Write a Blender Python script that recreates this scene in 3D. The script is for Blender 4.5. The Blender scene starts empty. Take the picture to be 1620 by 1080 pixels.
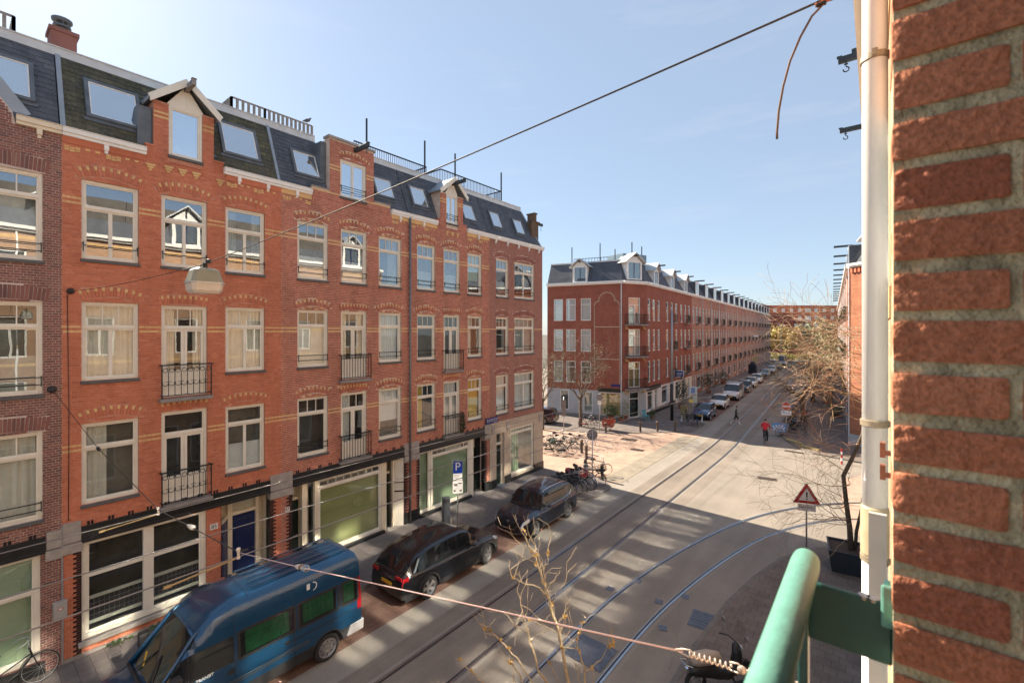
import bpy, math, random
from math import sin, cos, pi, radians, sqrt, atan2
from mathutils import Vector, Matrix
random.seed(7)
scene = bpy.context.scene
COL = scene.collection

# ------------------------------------------------------------------ camera
EYE = 8.64
YAW = math.atan(576 / 720)
cam_d = bpy.data.cameras.new('camera')
cam = bpy.data.objects.new('camera', cam_d)
COL.objects.link(cam)
cam.location = (0, 0, EYE)
cam.rotation_euler = (pi / 2, 0, YAW)
cam_d.sensor_width = 36
cam_d.lens = 16
cam_d.shift_y = -16 / 1620
cam_d.clip_start = 0.02
cam_d.clip_end = 3000
cam_d.dof.use_dof = True
cam_d.dof.focus_distance = 16
cam_d.dof.aperture_fstop = 5.6
scene.camera = cam

# ------------------------------------------------------------------ sky, sun, exposure
SUN_EL = radians(35)
SUN_TO = Vector((-0.9987, 0.05, 0)).normalized()
world = bpy.data.worlds.new('World')
scene.world = world
world.use_nodes = True
wn = world.node_tree
for n in list(wn.nodes): wn.nodes.remove(n)
w_out = wn.nodes.new('ShaderNodeOutputWorld')
w_bg = wn.nodes.new('ShaderNodeBackground')
w_sky = wn.nodes.new('ShaderNodeTexSky')
w_sky.sky_type = 'NISHITA'
w_sky.sun_disc = False
w_sky.sun_elevation = SUN_EL
w_sky.sun_rotation = atan2(SUN_TO.x, SUN_TO.y)
w_sky.air_density = 1.0
w_sky.dust_density = 0.4
w_sky.ozone_density = 2.0
w_bg.inputs['Strength'].default_value = 0.062
# thin high cloud: white veils mixed into the sky where a stretched noise is high
w_tc = wn.nodes.new('ShaderNodeTexCoord')
w_map = wn.nodes.new('ShaderNodeMapping')
w_map.inputs['Scale'].default_value = (1.6, 1.6, 10.0)
w_noise = wn.nodes.new('ShaderNodeTexNoise')
w_noise.inputs['Scale'].default_value = 2.2
w_noise.inputs['Detail'].default_value = 8
w_noise.inputs['Roughness'].default_value = 0.62
w_ramp = wn.nodes.new('ShaderNodeMapRange')
w_ramp.inputs['From Min'].default_value = 0.54
w_ramp.inputs['From Max'].default_value = 0.80
w_ramp.inputs['To Max'].default_value = 0.22
w_haze = wn.nodes.new('ShaderNodeMixRGB')
w_haze.inputs['Fac'].default_value = 0.56
w_haze.inputs['Color2'].default_value = (3.3, 4.0, 4.95, 1)
w_mix = wn.nodes.new('ShaderNodeMixRGB')
w_mix.inputs['Color2'].default_value = (4.6, 4.9, 5.2, 1)
wn.links.new(w_tc.outputs['Generated'], w_map.inputs['Vector'])
wn.links.new(w_map.outputs['Vector'], w_noise.inputs['Vector'])
wn.links.new(w_noise.outputs['Fac'], w_ramp.inputs['Value'])
wn.links.new(w_ramp.outputs['Result'], w_mix.inputs['Fac'])
wn.links.new(w_sky.outputs['Color'], w_haze.inputs['Color1'])
wn.links.new(w_haze.outputs['Color'], w_mix.inputs['Color1'])
wn.links.new(w_mix.outputs['Color'], w_bg.inputs['Color'])
wn.links.new(w_bg.outputs['Background'], w_out.inputs['Surface'])

sun_d = bpy.data.lights.new('sun', 'SUN')
sun_d.energy = 5.0
sun_d.angle = radians(0.5)
sun_d.color = (1.0, 0.86, 0.68)
sun = bpy.data.objects.new('sun', sun_d)
COL.objects.link(sun)
sun.location = (-40, 0, 60)
sv = Vector((SUN_TO.x * cos(SUN_EL), SUN_TO.y * cos(SUN_EL), sin(SUN_EL)))
sun.rotation_euler = (-sv).to_track_quat('-Z', 'Y').to_euler()

scene.view_settings.view_transform = 'Standard'
scene.view_settings.look = 'None'
scene.view_settings.gamma = 1
scene.view_settings.exposure = 1.55
scene.cycles.use_denoising = True
scene.cycles.max_bounces = 8
scene.cycles.diffuse_bounces = 4
scene.cycles.glossy_bounces = 4
scene.cycles.transparent_max_bounces = 12
scene.cycles.sample_clamp_indirect = 0
scene.cycles.blur_glossy = 0.0
scene.cycles.use_guiding = True
scene.cycles.use_surface_guiding = True

# ------------------------------------------------------------------ mesh helpers
class MB:
    """collects boxes, bars, tubes and sheets into one mesh"""
    def __init__(s):
        s.v = []; s.f = []; s.m = []
    def poly(s, pts, faces, m=0):
        o = len(s.v); s.v.extend([tuple(p) for p in pts])
        for f in faces:
            s.f.append([i + o for i in f]); s.m.append(m)
        return s
    def box(s, x0, x1, y0, y1, z0, z1, m=0):
        if x1 < x0: x0, x1 = x1, x0
        if y1 < y0: y0, y1 = y1, y0
        if z1 < z0: z0, z1 = z1, z0
        return s.poly([(x0,y0,z0),(x1,y0,z0),(x1,y1,z0),(x0,y1,z0),(x0,y0,z1),(x1,y0,z1),(x1,y1,z1),(x0,y1,z1)],
            [(3,2,1,0),(4,5,6,7),(0,1,5,4),(1,2,6,5),(2,3,7,6),(3,0,4,7)], m)
    def obox(s, c, ax, ay, az, m=0):
        c, ax, ay, az = Vector(c), Vector(ax), Vector(ay), Vector(az)
        P = [c-ax-ay-az, c+ax-ay-az, c+ax+ay-az, c-ax+ay-az, c-ax-ay+az, c+ax-ay+az, c+ax+ay+az, c-ax+ay+az]
        return s.poly(P, [(3,2,1,0),(4,5,6,7),(0,1,5,4),(1,2,6,5),(2,3,7,6),(3,0,4,7)], m)
    def bar(s, a, b, w, h, up=(0,0,1), m=0):
        a, b = Vector(a), Vector(b); d = b - a; L = d.length
        if L < 1e-6: return s
        d /= L; u = Vector(up)
        if abs(d.dot(u)) > 0.98: u = Vector((1,0,0))
        sd = d.cross(u).normalized(); u = sd.cross(d)
        return s.obox((a+b)/2, d*L/2, sd*w/2, u*h/2, m)
    def prism(s, pts, vec, m=0):
        n = len(pts); vec = Vector(vec); A = [Vector(p) for p in pts]; B = [p + vec for p in A]
        return s.poly(A+B, [tuple(range(n))[::-1], tuple(range(n, 2*n))] + [(i, (i+1)%n, n+(i+1)%n, n+i) for i in range(n)], m)
    def tube(s, path, r, n=6, caps=True, m=0):
        P = [Vector(p) for p in path]; k = len(P)
        R = r if isinstance(r, (list, tuple)) else [r]*k
        pts = []; prev = None
        for i in range(k):
            d = (P[min(i+1, k-1)] - P[max(i-1, 0)])
            if d.length < 1e-9: d = Vector((0,0,1))
            d.normalize()
            if prev is None:
                u = Vector((0,0,1)) if abs(d.z) < 0.9 else Vector((1,0,0))
                u = (u - d*u.dot(d)).normalized()
            else:
                u = prev - d*prev.dot(d)
                u = u.normalized() if u.length > 1e-6 else d.orthogonal().normalized()
            prev = u; w = d.cross(u)
            for j in range(n):
                a = 2*pi*j/n
                pts.append(P[i] + (u*cos(a) + w*sin(a))*R[i])
        fs = []
        for i in range(k-1):
            for j in range(n):
                fs.append((i*n+j, i*n+(j+1)%n, (i+1)*n+(j+1)%n, (i+1)*n+j))
        if caps:
            fs.append(tuple(range(n))[::-1]); fs.append(tuple(range((k-1)*n, k*n)))
        return s.poly(pts, fs, m)
    def lathe(s, prof, c=(0,0,0), axis='z', n=16, m=0, closed=False):
        pts = []; k = len(prof)
        for (r, h) in prof:
            for j in range(n):
                a = 2*pi*j/n; x, y = r*cos(a), r*sin(a)
                p = (x, y, h) if axis == 'z' else ((h, x, y) if axis == 'x' else (y, h, x))
                pts.append((c[0]+p[0], c[1]+p[1], c[2]+p[2]))
        fs = []
        for i in range(k if closed else k-1):
            i2 = (i+1) % k
            for j in range(n):
                fs.append((i*n+j, i*n+(j+1)%n, i2*n+(j+1)%n, i2*n+j))
        if not closed:
            if prof[0][0] > 1e-6: fs.append(tuple(range(n))[::-1])
            if prof[-1][0] > 1e-6: fs.append(tuple(range((k-1)*n, k*n)))
        return s.poly(pts, fs, m)
    def grid(s, rows, m=0, closed=False):
        k = len(rows); n = len(rows[0]); pts = [p for r in rows for p in r]; fs = []
        for i in range(k-1):
            for j in range(n if closed else n-1):
                fs.append((i*n+j, i*n+(j+1)%n, (i+1)*n+(j+1)%n, (i+1)*n+j))
        return s.poly(pts, fs, m)
    def mesh(s, name, mats, smooth=False):
        me = bpy.data.meshes.new(name)
        me.from_pydata(s.v, [], s.f)
        for mt in (mats if isinstance(mats, (list, tuple)) else [mats]): me.materials.append(mt)
        if len(set(s.m)) > 1 or (s.m and s.m[0]): me.polygons.foreach_set('material_index', s.m)
        if smooth: me.polygons.foreach_set('use_smooth', [True]*len(me.polygons))
        me.update()
        return me
    def build(s, name, mats, parent=None, smooth=False, bevel=0, auto=False):
        o = put(name, s.mesh(name, mats, smooth), parent)
        if bevel:
            b = o.modifiers.new('bevel', 'BEVEL'); b.width = bevel; b.segments = 2; b.limit_method = 'ANGLE'; b.angle_limit = radians(40)
        return o

def put(name, me, parent=None, loc=(0,0,0), rz=0.0, rot=None):
    o = bpy.data.objects.new(name, me)
    COL.objects.link(o)
    o.location = loc
    o.rotation_euler = rot if rot else (0, 0, rz)
    if parent: o.parent = parent
    return o

def tag(o, label, cat, group=None, kind=None):
    if label: o['label'] = label
    if cat: o['category'] = cat
    if group: o['group'] = group
    if kind: o['kind'] = kind
    return o

def thing(name, label, cat, loc=(0,0,0), rz=0.0, group=None):
    o = put(name, None, None, loc, rz)
    o.empty_display_size = 0.2
    return tag(o, label, cat, group)

def structure(o):
    o['kind'] = 'structure'
    return o

KIDS = {}
def kids(o):
    return [c for c in COL.objects if c.parent == o]
def copy_tree(o, parent=None, loc=None, rz=None, label=None, mats=None):
    c = o.copy(); COL.objects.link(c); c.parent = parent
    if loc is not None: c.location = loc
    if rz is not None: c.rotation_euler = (0, 0, rz)
    if label: c['label'] = label
    if mats and c.type == 'MESH' and c.data.materials and c.data.materials[0] and c.data.materials[0].name in mats:
        key = (c.data.name, mats[c.data.materials[0].name].name)
        if key not in KIDS:
            d = c.data.copy(); d.materials[0] = mats[c.data.materials[0].name]; KIDS[key] = d
        c.data = KIDS[key]
    for ch in list(o.children): copy_tree(ch, c, mats=mats)
    return c

def split(o):
    """loose pieces of a mesh become objects of their own with the same name and parent"""
    me = o.data; n = len(me.vertices); par = list(range(n))
    def root(i):
        while par[i] != i: par[i] = par[par[i]]; i = par[i]
        return i
    for p in me.polygons:
        a = root(p.vertices[0])
        for v in p.vertices[1:]: par[root(v)] = a
    isl = {}
    for p in me.polygons: isl.setdefault(root(p.vertices[0]), []).append(p)
    if len(isl) < 2: return
    base = o.name.split('.')[0]; bev = o.modifiers[0] if o.modifiers else None; kids_ = list(o.children)
    for k, ps in enumerate(isl.values()):
        ix = {}; vs = []; fs = []
        for p in ps:
            f = []
            for v in p.vertices:
                if v not in ix: ix[v] = len(vs); vs.append(tuple(me.vertices[v].co))
                f.append(ix[v])
            fs.append(f)
        m2 = bpy.data.meshes.new(base); m2.from_pydata(vs, [], fs)
        for mt in me.materials: m2.materials.append(mt)
        m2.polygons.foreach_set('material_index', [p.material_index for p in ps]); m2.polygons.foreach_set('use_smooth', [p.use_smooth for p in ps]); m2.update()
        if k == 0: o.data = m2; continue
        q = put(base, m2, o.parent, o.location, rot=tuple(o.rotation_euler))
        if bev:
            b = q.modifiers.new('bevel', 'BEVEL'); b.width = bev.width; b.segments = 2; b.limit_method = 'ANGLE'; b.angle_limit = bev.angle_limit

def cells(x0, x1, z0, z1, holes):
    """rectangles that cover x0..x1 by z0..z1 around the holes"""
    xs = sorted({x0, x1} | {min(max(v, x0), x1) for h in holes for v in h[:2]})
    out = []
    for a, b in zip(xs, xs[1:]):
        if b - a < 1e-5: continue
        mid = (a+b)/2
        cuts = sorted([(max(h[2], z0), min(h[3], z1)) for h in holes if h[0] < mid < h[1] and h[2] < z1 and h[3] > z0])
        z = z0
        for c0, c1 in cuts:
            if c0 > z + 1e-5: out.append((a, b, z, c0))
            z = max(z, c1)
        if z < z1 - 1e-5: out.append((a, b, z, z1))
    return out

# ------------------------------------------------------------------ materials
def nt(name):
    m = bpy.data.materials.new(name); m.use_nodes = True
    t = m.node_tree; b = t.nodes['Principled BSDF']
    return m, t, b
def mat(name, col, rough=0.7, metal=0.0, var=0.12, scale=6.0, bump=0.0, bscale=40.0, coat=0.0, dirt=0.0, spec=None, emit=None):
    m, t, b = nt(name)
    b.inputs['Roughness'].default_value = rough
    b.inputs['Metallic'].default_value = metal
    if coat:
        b.inputs['Coat Weight'].default_value = coat; b.inputs['Coat Roughness'].default_value = 0.04
    if spec is not None: b.inputs['Specular IOR Level'].default_value = spec
    geo = t.nodes.new('ShaderNodeNewGeometry')
    n1 = t.nodes.new('ShaderNodeTexNoise'); n1.inputs['Scale'].default_value = scale; n1.inputs['Detail'].default_value = 6
    n1.inputs['Roughness'].default_value = 0.6
    t.links.new(geo.outputs['Position'], n1.inputs['Vector'])
    mr = t.nodes.new('ShaderNodeMapRange')
    mr.inputs['From Min'].default_value = 0.3; mr.inputs['From Max'].default_value = 0.7
    mr.inputs['To Min'].default_value = 1 - var; mr.inputs['To Max'].default_value = 1 + var
    t.links.new(n1.outputs['Fac'], mr.inputs['Value'])
    mx = t.nodes.new('ShaderNodeVectorMath'); mx.operation = 'SCALE'
    mx.inputs[0].default_value = col
    t.links.new(mr.outputs['Result'], mx.inputs['Scale'])
    src = mx.outputs['Vector']
    if dirt:
        n2 = t.nodes.new('ShaderNodeTexNoise'); n2.inputs['Scale'].default_value = scale*0.27; n2.inputs['Detail'].default_value = 9
        n2.inputs['Roughness'].default_value = 0.7
        t.links.new(geo.outputs['Position'], n2.inputs['Vector'])
        r2 = t.nodes.new('ShaderNodeMapRange'); r2.inputs['From Min'].default_value = 0.45; r2.inputs['From Max'].default_value = 0.75
        r2.inputs['To Max'].default_value = dirt
        t.links.new(n2.outputs['Fac'], r2.inputs['Value'])
        m2 = t.nodes.new('ShaderNodeMixRGB'); m2.inputs['Color2'].default_value = (col[0]*0.4+0.01, col[1]*0.38+0.01, col[2]*0.34+0.01, 1)
        t.links.new(r2.outputs['Result'], m2.inputs['Fac']); t.links.new(src, m2.inputs['Color1'])
        src = m2.outputs['Color']
    t.links.new(src, b.inputs['Base Color'])
    if bump:
        n3 = t.nodes.new('ShaderNodeTexNoise'); n3.inputs['Scale'].default_value = bscale; n3.inputs['Detail'].default_value = 5
        t.links.new(geo.outputs['Position'], n3.inputs['Vector'])
        bp = t.nodes.new('ShaderNodeBump'); bp.inputs['Strength'].default_value = bump; bp.inputs['Distance'].default_value = 0.01
        t.links.new(n3.outputs['Fac'], bp.inputs['Height']); t.links.new(bp.outputs['Normal'], b.inputs['Normal'])
    if emit:
        b.inputs['Emission Color'].default_value = (*emit[0], 1); b.inputs['Emission Strength'].default_value = emit[1]
    return m
def piece_mat(name, cols, rough=0.85, grain=0.12, gscale=60, bump=0.25, stain=0.0, sscale=0.8):
    """each brick / slate takes its own tone from a ramp (random per island and per object)"""
    m, t, b = nt(name)
    b.inputs['Roughness'].default_value = rough
    b.inputs['Specular IOR Level'].default_value = 0.3
    geo = t.nodes.new('ShaderNodeNewGeometry'); oi = t.nodes.new('ShaderNodeObjectInfo')
    ad = t.nodes.new('ShaderNodeMath'); ad.operation = 'ADD'
    fr = t.nodes.new('ShaderNodeMath'); fr.operation = 'FRACT'
    t.links.new(geo.outputs['Random Per Island'], ad.inputs[0]); t.links.new(oi.outputs['Random'], ad.inputs[1])
    t.links.new(ad.outputs[0], fr.inputs[0])
    cr = t.nodes.new('ShaderNodeValToRGB')
    while len(cr.color_ramp.elements) < len(cols): cr.color_ramp.elements.new(0.5)
    for i, c in enumerate(cols):
        cr.color_ramp.elements[i].position = i/(len(cols)-1); cr.color_ramp.elements[i].color = (*c, 1)
    t.links.new(fr.outputs[0], cr.inputs['Fac'])
    n1 = t.nodes.new('ShaderNodeTexNoise'); n1.inputs['Scale'].default_value = gscale; n1.inputs['Detail'].default_value = 4
    t.links.new(geo.outputs['Position'], n1.inputs['Vector'])
    mr = t.nodes.new('ShaderNodeMapRange'); mr.inputs['From Min'].default_value = 0.3; mr.inputs['From Max'].default_value = 0.7
    mr.inputs['To Min'].default_value = 1-grain; mr.inputs['To Max'].default_value = 1+grain
    t.links.new(n1.outputs['Fac'], mr.inputs['Value'])
    mx = t.nodes.new('ShaderNodeVectorMath'); mx.operation = 'SCALE'
    t.links.new(cr.outputs['Color'], mx.inputs[0]); t.links.new(mr.outputs['Result'], mx.inputs['Scale'])
    src = mx.outputs['Vector']
    if stain:
        n2 = t.nodes.new('ShaderNodeTexNoise'); n2.inputs['Scale'].default_value = sscale; n2.inputs['Detail'].default_value = 7
        n2.inputs['Roughness'].default_value = 0.65
        mp = t.nodes.new('ShaderNodeMapping'); mp.inputs['Scale'].default_value = (2.2, 2.2, 0.42)
        t.links.new(geo.outputs['Position'], mp.inputs['Vector']); t.links.new(mp.outputs['Vector'], n2.inputs['Vector'])
        r2 = t.nodes.new('ShaderNodeMapRange'); r2.inputs['From Min'].default_value = 0.42; r2.inputs['From Max'].default_value = 0.72
        r2.inputs['To Min'].default_value = 1; r2.inputs['To Max'].default_value = 1-stain
        t.links.new(n2.outputs['Fac'], r2.inputs['Value'])
        m2 = t.nodes.new('ShaderNodeVectorMath'); m2.operation = 'SCALE'
        t.links.new(src, m2.inputs[0]); t.links.new(r2.outputs['Result'], m2.inputs['Scale']); src = m2.outputs['Vector']
    t.links.new(src, b.inputs['Base Color'])
    if bump:
        bp = t.nodes.new('ShaderNodeBump'); bp.inputs['Strength'].default_value = bump; bp.inputs['Distance'].default_value = 0.006
        t.links.new(n1.outputs['Fac'], bp.inputs['Height']); t.links.new(bp.outputs['Normal'], b.inputs['Normal'])
    return m
def glass_mat(name, tint=(0.93,0.96,0.96), base=0.035, gain=1.0, rough=0.0, wave=0.003):
    m = bpy.data.materials.new(name); m.use_nodes = True
    t = m.node_tree
    for n in list(t.nodes): t.nodes.remove(n)
    out = t.nodes.new('ShaderNodeOutputMaterial'); mix = t.nodes.new('ShaderNodeMixShader')
    tr = t.nodes.new('ShaderNodeBsdfTransparent'); tr.inputs['Color'].default_value = (*tint, 1)
    gl = t.nodes.new('ShaderNodeBsdfGlossy'); gl.inputs['Roughness'].default_value = rough
    gl.inputs['Color'].default_value = (0.94, 0.97, 1.0, 1)
    lw = t.nodes.new('ShaderNodeLayerWeight'); lw.inputs['Blend'].default_value = 0.5
    pw = t.nodes.new('ShaderNodeMath'); pw.operation = 'POWER'; pw.inputs[1].default_value = 4.5
    t.links.new(lw.outputs['Facing'], pw.inputs[0])
    fr = t.nodes.new('ShaderNodeMath'); fr.operation = 'MULTIPLY_ADD'; fr.inputs[1].default_value = 0.9; fr.inputs[2].default_value = 0.04
    t.links.new(pw.outputs[0], fr.inputs[0])
    ma = t.nodes.new('ShaderNodeMath'); ma.operation = 'MULTIPLY_ADD'; ma.use_clamp = True
    ma.inputs[1].default_value = gain; ma.inputs[2].default_value = base
    t.links.new(fr.outputs[0], ma.inputs[0]); t.links.new(ma.outputs[0], mix.inputs['Fac'])
    t.links.new(tr.outputs[0], mix.inputs[1]); t.links.new(gl.outputs[0], mix.inputs[2])
    if wave:
        geo = t.nodes.new('ShaderNodeNewGeometry'); n1 = t.nodes.new('ShaderNodeTexNoise')
        n1.inputs['Scale'].default_value = 1.3; n1.inputs['Detail'].default_value = 1.5
        t.links.new(geo.outputs['Position'], n1.inputs['Vector'])
        bp = t.nodes.new('ShaderNodeBump'); bp.inputs['Strength'].default_value = wave; bp.inputs['Distance'].default_value = 0.4
        t.links.new(n1.outputs['Fac'], bp.inputs['Height']); t.links.new(bp.outputs['Normal'], gl.inputs['Normal'])
    t.links.new(mix.outputs[0], out.inputs['Surface'])
    return m
MT = {}
def rgb(r, g, b):
    f = lambda c: (c/255/12.92) if c/255 <= 0.04045 else ((c/255+0.055)/1.055)**2.4
    return (f(r), f(g), f(b))
MT['brickA'] = piece_mat('brick_purple', [(0.15,0.08,0.075),(0.23,0.105,0.09),(0.28,0.12,0.10),(0.19,0.095,0.085),(0.31,0.16,0.12)], stain=0.25)
MT['brickB'] = piece_mat('brick_orange_red', [(0.48,0.155,0.085),(0.56,0.19,0.108),(0.52,0.172,0.095),(0.60,0.225,0.135),(0.44,0.142,0.082)], stain=0.26)
MT['brickC'] = piece_mat('brick_red', [(0.41,0.142,0.095),(0.49,0.175,0.118),(0.36,0.125,0.088),(0.53,0.21,0.14),(0.44,0.15,0.10)], stain=0.3)
MT['brickE'] = piece_mat('brick_brown_red', [(0.28,0.12,0.095),(0.35,0.145,0.11),(0.31,0.125,0.10),(0.39,0.17,0.13)], stain=0.25)
MT['brickY'] = piece_mat('brick_yellow', [(0.66,0.43,0.19),(0.72,0.48,0.23),(0.60,0.38,0.17)], stain=0.2)
MT['brickK'] = piece_mat('brick_glazed_black', [(0.014,0.016,0.018),(0.02,0.022,0.026),(0.01,0.012,0.014)], rough=0.3, bump=0.1)
MT['brickF'] = piece_mat('brick_jamb', [(0.50,0.185,0.10),(0.62,0.245,0.135),(0.55,0.21,0.115),(0.43,0.15,0.085)], gscale=170, grain=0.25, bump=0.8, stain=0.18, sscale=12)
MT['mortarA'] = mat('mortar_pale', (0.55,0.47,0.42), 0.95, var=0.2, scale=3, bump=0.2)
MT['mortarB'] = mat('mortar_red', (0.50,0.25,0.17), 0.95, var=0.2, scale=3)
MT['mortarC'] = mat('mortar_grey', (0.58,0.47,0.39), 0.95, var=0.2, scale=3)
MT['mortarF'] = mat('mortar_sand', (0.60,0.52,0.33), 0.98, var=0.45, scale=30, bump=0.9, bscale=160, dirt=0.4)
MT['slateA'] = piece_mat('slate_dark_blue', [(0.07,0.08,0.098),(0.095,0.105,0.125),(0.08,0.09,0.108),(0.115,0.122,0.138)], rough=0.55, grain=0.2, gscale=25, stain=0.3)
MT['slateB'] = piece_mat('slate_mossy', [(0.07,0.07,0.055),(0.10,0.096,0.062),(0.085,0.084,0.068),(0.13,0.122,0.07)], rough=0.8, grain=0.35, gscale=18, stain=0.4)
MT['slateF'] = piece_mat('slate_grey', [(0.10,0.11,0.13),(0.13,0.14,0.16),(0.115,0.125,0.145)], rough=0.6, grain=0.15, gscale=12)
MT['zinc'] = mat('zinc', (0.30,0.34,0.38), 0.5, 0.3, var=0.12, scale=2, dirt=0.2)
MT['zincpale'] = mat('zinc_pale', (0.55,0.57,0.58), 0.55, 0.1, var=0.12, scale=2, dirt=0.25)
MT['lead'] = mat('lead', (0.12,0.14,0.16), 0.6, 0.2, var=0.2, scale=3)
MT['white'] = mat('paint_white', (0.78,0.77,0.73), 0.4, var=0.05, scale=2, dirt=0.1)
MT['cream'] = mat('paint_cream', (0.70,0.62,0.47), 0.42, var=0.06, scale=2, dirt=0.12)
MT['creamw'] = mat('paint_off_white', (0.74,0.70,0.60), 0.42, var=0.06, scale=2, dirt=0.12)
MT['stone'] = mat('stone_grey', (0.33,0.30,0.27), 0.85, var=0.2, scale=4, bump=0.3, dirt=0.3)
MT['stonelow'] = mat('stone_plinth', (0.26,0.24,0.22), 0.85, var=0.2, scale=5, bump=0.3, dirt=0.35)
MT['render'] = mat('stone_beige', (0.46,0.38,0.29), 0.85, var=0.1, scale=3, dirt=0.2)
MT['black'] = mat('paint_black', (0.018,0.019,0.02), 0.35, var=0.2, scale=3)
MT['iron'] = mat('iron_black', (0.02,0.022,0.024), 0.5, 0.3, var=0.2, scale=6)
MT['beam'] = mat('hoist_beam', (0.04,0.05,0.055), 0.6, 0.1, var=0.2)
MT['dkwood'] = mat('wood_grey', (0.24,0.22,0.20), 0.8, var=0.25, scale=8)
MT['bluedoor'] = mat('door_blue', (0.012,0.022,0.085), 0.3, var=0.08, scale=3)
MT['grndoor'] = mat('door_dark_green', (0.010,0.020,0.016), 0.3, var=0.08)
MT['sill'] = mat('sill_slate', (0.10,0.10,0.10), 0.7, var=0.15)
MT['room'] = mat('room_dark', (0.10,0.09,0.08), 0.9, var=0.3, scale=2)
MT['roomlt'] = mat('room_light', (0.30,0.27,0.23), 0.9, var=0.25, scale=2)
MT['curtain'] = mat('curtain_cream', (0.72,0.67,0.57), 0.9, var=0.1, scale=4)
MT['curtainw'] = mat('curtain_white', (0.74,0.73,0.70), 0.9, var=0.06, scale=4)
MT['curtainy'] = mat('curtain_yellow', (0.62,0.44,0.04), 0.9, var=0.1, scale=4)
MT['curtaing'] = mat('curtain_grey', (0.34,0.35,0.33), 0.9, var=0.1, scale=4)
MT['blindgreen'] = mat('blind_olive', (0.40,0.40,0.17), 0.85, var=0.04, scale=1.5)
MT['blindmint'] = mat('blind_pale_green', (0.36,0.45,0.28), 0.8, var=0.05, scale=1.5)
MT['glass'] = glass_mat('window_glass')
MT['glasstop'] = glass_mat('window_glass_upper', base=0.16, gain=1.1)
MT['glasslow'] = glass_mat('shop_glass', base=0.055, gain=1.2, wave=0.02)
MT['glassopp'] = glass_mat('window_glass_opposite', base=0.40, gain=1.2, rough=0.055, wave=0)
MT['skylight'] = glass_mat('skylight_glass', base=0.6, gain=1.0, wave=0.008)
MT['leaf'] = mat('leaf_green', (0.05,0.09,0.025), 0.6, var=0.4, scale=9)
MT['leafdk'] = mat('leaf_dark', (0.025,0.05,0.018), 0.55, var=0.5, scale=7)
MT['leafy'] = mat('leaf_spring', (0.44,0.42,0.06), 0.6, var=0.4, scale=3)
MT['leafo'] = mat('leaf_ochre', (0.44,0.32,0.12), 0.6, var=0.4, scale=3)
MT['leafg'] = mat('leaf_budding_grey_green', (0.27,0.27,0.15), 0.7, var=0.4, scale=4)
MT['bark'] = mat('bark', (0.12,0.095,0.07), 0.9, var=0.35, scale=12, bump=0.4)
MT['twig'] = mat('twig', (0.34,0.25,0.155), 0.8, var=0.3, scale=14, bump=0.3)
MT['twigdull'] = mat('twig_dull', (0.27,0.215,0.14), 0.85, var=0.35, scale=30, bump=0.4)
MT['twigred'] = mat('twig_red_brown', (0.33,0.18,0.11), 0.75, var=0.3, scale=14)
MT['bud'] = mat('bud', (0.42,0.28,0.08), 0.7, var=0.3, scale=20)
# ------------------------------------------------------------------ ground, road, pavements
def paver_mat(name, c1, c2, cm, bw, bh, rot=0.0, rough=0.85, dirt=0.25, offs=0.5):
    m, t, b = nt(name)
    b.inputs['Roughness'].default_value = rough
    b.inputs['Specular IOR Level'].default_value = 0.3
    geo = t.nodes.new('ShaderNodeNewGeometry'); mp = t.nodes.new('ShaderNodeMapping')
    mp.inputs['Rotation'].default_value = (0, 0, rot)
    t.links.new(geo.outputs['Position'], mp.inputs['Vector'])
    br = t.nodes.new('ShaderNodeTexBrick'); br.offset = offs
    br.inputs['Scale'].default_value = 1
    br.inputs['Brick Width'].default_value = bw; br.inputs['Row Height'].default_value = bh
    br.inputs['Mortar Size'].default_value = 0.005; br.inputs['Mortar Smooth'].default_value = 0.3; br.inputs['Bias'].default_value = 0
    br.inputs['Color1'].default_value = (*c1, 1); br.inputs['Color2'].default_value = (*c2, 1); br.inputs['Mortar'].default_value = (*cm, 1)
    t.links.new(mp.outputs['Vector'], br.inputs['Vector'])
    n1 = t.nodes.new('ShaderNodeTexNoise'); n1.inputs['Scale'].default_value = 1.1; n1.inputs['Detail'].default_value = 9; n1.inputs['Roughness'].default_value = 0.68
    t.links.new(geo.outputs['Position'], n1.inputs['Vector'])
    mr = t.nodes.new('ShaderNodeMapRange'); mr.inputs['From Min'].default_value = 0.32; mr.inputs['From Max'].default_value = 0.68
    mr.inputs['To Min'].default_value = 1-dirt; mr.inputs['To Max'].default_value = 1+dirt*0.6
    t.links.new(n1.outputs['Fac'], mr.inputs['Value'])
    mx = t.nodes.new('ShaderNodeVectorMath'); mx.operation = 'SCALE'
    t.links.new(br.outputs['Color'], mx.inputs[0]); t.links.new(mr.outputs['Result'], mx.inputs['Scale'])
    t.links.new(mx.outputs['Vector'], b.inputs['Base Color'])
    bp = t.nodes.new('ShaderNodeBump'); bp.inputs['Strength'].default_value = 0.5; bp.inputs['Distance'].default_value = 0.004; bp.invert = True
    t.links.new(br.outputs['Fac'], bp.inputs['Height']); t.links.new(bp.outputs['Normal'], b.inputs['Normal'])
    return m
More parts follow.
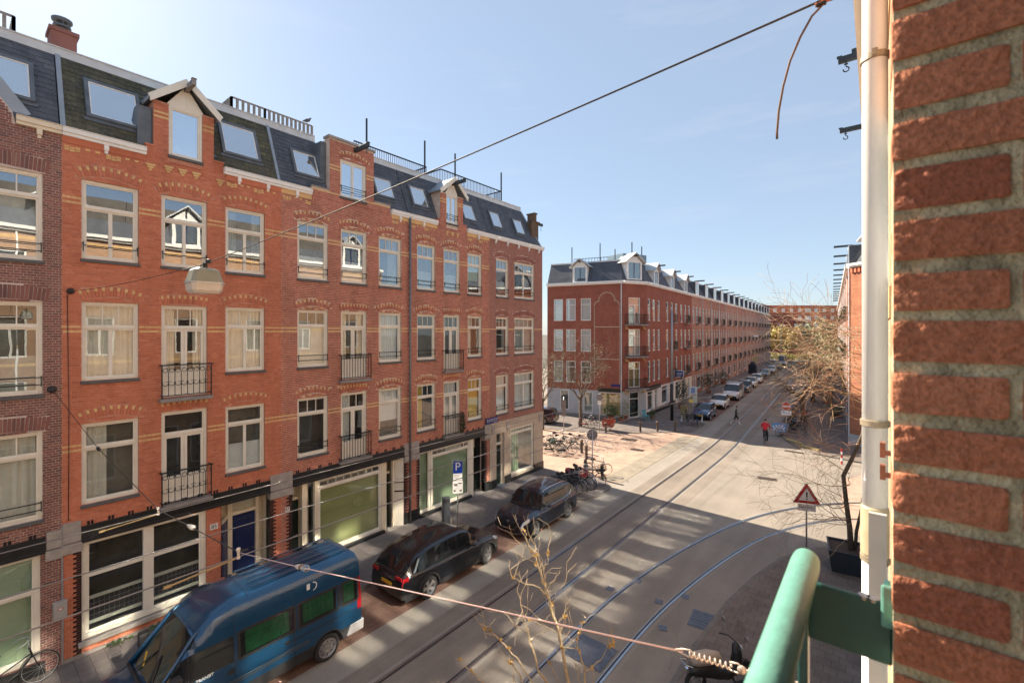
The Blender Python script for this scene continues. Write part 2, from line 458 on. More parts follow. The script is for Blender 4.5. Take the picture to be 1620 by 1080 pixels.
def asphalt_mat(name, col, streak=0.16):
    m, t, b = nt(name)
    b.inputs['Roughness'].default_value = 0.8
    b.inputs['Specular IOR Level'].default_value = 0.35
    geo = t.nodes.new('ShaderNodeNewGeometry')
    def noise(sc, det, vec=None, rough=0.6):
        n = t.nodes.new('ShaderNodeTexNoise'); n.inputs['Scale'].default_value = sc; n.inputs['Detail'].default_value = det; n.inputs['Roughness'].default_value = rough
        t.links.new(vec or geo.outputs['Position'], n.inputs['Vector']); return n
    mp = t.nodes.new('ShaderNodeMapping'); mp.inputs['Scale'].default_value = (1.6, 0.10, 1)
    t.links.new(geo.outputs['Position'], mp.inputs['Vector'])
    src = None
    for n, lo, hi in ((noise(0.35, 8, rough=0.7), 1-streak, 1+streak), (noise(1.0, 6, mp.outputs['Vector']), 1-streak*0.9, 1+streak*0.5), (noise(70, 3), 0.82, 1.18)):
        mr = t.nodes.new('ShaderNodeMapRange'); mr.inputs['From Min'].default_value = 0.3; mr.inputs['From Max'].default_value = 0.7
        mr.inputs['To Min'].default_value = lo; mr.inputs['To Max'].default_value = hi
        t.links.new(n.outputs['Fac'], mr.inputs['Value'])
        mx = t.nodes.new('ShaderNodeVectorMath'); mx.operation = 'SCALE'
        if src is None: mx.inputs[0].default_value = col
        else: t.links.new(src, mx.inputs[0])
        t.links.new(mr.outputs['Result'], mx.inputs['Scale']); src = mx.outputs['Vector']
    # sealed cracks
    vo = t.nodes.new('ShaderNodeTexVoronoi'); vo.feature = 'DISTANCE_TO_EDGE'; vo.inputs['Scale'].default_value = 0.16
    wv = t.nodes.new('ShaderNodeVectorMath'); wv.operation = 'MULTIPLY_ADD'; nz = noise(1.5, 4)
    wv.inputs[1].default_value = (0.5, 0.5, 0.5)
    t.links.new(nz.outputs['Color'], wv.inputs[0]); t.links.new(geo.outputs['Position'], wv.inputs[2]); t.links.new(wv.outputs['Vector'], vo.inputs['Vector'])
    lt = t.nodes.new('ShaderNodeMath'); lt.operation = 'LESS_THAN'; lt.inputs[1].default_value = 0.0013
    t.links.new(vo.outputs['Distance'], lt.inputs[0])
    mc = t.nodes.new('ShaderNodeMixRGB'); mc.inputs['Color2'].default_value = (col[0]*0.8, col[1]*0.79, col[2]*0.78, 1)
    t.links.new(lt.outputs[0], mc.inputs['Fac']); t.links.new(src, mc.inputs['Color1'])
    t.links.new(mc.outputs['Color'], b.inputs['Base Color'])
    n3 = noise(180, 3)
    bp = t.nodes.new('ShaderNodeBump'); bp.inputs['Strength'].default_value = 0.35; bp.inputs['Distance'].default_value = 0.006
    t.links.new(n3.outputs['Fac'], bp.inputs['Height']); t.links.new(bp.outputs['Normal'], b.inputs['Normal'])
    return m
MT['asphalt'] = asphalt_mat('asphalt', (0.25,0.222,0.188))
MT['asphalt2'] = asphalt_mat('asphalt_grey', (0.275,0.25,0.215), 0.12)
MT['trackbed'] = asphalt_mat('track_concrete', (0.222,0.19,0.158), 0.2)
MT['paveL'] = paver_mat('pavement_tiles', (0.16,0.14,0.128), (0.20,0.17,0.155), (0.055,0.05,0.045), 0.3, 0.3)
MT['paveR'] = paver_mat('pavement_tiles_brown', (0.17,0.14,0.12), (0.205,0.17,0.145), (0.06,0.05,0.045), 0.3, 0.3)
MT['bay'] = paver_mat('parking_bay_clinker', (0.17,0.10,0.078), (0.22,0.13,0.10), (0.05,0.04,0.035), 0.21, 0.07, rot=pi/2)
MT['pink'] = paver_mat('plateau_clinker_pink', (0.42,0.285,0.215), (0.46,0.32,0.245), (0.34,0.25,0.20), 0.21, 0.07)
MT['conc'] = paver_mat('concrete_blocks', (0.26,0.225,0.175), (0.29,0.255,0.20), (0.10,0.09,0.075), 0.6, 0.3)
MT['kerb'] = mat('kerb_stone', (0.17,0.155,0.14), 0.85, var=0.2, scale=5, bump=0.3, dirt=0.3)
MT['rail'] = mat('rail_steel', (0.36,0.37,0.39), 0.26, 0.9, var=0.15, scale=2)
MT['groove'] = mat('rail_groove', (0.03,0.026,0.024), 0.9, var=0.3)
MT['plate'] = mat('steel_plate_blue', (0.12,0.13,0.155), 0.45, 0.5, var=0.2, scale=6, dirt=0.3)
MT['drain'] = mat('cast_iron_cover', (0.085,0.065,0.055), 0.7, 0.2, var=0.3, scale=14)

BEND_Y = 36.0
BA = radians(3.5)
def road_pt(x, y, z=0.0):
    """point x metres across and y along the street, which bends left by 3.5 degrees past the junction"""
    if y <= BEND_Y - 4: return (x, y, z)
    if y < BEND_Y + 4:
        k = (y - BEND_Y + 4)/8; return (x - 4*math.tan(BA)*k*k, y, z)
    return (x - (y - BEND_Y)*math.tan(BA), y, z)
YS = [-40, -20, 0, 20, 28] + [32 + i for i in range(9)] + [50, 80, 120, 200]
def strip(name, x0, x1, y0, y1, z, m):
    ys = [y0] + [y for y in YS if y0 < y < y1] + [y1]
    mb = MB().grid([[road_pt(x0, y, z), road_pt(x1, y, z)] for y in ys])
    return structure(mb.build(name, m))
def slab(name, pts, z0, z1, m):
    n = len(pts)
    mb = MB().poly([(p[0], p[1], z0) for p in pts] + [(p[0], p[1], z1) for p in pts],
        [tuple(range(n, 2*n))] + [(i, (i+1) % n, n+(i+1) % n, n+i) for i in range(n)])
    return structure(mb.build(name, m))
def kerb_line(name, pts, w, z1, m=None, parent=None):
    """row of kerb stones along a line, each about a metre long"""
    mb = MB(); P = [Vector((p[0], p[1], 0)) for p in pts]
    for a, b in zip(P, P[1:]):
        L = (b-a).length; k = max(1, round(L/1.0)); d = (b-a)/k
        for i in range(k):
            q0 = a + d*i; q1 = a + d*(i+1)*1.0
            u = d.normalized()*0.006
            z = z1 + random.uniform(-0.003, 0.003)
            c = (q0+q1)/2; sd = Vector((-d.y, d.x, 0)).normalized()
            mb.obox((c.x, c.y, (z-0.06)/2), (q1-q0)/2 - u, sd*w/2, (0, 0, (z+0.06)/2))
    o = structure(mb.build(name, m or MT['kerb']))
    return o

g = MB(); g.grid([[(-700, -500, -0.03), (700, -500, -0.03)], [(-700, 900, -0.03), (700, 900, -0.03)]])
structure(g.build('ground', mat('ground_far', (0.10,0.09,0.075), 0.95, var=0.3, scale=0.2)))
g = MB(); g.grid([[(-60, -40, 0.0), (60, -40, 0.0)], [(-60, 230, 0.0), (60, 230, 0.0)]])
structure(g.build('road', MT['asphalt']))
strip('parking_lane', -13.4, -11.32, -40, 19.6, 0.004, MT['bay'])
strip('asphalt_strip', -11.32, -10.35, -40, 60, 0.006, MT['asphalt2'])
strip('tram_track_bed', -10.35, -7.42, -40, 200, 0.005, MT['trackbed'])
slab('raised_plateau', [(-60, 23.5), (-12.45, 23.5), (-11.35, 24.2), (-11.35, 39.6), (-13.4, 39.3), (-60, 39.3)], -0.02, 0.010, MT['pink'])
slab('plateau_border', [(-12.5, 23.7), (-11.33, 24.3), (-11.33, 38.6), (-12.5, 38.2)], -0.02, 0.014, MT['conc'])
# near left pavement with the kerb bulge where bicycles stand
slab('pavement_left', [(-16.3, -40), (-13.55, -40), (-13.55, 19.3), (-13.1, 19.9), (-12.2, 20.2), (-11.75, 20.6), (-11.5, 21.3), (-11.5, 22.7), (-11.9, 23.3), (-12.6, 23.55), (-16.3, 23.55)], -0.02, 0.11, MT['paveL'])
kl = [(-13.47, -40), (-13.47, 19.2), (-13.05, 19.8), (-12.2, 20.1), (-11.7, 20.5), (-11.42, 21.2), (-11.42, 22.7), (-11.85, 23.35), (-12.6, 23.62)]
kerb_line('kerb_left', kl, 0.16, 0.115)
# near right pavement, rounding into the side street
pr_ = [(0.4, -40), (-3.75, -40), (-3.8, 12.7), (-3.6, 15.4), (-3.25, 17.6), (-2.75, 19.6), (-2.0, 21.3), (-0.9, 22.5), (0.5, 23.2), (2.5, 23.5), (40, 23.8), (40, 20), (0.4, 20)]
slab('pavement_right', pr_, -0.02, 0.10, MT['paveR'])
kerb_line('kerb_right', [(p[0]-0.05, p[1]+0.03) for p in pr_[1:11]], 0.14, 0.106)
# far left pavement
fl = [(-60, 30.0), (-22, 33.4), (-17.9, 34.75), (-13.5, 38.95), (-12.35, 40.3)]
fl2 = [road_pt(-12.0, 44.6)[:2], road_pt(-13.7, 45.6)[:2], road_pt(-13.8, 46)[:2], road_pt(-13.8, 190)[:2]]
slab('pavement_far_left', fl + fl2 + [road_pt(-19, 190)[:2], (-19.5, 45), (-60, 45)], -0.02, 0.05, MT['paveL'])
kerb_line('kerb_far_left', fl[3:] + fl2, 0.15, 0.06)
strip('parking_lane_far', -13.75, -11.7, 45.8, 190, 0.007, MT['bay'])
# far right pavement
fr = [(40, 37.0), (2, 37.35), (-1.2, 37.65), (-3.4, 38.3), (-4.3, 39.2), (-5.4, 41.3), (-6.2, 43.6), road_pt(-6.1, 46)[:2], road_pt(-6.1, 190)[:2]]
slab('pavement_far_right', fr + [road_pt(3, 190)[:2], (40, 60)], -0.02, 0.10, MT['paveR'])
kerb_line('kerb_far_right', fr, 0.15, 0.108)
slab('side_street_clinker', [(-0.6, 24.2), (40, 24.5), (40, 36.6), (0.6, 36.9), (-1.4, 33), (-1.4, 28)], -0.02, 0.006, MT['pink'])

def spline(pts, n=10):
    P = [Vector((p[0], p[1], 0)) for p in pts]; out = []
    for i in range(len(P)-1):
        p0 = P[max(i-1, 0)]; p1 = P[i]; p2 = P[i+1]; p3 = P[min(i+2, len(P)-1)]
        for k in range(n):
            u = k/n
            out.append(0.5*((2*p1) + (-p0+p2)*u + (2*p0-5*p1+4*p2-p3)*u*u + (-p0+3*p1-3*p2+p3)*u**3))
    out.append(P[-1]); return out
def rail(pts, label_parent):
    """grooved tram rail: bright running head, dark groove beside it and a steel guard lip"""
    P = [Vector((p[0], p[1], 0)) for p in pts]; N = []
    for i in range(len(P)):
        d = (P[min(i+1, len(P)-1)] - P[max(i-1, 0)]).normalized(); N.append(Vector((d.y, -d.x, 0)))
    def band(a, b, z):
        return MB().grid([[(P[i]+N[i]*a)+Vector((0,0,z)), (P[i]+N[i]*b)+Vector((0,0,z))] for i in range(len(P))])
    side = label_parent
    h = structure(band(-0.035, 0.03, 0.016).build('tram_rail', MT['rail']))
    gro = band(0.03*side, 0.078*side, 0.0105) if side > 0 else band(-0.083, -0.035, 0.0105)
    gro.build('groove', MT['groove'], h)
    lip = band(0.078, 0.10, 0.0125) if side > 0 else band(-0.105, -0.083, 0.0125)
    lip.build('lip', MT['rail'], h)
    seam = band(-0.16, -0.06, 0.0085) if side > 0 else band(0.06, 0.16, 0.0085)
    seam.build('joint_strip', MT['groove'] if False else MT['asphalt2'], h)
    return h
st = lambda x: [road_pt(x, y) for y in YS]
rail(st(-9.6), 1); rail(st(-8.165), -1)
rail(spline([(-6.78,-40),(-6.78,0),(-6.78,9),(-6.66,14),(-5.85,18.9),(-4.62,23.1),(-2.94,26.3),(-0.85,28.7),(3,31.2),(9,33)]), 1)
rail(spline([(-5.345,-40),(-5.345,0),(-5.30,9),(-5.1,14.3),(-4.15,19.7),(-2.8,23.45),(-0.95,26.0),(1.6,27.9),(5,29.4),(9.5,30.6)]), -1)

def cover(name, x, y, w, l, rz, m, label):
    o = thing(name, label, 'cover', (x, y, 0.012), rz)
    MB().box(-w/2, w/2, -l/2, l/2, -0.02, 0.004).build('frame', m, o)
    lid = MB()
    for i in range(6):
        a = -l/2*0.85 + i*l*0.85/5.5
        lid.box(-w/2*0.85, w/2*0.85, a, a+l*0.09, 0, 0.012)
    lid.build('grate', m, o)
cover('drain_cover', -5.0, 30.2, 1.0, 0.5, 0.2, MT['drain'], 'rust brown drain cover in the sunlit asphalt of the junction')
cover('drain_cover', -15.4, 34.2, 1.3, 0.8, 0.1, MT['drain'], 'brown drain cover on the plateau near the bollards')
cover('drain_cover', -13.6, 31.6, 1.0, 0.55, 0.1, MT['drain'], 'brown drain cover on the plateau beside the concrete border')
cover('drain_cover', -4.6, 38.1, 1.2, 0.4, -0.1, MT['drain'], 'brown drain cover beside the kerb of the far corner')
def steel_plate(x, y, w, l, rz, label):
    o = thing('track_plate', label, 'cover', (x, y, 0.008), rz, 'steel plates beside the curving rails')
    p = MB(); p.box(-w/2, w/2, -l/2, l/2, -0.02, 0.012); p.build('plate', MT['plate'], o, bevel=0.004)
    q = MB()
    for sx in (-1, 1):
        for sy in (-1, 1): q.lathe([(0.0, 0.022), (0.018, 0.022), (0.022, 0.012)], (sx*w*0.38, sy*l*0.38, 0), n=8)
    q.build('bolt', MT['rail'], o)
steel_plate(-6.0, 10.9, 1.1, 1.0, 0.0, 'large blue grey steel plate between the rails of the curving track')
for i, (x, y) in enumerate(((-6.98, 14.0), (-6.42, 15.0), (-5.42, 14.3), (-4.85, 15.1), (-4.85, 13.1))):
    steel_plate(x, y, 0.24, 0.24, 0.1*i, 'small blue grey steel plate beside a curving tram rail')
cover('manhole_cover', -3.95, 14.2, 0.9, 0.9, 0.1, MT['plate'], 'grey inspection cover set in the road at the near kerb')
MT['yelconc'] = mat('concrete_yellow', (0.42,0.33,0.14), 0.85, var=0.15, dirt=0.3)
for (x, y, a, lb) in ((-4.95, 41.0, 0.75, 'pale yellow concrete beam lying beside the cargo bike'), (-3.75, 39.5, 0.55, 'pale yellow concrete beam lying at the rounded far kerb')):
    o = tag(MB().box(-0.75, 0.75, -0.14, 0.14, 0.0, 0.13).build('concrete_beam', MT['yelconc'], bevel=0.02), lb, 'concrete beam')
    o.location = (x, y, 0.10); o.rotation_euler = (0, 0, -a)
# ------------------------------------------------------------------ house kit (local frame: x along the facade, -y outwards, z up)
CH = 0.0633           # one brick course
BR_MESH = {}
def brick_mesh(kind, m):
    k = (kind, m.name)
    if k not in BR_MESH:
        L = 0.212 if kind == 's' else 0.10
        BR_MESH[k] = MB().box(-L/2, L/2, -0.007, 0.02, 0, 0.0525).mesh('brick', m)
    return BR_MESH[k]
def add_brick(mb, a, b, z, j=0.0, h=0.0525):
    y0 = -0.007 + j; 
    mb.poly([(a,y0,z),(b,y0,z),(b,y0,z+h),(a,y0,z+h),(a,0.012,z),(b,0.012,z),(b,0.012,z+h),(a,0.012,z+h)],
        [(0,1,2,3),(1,5,6,2),(4,0,3,7),(3,2,6,7),(4,5,1,0)])
def bricks(house, x0, x1, z0, z1, holes, m, bands=(), skip=None, singles=0, eye=None, y=0.0):
    red, yel, cand = MB(), MB(), []
    n = int(round((z1-z0)/CH))
    for i in range(n):
        z = z0 + i*CH; zm = z + 0.026
        iv = [(x0, x1)]
        for h in holes:
            if h[2] - 0.005 < zm < h[3] + 0.005:
                nv = []
                for a, b in iv:
                    if h[1] <= a or h[0] >= b: nv.append((a, b)); continue
                    if h[0] > a: nv.append((a, h[0]))
                    if h[1] < b: nv.append((h[1], b))
                iv = nv
        L = 0.222 if i % 2 == 0 else 0.111
        off = (i % 4) * 0.0555 + 0.02
        isy = any(b0 - 0.005 < zm < b1 + 0.005 for b0, b1 in bands)
        for a, b in iv:
            k = math.floor((a - off)/L); s = off + k*L
            while s < b:
                p, q = max(a, s), min(b, s+L-0.010)
                if q - p > 0.03 and not (skip and skip((p+q)/2, zm)):
                    full = abs((q-p) - (L-0.010)) < 1e-4
                    if singles and full and not isy: cand.append((p, q, z, L))
                    else: add_brick(yel if isy else red, p, q, z, random.uniform(-0.0015, 0.0015))
                s += L
    if singles:
        cand.sort(key=lambda c: ((c[0]+c[1])/2 - eye[0])**2 + (c[2]-eye[1])**2)
        for p, q, z, L in cand[:singles]:
            put('brick', brick_mesh('s' if L > 0.2 else 'h', m), house, ((p+q)/2, random.uniform(-0.001, 0.001), z))
        for p, q, z, L in cand[singles:]: add_brick(red, p, q, z, random.uniform(-0.0015, 0.0015))
    for mb, mm in ((red, m), (yel, MT['brickY'])):
        if mb.f:
            o = mb.build('brickwork', mm, house); o['kind'] = 'stuff'
            if y: o.location.y = y
def mortar(house, x0, x1, z0, z1, holes, m, name='wall', t=0.3):
    mb = MB()
    for a, b, c, d in cells(x0, x1, z0, z1, holes): mb.box(a, b, 0.0, t, c, d)
    return mb.build(name, m, house)
VM = {}
def vous_mesh(h, m, w=0.058):
    k = (h, m.name, w)
    if k not in VM: VM[k] = MB().box(-w/2, w/2, -0.014, 0.02, 0, h).mesh('arch_brick', m)
    return VM[k]
def arch(house, x0, x1, zt, rise, m, m2, joined=None, hh=0.24, over=0.05, n=None):
    """segmental brick arch over an opening; every second arch brick carries a yellow upper half"""
    w = (x1-x0) + 2*over; cx = (x0+x1)/2
    R = (w*w/4 + rise*rise)/(2*rise); phi = math.asin(min(1, w/2/R))
    n = n or max(9, int(round(2*phi*R/0.07)) | 1)
    cz = zt + rise - R
    for i in range(n):
        a = -phi + 2*phi*(i+0.5)/n
        px, pz = cx + R*sin(a), cz + R*cos(a)
        half = (i % 2 == 1) and m2 is not None
        for (o0, h, mm) in (((0, hh*0.58, m), (hh*0.58+0.01, hh*0.42-0.01, m2)) if half else ((0, hh, m),)):
            qx, qz = px + o0*sin(a), pz + o0*cos(a)
            if joined is None:
                o = put('arch_brick', vous_mesh(h, mm), house, (qx, 0, qz), rot=(0, a, 0))
            else:
                mb = joined[0 if mm is m else 1]
                c = Vector((qx + h/2*sin(a), 0.0, qz + h/2*cos(a)))
                mb.obox(c, Vector((cos(a), 0, -sin(a)))*0.029, (0, 0.014, 0), Vector((sin(a), 0, cos(a)))*h/2)
    return lambda x, z: ((x-cx)**2 + (z-cz)**2)**0.5 > R - 0.03 and ((x-cx)**2 + (z-cz)**2)**0.5 < R + hh + 0.02 and abs(atan2(x-cx, z-cz)) < phi - 0.01 and z > zt - 0.05

def sheet_curtain(x0, x1, z0, z1, y, folds=8, amp=0.02):
    n = max(4, folds*4); rows = []
    for zz in (z1, z0): rows.append([(x0+(x1-x0)*i/n, y + amp*sin(i*pi/2 + 0.3*sin(i)) + random.uniform(-0.004, 0.004), zz) for i in range(n+1)])
    return MB().grid(rows)
def window(house, x0, x1, z0, z1, top=0.3, tn=1, bn=1, curtain=None, glass=None, frame=None, y=0.06, door=False, bars=0, sill=True, fw=0.07, room='room', arched=False, topsash=True, name='window', cs=(0, 1), pane_objs=True, depth=0.55):
    frame = frame or MT['creamw']; glass = glass or MT['glass']
    f = MB(); y1 = y+0.11
    f.box(x0, x0+fw, y, y1, z0, z1); f.box(x1-fw, x1, y, y1, z0, z1)
    f.box(x0+fw, x1-fw, y, y1, z1-fw, z1); f.box(x0+fw, x1-fw, y-0.02, y1, z0, z0+fw)
    ix0, ix1, iz0, iz1 = x0+fw, x1-fw, z0+fw, z1-fw
    zt = iz1 - (iz1-iz0)*top if top else iz1
    if top: f.box(ix0, ix1, y-0.005, y1, zt-0.035, zt+0.035)
    o = f.build(name, frame, house, bevel=0.006)
    s = MB(); panes = []
    def light(a, b, c, d, sw=0.035, ys=y+0.03):
        s.box(a, a+sw, ys, ys+0.05, c, d); s.box(b-sw, b, ys, ys+0.05, c, d)
        s.box(a+sw, b-sw, ys, ys+0.05, c, c+sw); s.box(a+sw, b-sw, ys, ys+0.05, d-sw, d)
        panes.append((a+sw, b-sw, c+sw, d-sw, ys+0.025))
    if top:
        za, zb = zt+0.035, iz1
        if tn == 1: light(ix0, ix1, za, zb)
        else:
            s.box(ix0, ix1, y+0.03, y+0.08, za, za+0.03); s.box(ix0, ix1, y+0.03, y+0.08, zb-0.03, zb)
            s.box(ix0, ix0+0.03, y+0.03, y+0.08, za+0.03, zb-0.03); s.box(ix1-0.03, ix1, y+0.03, y+0.08, za+0.03, zb-0.03)
            xa, xb = ix0+0.03, ix1-0.03; w = (xb-xa)/tn
            for i in range(tn):
                if i: s.box(xa+i*w-0.012, xa+i*w+0.012, y+0.035, y+0.07, za+0.03, zb-0.03)
                panes.append((xa+i*w+(0.012 if i else 0), xa+(i+1)*w-(0.012 if i < tn-1 else 0), za+0.03, zb-0.03, y+0.055))
    zb = zt-0.035 if top else iz1
    w = (ix1-ix0)/bn
    for i in range(bn):
        a, b = ix0+i*w, ix0+(i+1)*w
        if door:
            zp = iz0 + (zb-iz0)*0.34
            s.box(a+0.004, b-0.004, y+0.03, y+0.08, iz0, zp-0.02)
            s.box(a+0.09, b-0.09, y+0.018, y+0.03, iz0+0.12, zp-0.1)
            light(a+0.004, b-0.004, zp-0.02, zb, 0.075)
        else: light(a, b, iz0, zb, 0.042)
    s.build('sash', frame, o)
    if pane_objs:
        for (a, b, c, d, yy) in panes: MB().box(a, b, yy, yy+0.006, c, d).build('pane', glass, o)
    else:
        g = MB()
        for (a, b, c, d, yy) in panes: g.box(a, b, yy, yy+0.006, c, d)
        g.build('pane', glass, o)
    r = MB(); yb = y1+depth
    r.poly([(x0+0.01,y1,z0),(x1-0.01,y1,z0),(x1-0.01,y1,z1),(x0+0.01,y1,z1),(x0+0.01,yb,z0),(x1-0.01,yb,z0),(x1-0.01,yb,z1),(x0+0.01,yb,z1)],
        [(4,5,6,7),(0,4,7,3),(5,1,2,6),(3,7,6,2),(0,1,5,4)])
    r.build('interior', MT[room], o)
    if curtain:
        cm, mode = curtain
        if mode == 'full': sheet_curtain(ix0, ix1, iz0, iz1, y1+0.1, 9).build('curtain', MT[cm], o)
        elif mode == 'sides':
            sheet_curtain(ix0, ix0+0.3*(ix1-ix0), iz0, iz1, y1+0.1, 4).build('curtain', MT[cm], o)
            sheet_curtain(ix1-0.24*(ix1-ix0), ix1, iz0, iz1, y1+0.1, 3).build('curtain', MT[cm], o)
        elif mode == 'low': MB().box(ix0, ix1, y1+0.05, y1+0.055, iz0, iz0+0.55*(zt-iz0)).build('blind', MT[cm], o)
        elif mode == 'lower': MB().box(ix0, ix1, y1+0.05, y1+0.055, iz0, zt).build('blind', MT[cm], o)
        elif mode == 'upper': MB().box(ix0, ix1, y1+0.05, y1+0.055, iz0+0.45*(zt-iz0), iz1).build('blind', MT[cm], o)
        elif mode == 'blind': MB().box(ix0, ix1, y1+0.05, y1+0.055, iz0, iz1).build('blind', MT[cm], o)
        elif mode == 'right': sheet_curtain(ix0+0.55*(ix1-ix0), ix1, iz0, iz1, y1+0.1, 4).build('curtain', MT[cm], o)
        elif mode == 'left': sheet_curtain(ix0, ix0+0.45*(ix1-ix0), iz0, iz1, y1+0.1, 4).build('curtain', MT[cm], o)
    if sill: MB().box(x0-0.02, x1+0.02, -0.075, y+0.02, z0-0.085, z0-0.004).build('sill', MT['sill'], o, bevel=0.008)
    if bars:
        b = MB()
        for zz in ((z0+0.42, z0+0.24) if bars == 2 else (z0+0.36,)): b.bar((x0+0.02, -0.03, zz), (x1-0.02, -0.03, zz), 0.022, 0.022)
        for xx in (x0+0.03, x1-0.03): b.bar((xx, -0.035, z0+0.2), (xx, -0.035, z0+0.46), 0.02, 0.02); b.bar((xx, -0.03, z0+0.42), (xx, y+0.02, z0+0.42), 0.02, 0.02)
        b.build('guard_bar', MT['iron'], o)
    return o
def balcony(house, x0, x1, z0, style='plain', slab=True, h=0.95, name='balcony'):
    o = MB()
    if slab: o.box(x0-0.04, x1+0.04, -0.24, 0.04, z0-0.13, z0-0.03)
    else: o.box(x0-0.02, x1+0.02, -0.1, 0.04, z0-0.1, z0-0.02)
    o = o.build(name, MT['stonelow'], house, bevel=0.012)
    r = MB(); y = -0.19 if slab else -0.13
    zb = z0 + 0.06; zt = z0 + h
    r.bar((x0-0.05, y, zt), (x1+0.05, y, zt), 0.05, 0.035); r.bar((x0, y, zb), (x1, y, zb), 0.025, 0.025)
    for xx in (x0, x1):
        r.bar((xx, y, zb-0.1), (xx, y, zt), 0.028, 0.028); r.bar((xx, y, zt), (xx, 0.05, zt), 0.03, 0.03); r.bar((xx, y, zb), (xx, 0.05, zb), 0.022, 0.022)
    n = 8 if style == 'ornate' else 11
    for i in range(1, n):
        xx = x0 + (x1-x0)*i/n
        r.bar((xx, y, zb), (xx, y, zt - (0.18 if (style == 'ornate' and i % 2) else 0.0)), 0.016, 0.016)
    if style == 'ornate':
        w = (x1-x0)/8
        for i in range(8):
            cx, cz = x0 + w*(i+0.5), zt - 0.15
            r.tube([(cx+0.062*cos(a*pi/5), y, cz+0.058*sin(a*pi/5)) for a in range(11)], 0.008, 4, False)
        for i in range(4):
            cx, cz = x0 + (x1-x0)*(i*2+1)/8, zb + 0.36
            for sd in (-1, 1):
                r.tube([(cx + sd*(0.075 - 0.075*cos(a*pi/5)), y, cz - 0.07*sin(a*pi/5)) for a in range(7)], 0.009, 4, False)
            r.bar((cx-0.07, y, cz+0.05), (cx+0.07, y, cz+0.05), 0.014, 0.014)
            r.lathe([(0, -0.03), (0.025, 0), (0, 0.03)], (cx, y, cz), n=6)
    else:
        r.bar((x0, y, zt-0.13), (x1, y, zt-0.13), 0.018, 0.018)
        for i in range(11): 
            cx = x0 + (x1-x0)*(i+0.5)/11
            r.bar((cx, y, zt-0.13), (cx, y, zt), 0.012, 0.012)
    r.build('railing', MT['iron'], o)
    return o

# mansard slope: y grows by SK for each metre of height
SK = 0.42; SZ0 = 13.86; SZ1 = 16.08; SY0 = 0.06
def sy(z): return SY0 + (z-SZ0)*SK
def slates(house, x0, x1, m, holes, sw=0.27, sh=0.165, singles=False, hipr=0.0, gone=None):
    k = sqrt(1+SK*SK); L = (SZ1-SZ0)*k; up = Vector((0, SK, 1))/k; nr = Vector((0, -1, SK))/k
    mb = MB()
    mb.poly([(x0, sy(SZ0), SZ0), (x1, sy(SZ0), SZ0), (x1-hipr, sy(SZ1), SZ1), (x0, sy(SZ1), SZ1)], [(0,1,2,3)])
    mb.build('roof_deck', MT['lead'], house)
    joined = MB(); sm = {}; cnt = 0
    rows = int(L/sh) + 1
    for i in range(rows):
        s = i*sh; zc = SZ0 + (s+sh/2)/k; xr = x1 - hipr*min(1, (s+sh)/L)
        a = x0 - (sw/2 if i % 2 else 0)
        while a < xr:
            p, q = max(a, x0)+0.003, min(a+sw, xr)-0.003
            cxm = (p+q)/2
            if q-p > 0.05 and zc < SZ1 and not any(h[0]-0.02 < cxm < h[1]+0.02 and h[2]-0.04 < zc < h[3]+0.04 for h in holes):
                hh = min(sh*1.25, L-s)
                c = Vector((cxm, sy(SZ0), SZ0)) + up*(s+hh/2) + nr*(0.012+random.uniform(0, 0.004))
                tilt = (up*hh/2 + nr*-0.006)
                if singles and cnt < 300:
                    key = (round(q-p, 2), round(hh, 2), m.name)
                    if key not in sm: sm[key] = MB().obox((0,0,0), ((q-p)/2, 0, 0), tilt, nr*0.004).mesh('slate', m)
                    put('slate', sm[key], house, c, rot=(random.uniform(-0.012, 0.012), 0, 0)); cnt += 1
                else: joined.obox(c, ((q-p)/2, 0, 0), tilt, nr*0.004)
            a += sw
    if joined.f: joined.build('slates', m, house)['kind'] = 'stuff'
def skylight(house, x0, x1, z0=14.4, z1=15.5, blind=None):
    k = sqrt(1+SK*SK); up = Vector((0, SK, 1))/k; nr = Vector((0, -1, SK))/k
    def P(x, z, d): 
        v = Vector((x, sy(z), z)) + nr*d; return v
    f = MB(); zc = (z0+z1)/2; hl = (z1-z0)*k/2; c = P((x0+x1)/2, zc, 0.05); hw = (x1-x0)/2
    X = Vector((1,0,0))
    for sg in (-1, 1):
        f.obox(c + X*sg*(hw-0.045), X*0.045, up*hl, nr*0.065)
        f.obox(c + up*sg*(hl-0.045), X*(hw-0.09), up*0.045, nr*0.065)
    o = f.build('skylight', MT['lead'], house, bevel=0.006)
    w = MB()
    for sg in (-1, 1):
        w.obox(c + X*sg*(hw-0.10), X*0.014, up*(hl-0.09), nr*0.05)
        w.obox(c + up*sg*(hl-0.10), X*(hw-0.114), up*0.014, nr*0.05)
    w.build('sash', MT['white'], o)
    MB().obox(c + nr*0.035, X*(hw-0.114), up*(hl-0.114), nr*0.003).build('pane', MT['skylight'], o)
    MB().obox(c - nr*0.03, X*(hw-0.1), up*(hl-0.1), nr*0.003).build('blind', MT[blind or 'room'], o)
    fl = MB(); fl.obox(c - up*(hl+0.05) - nr*0.01, X*(hw+0.05), up*0.05, nr*0.012)
    fl.build('flashing', MT['lead'], o)
    return o
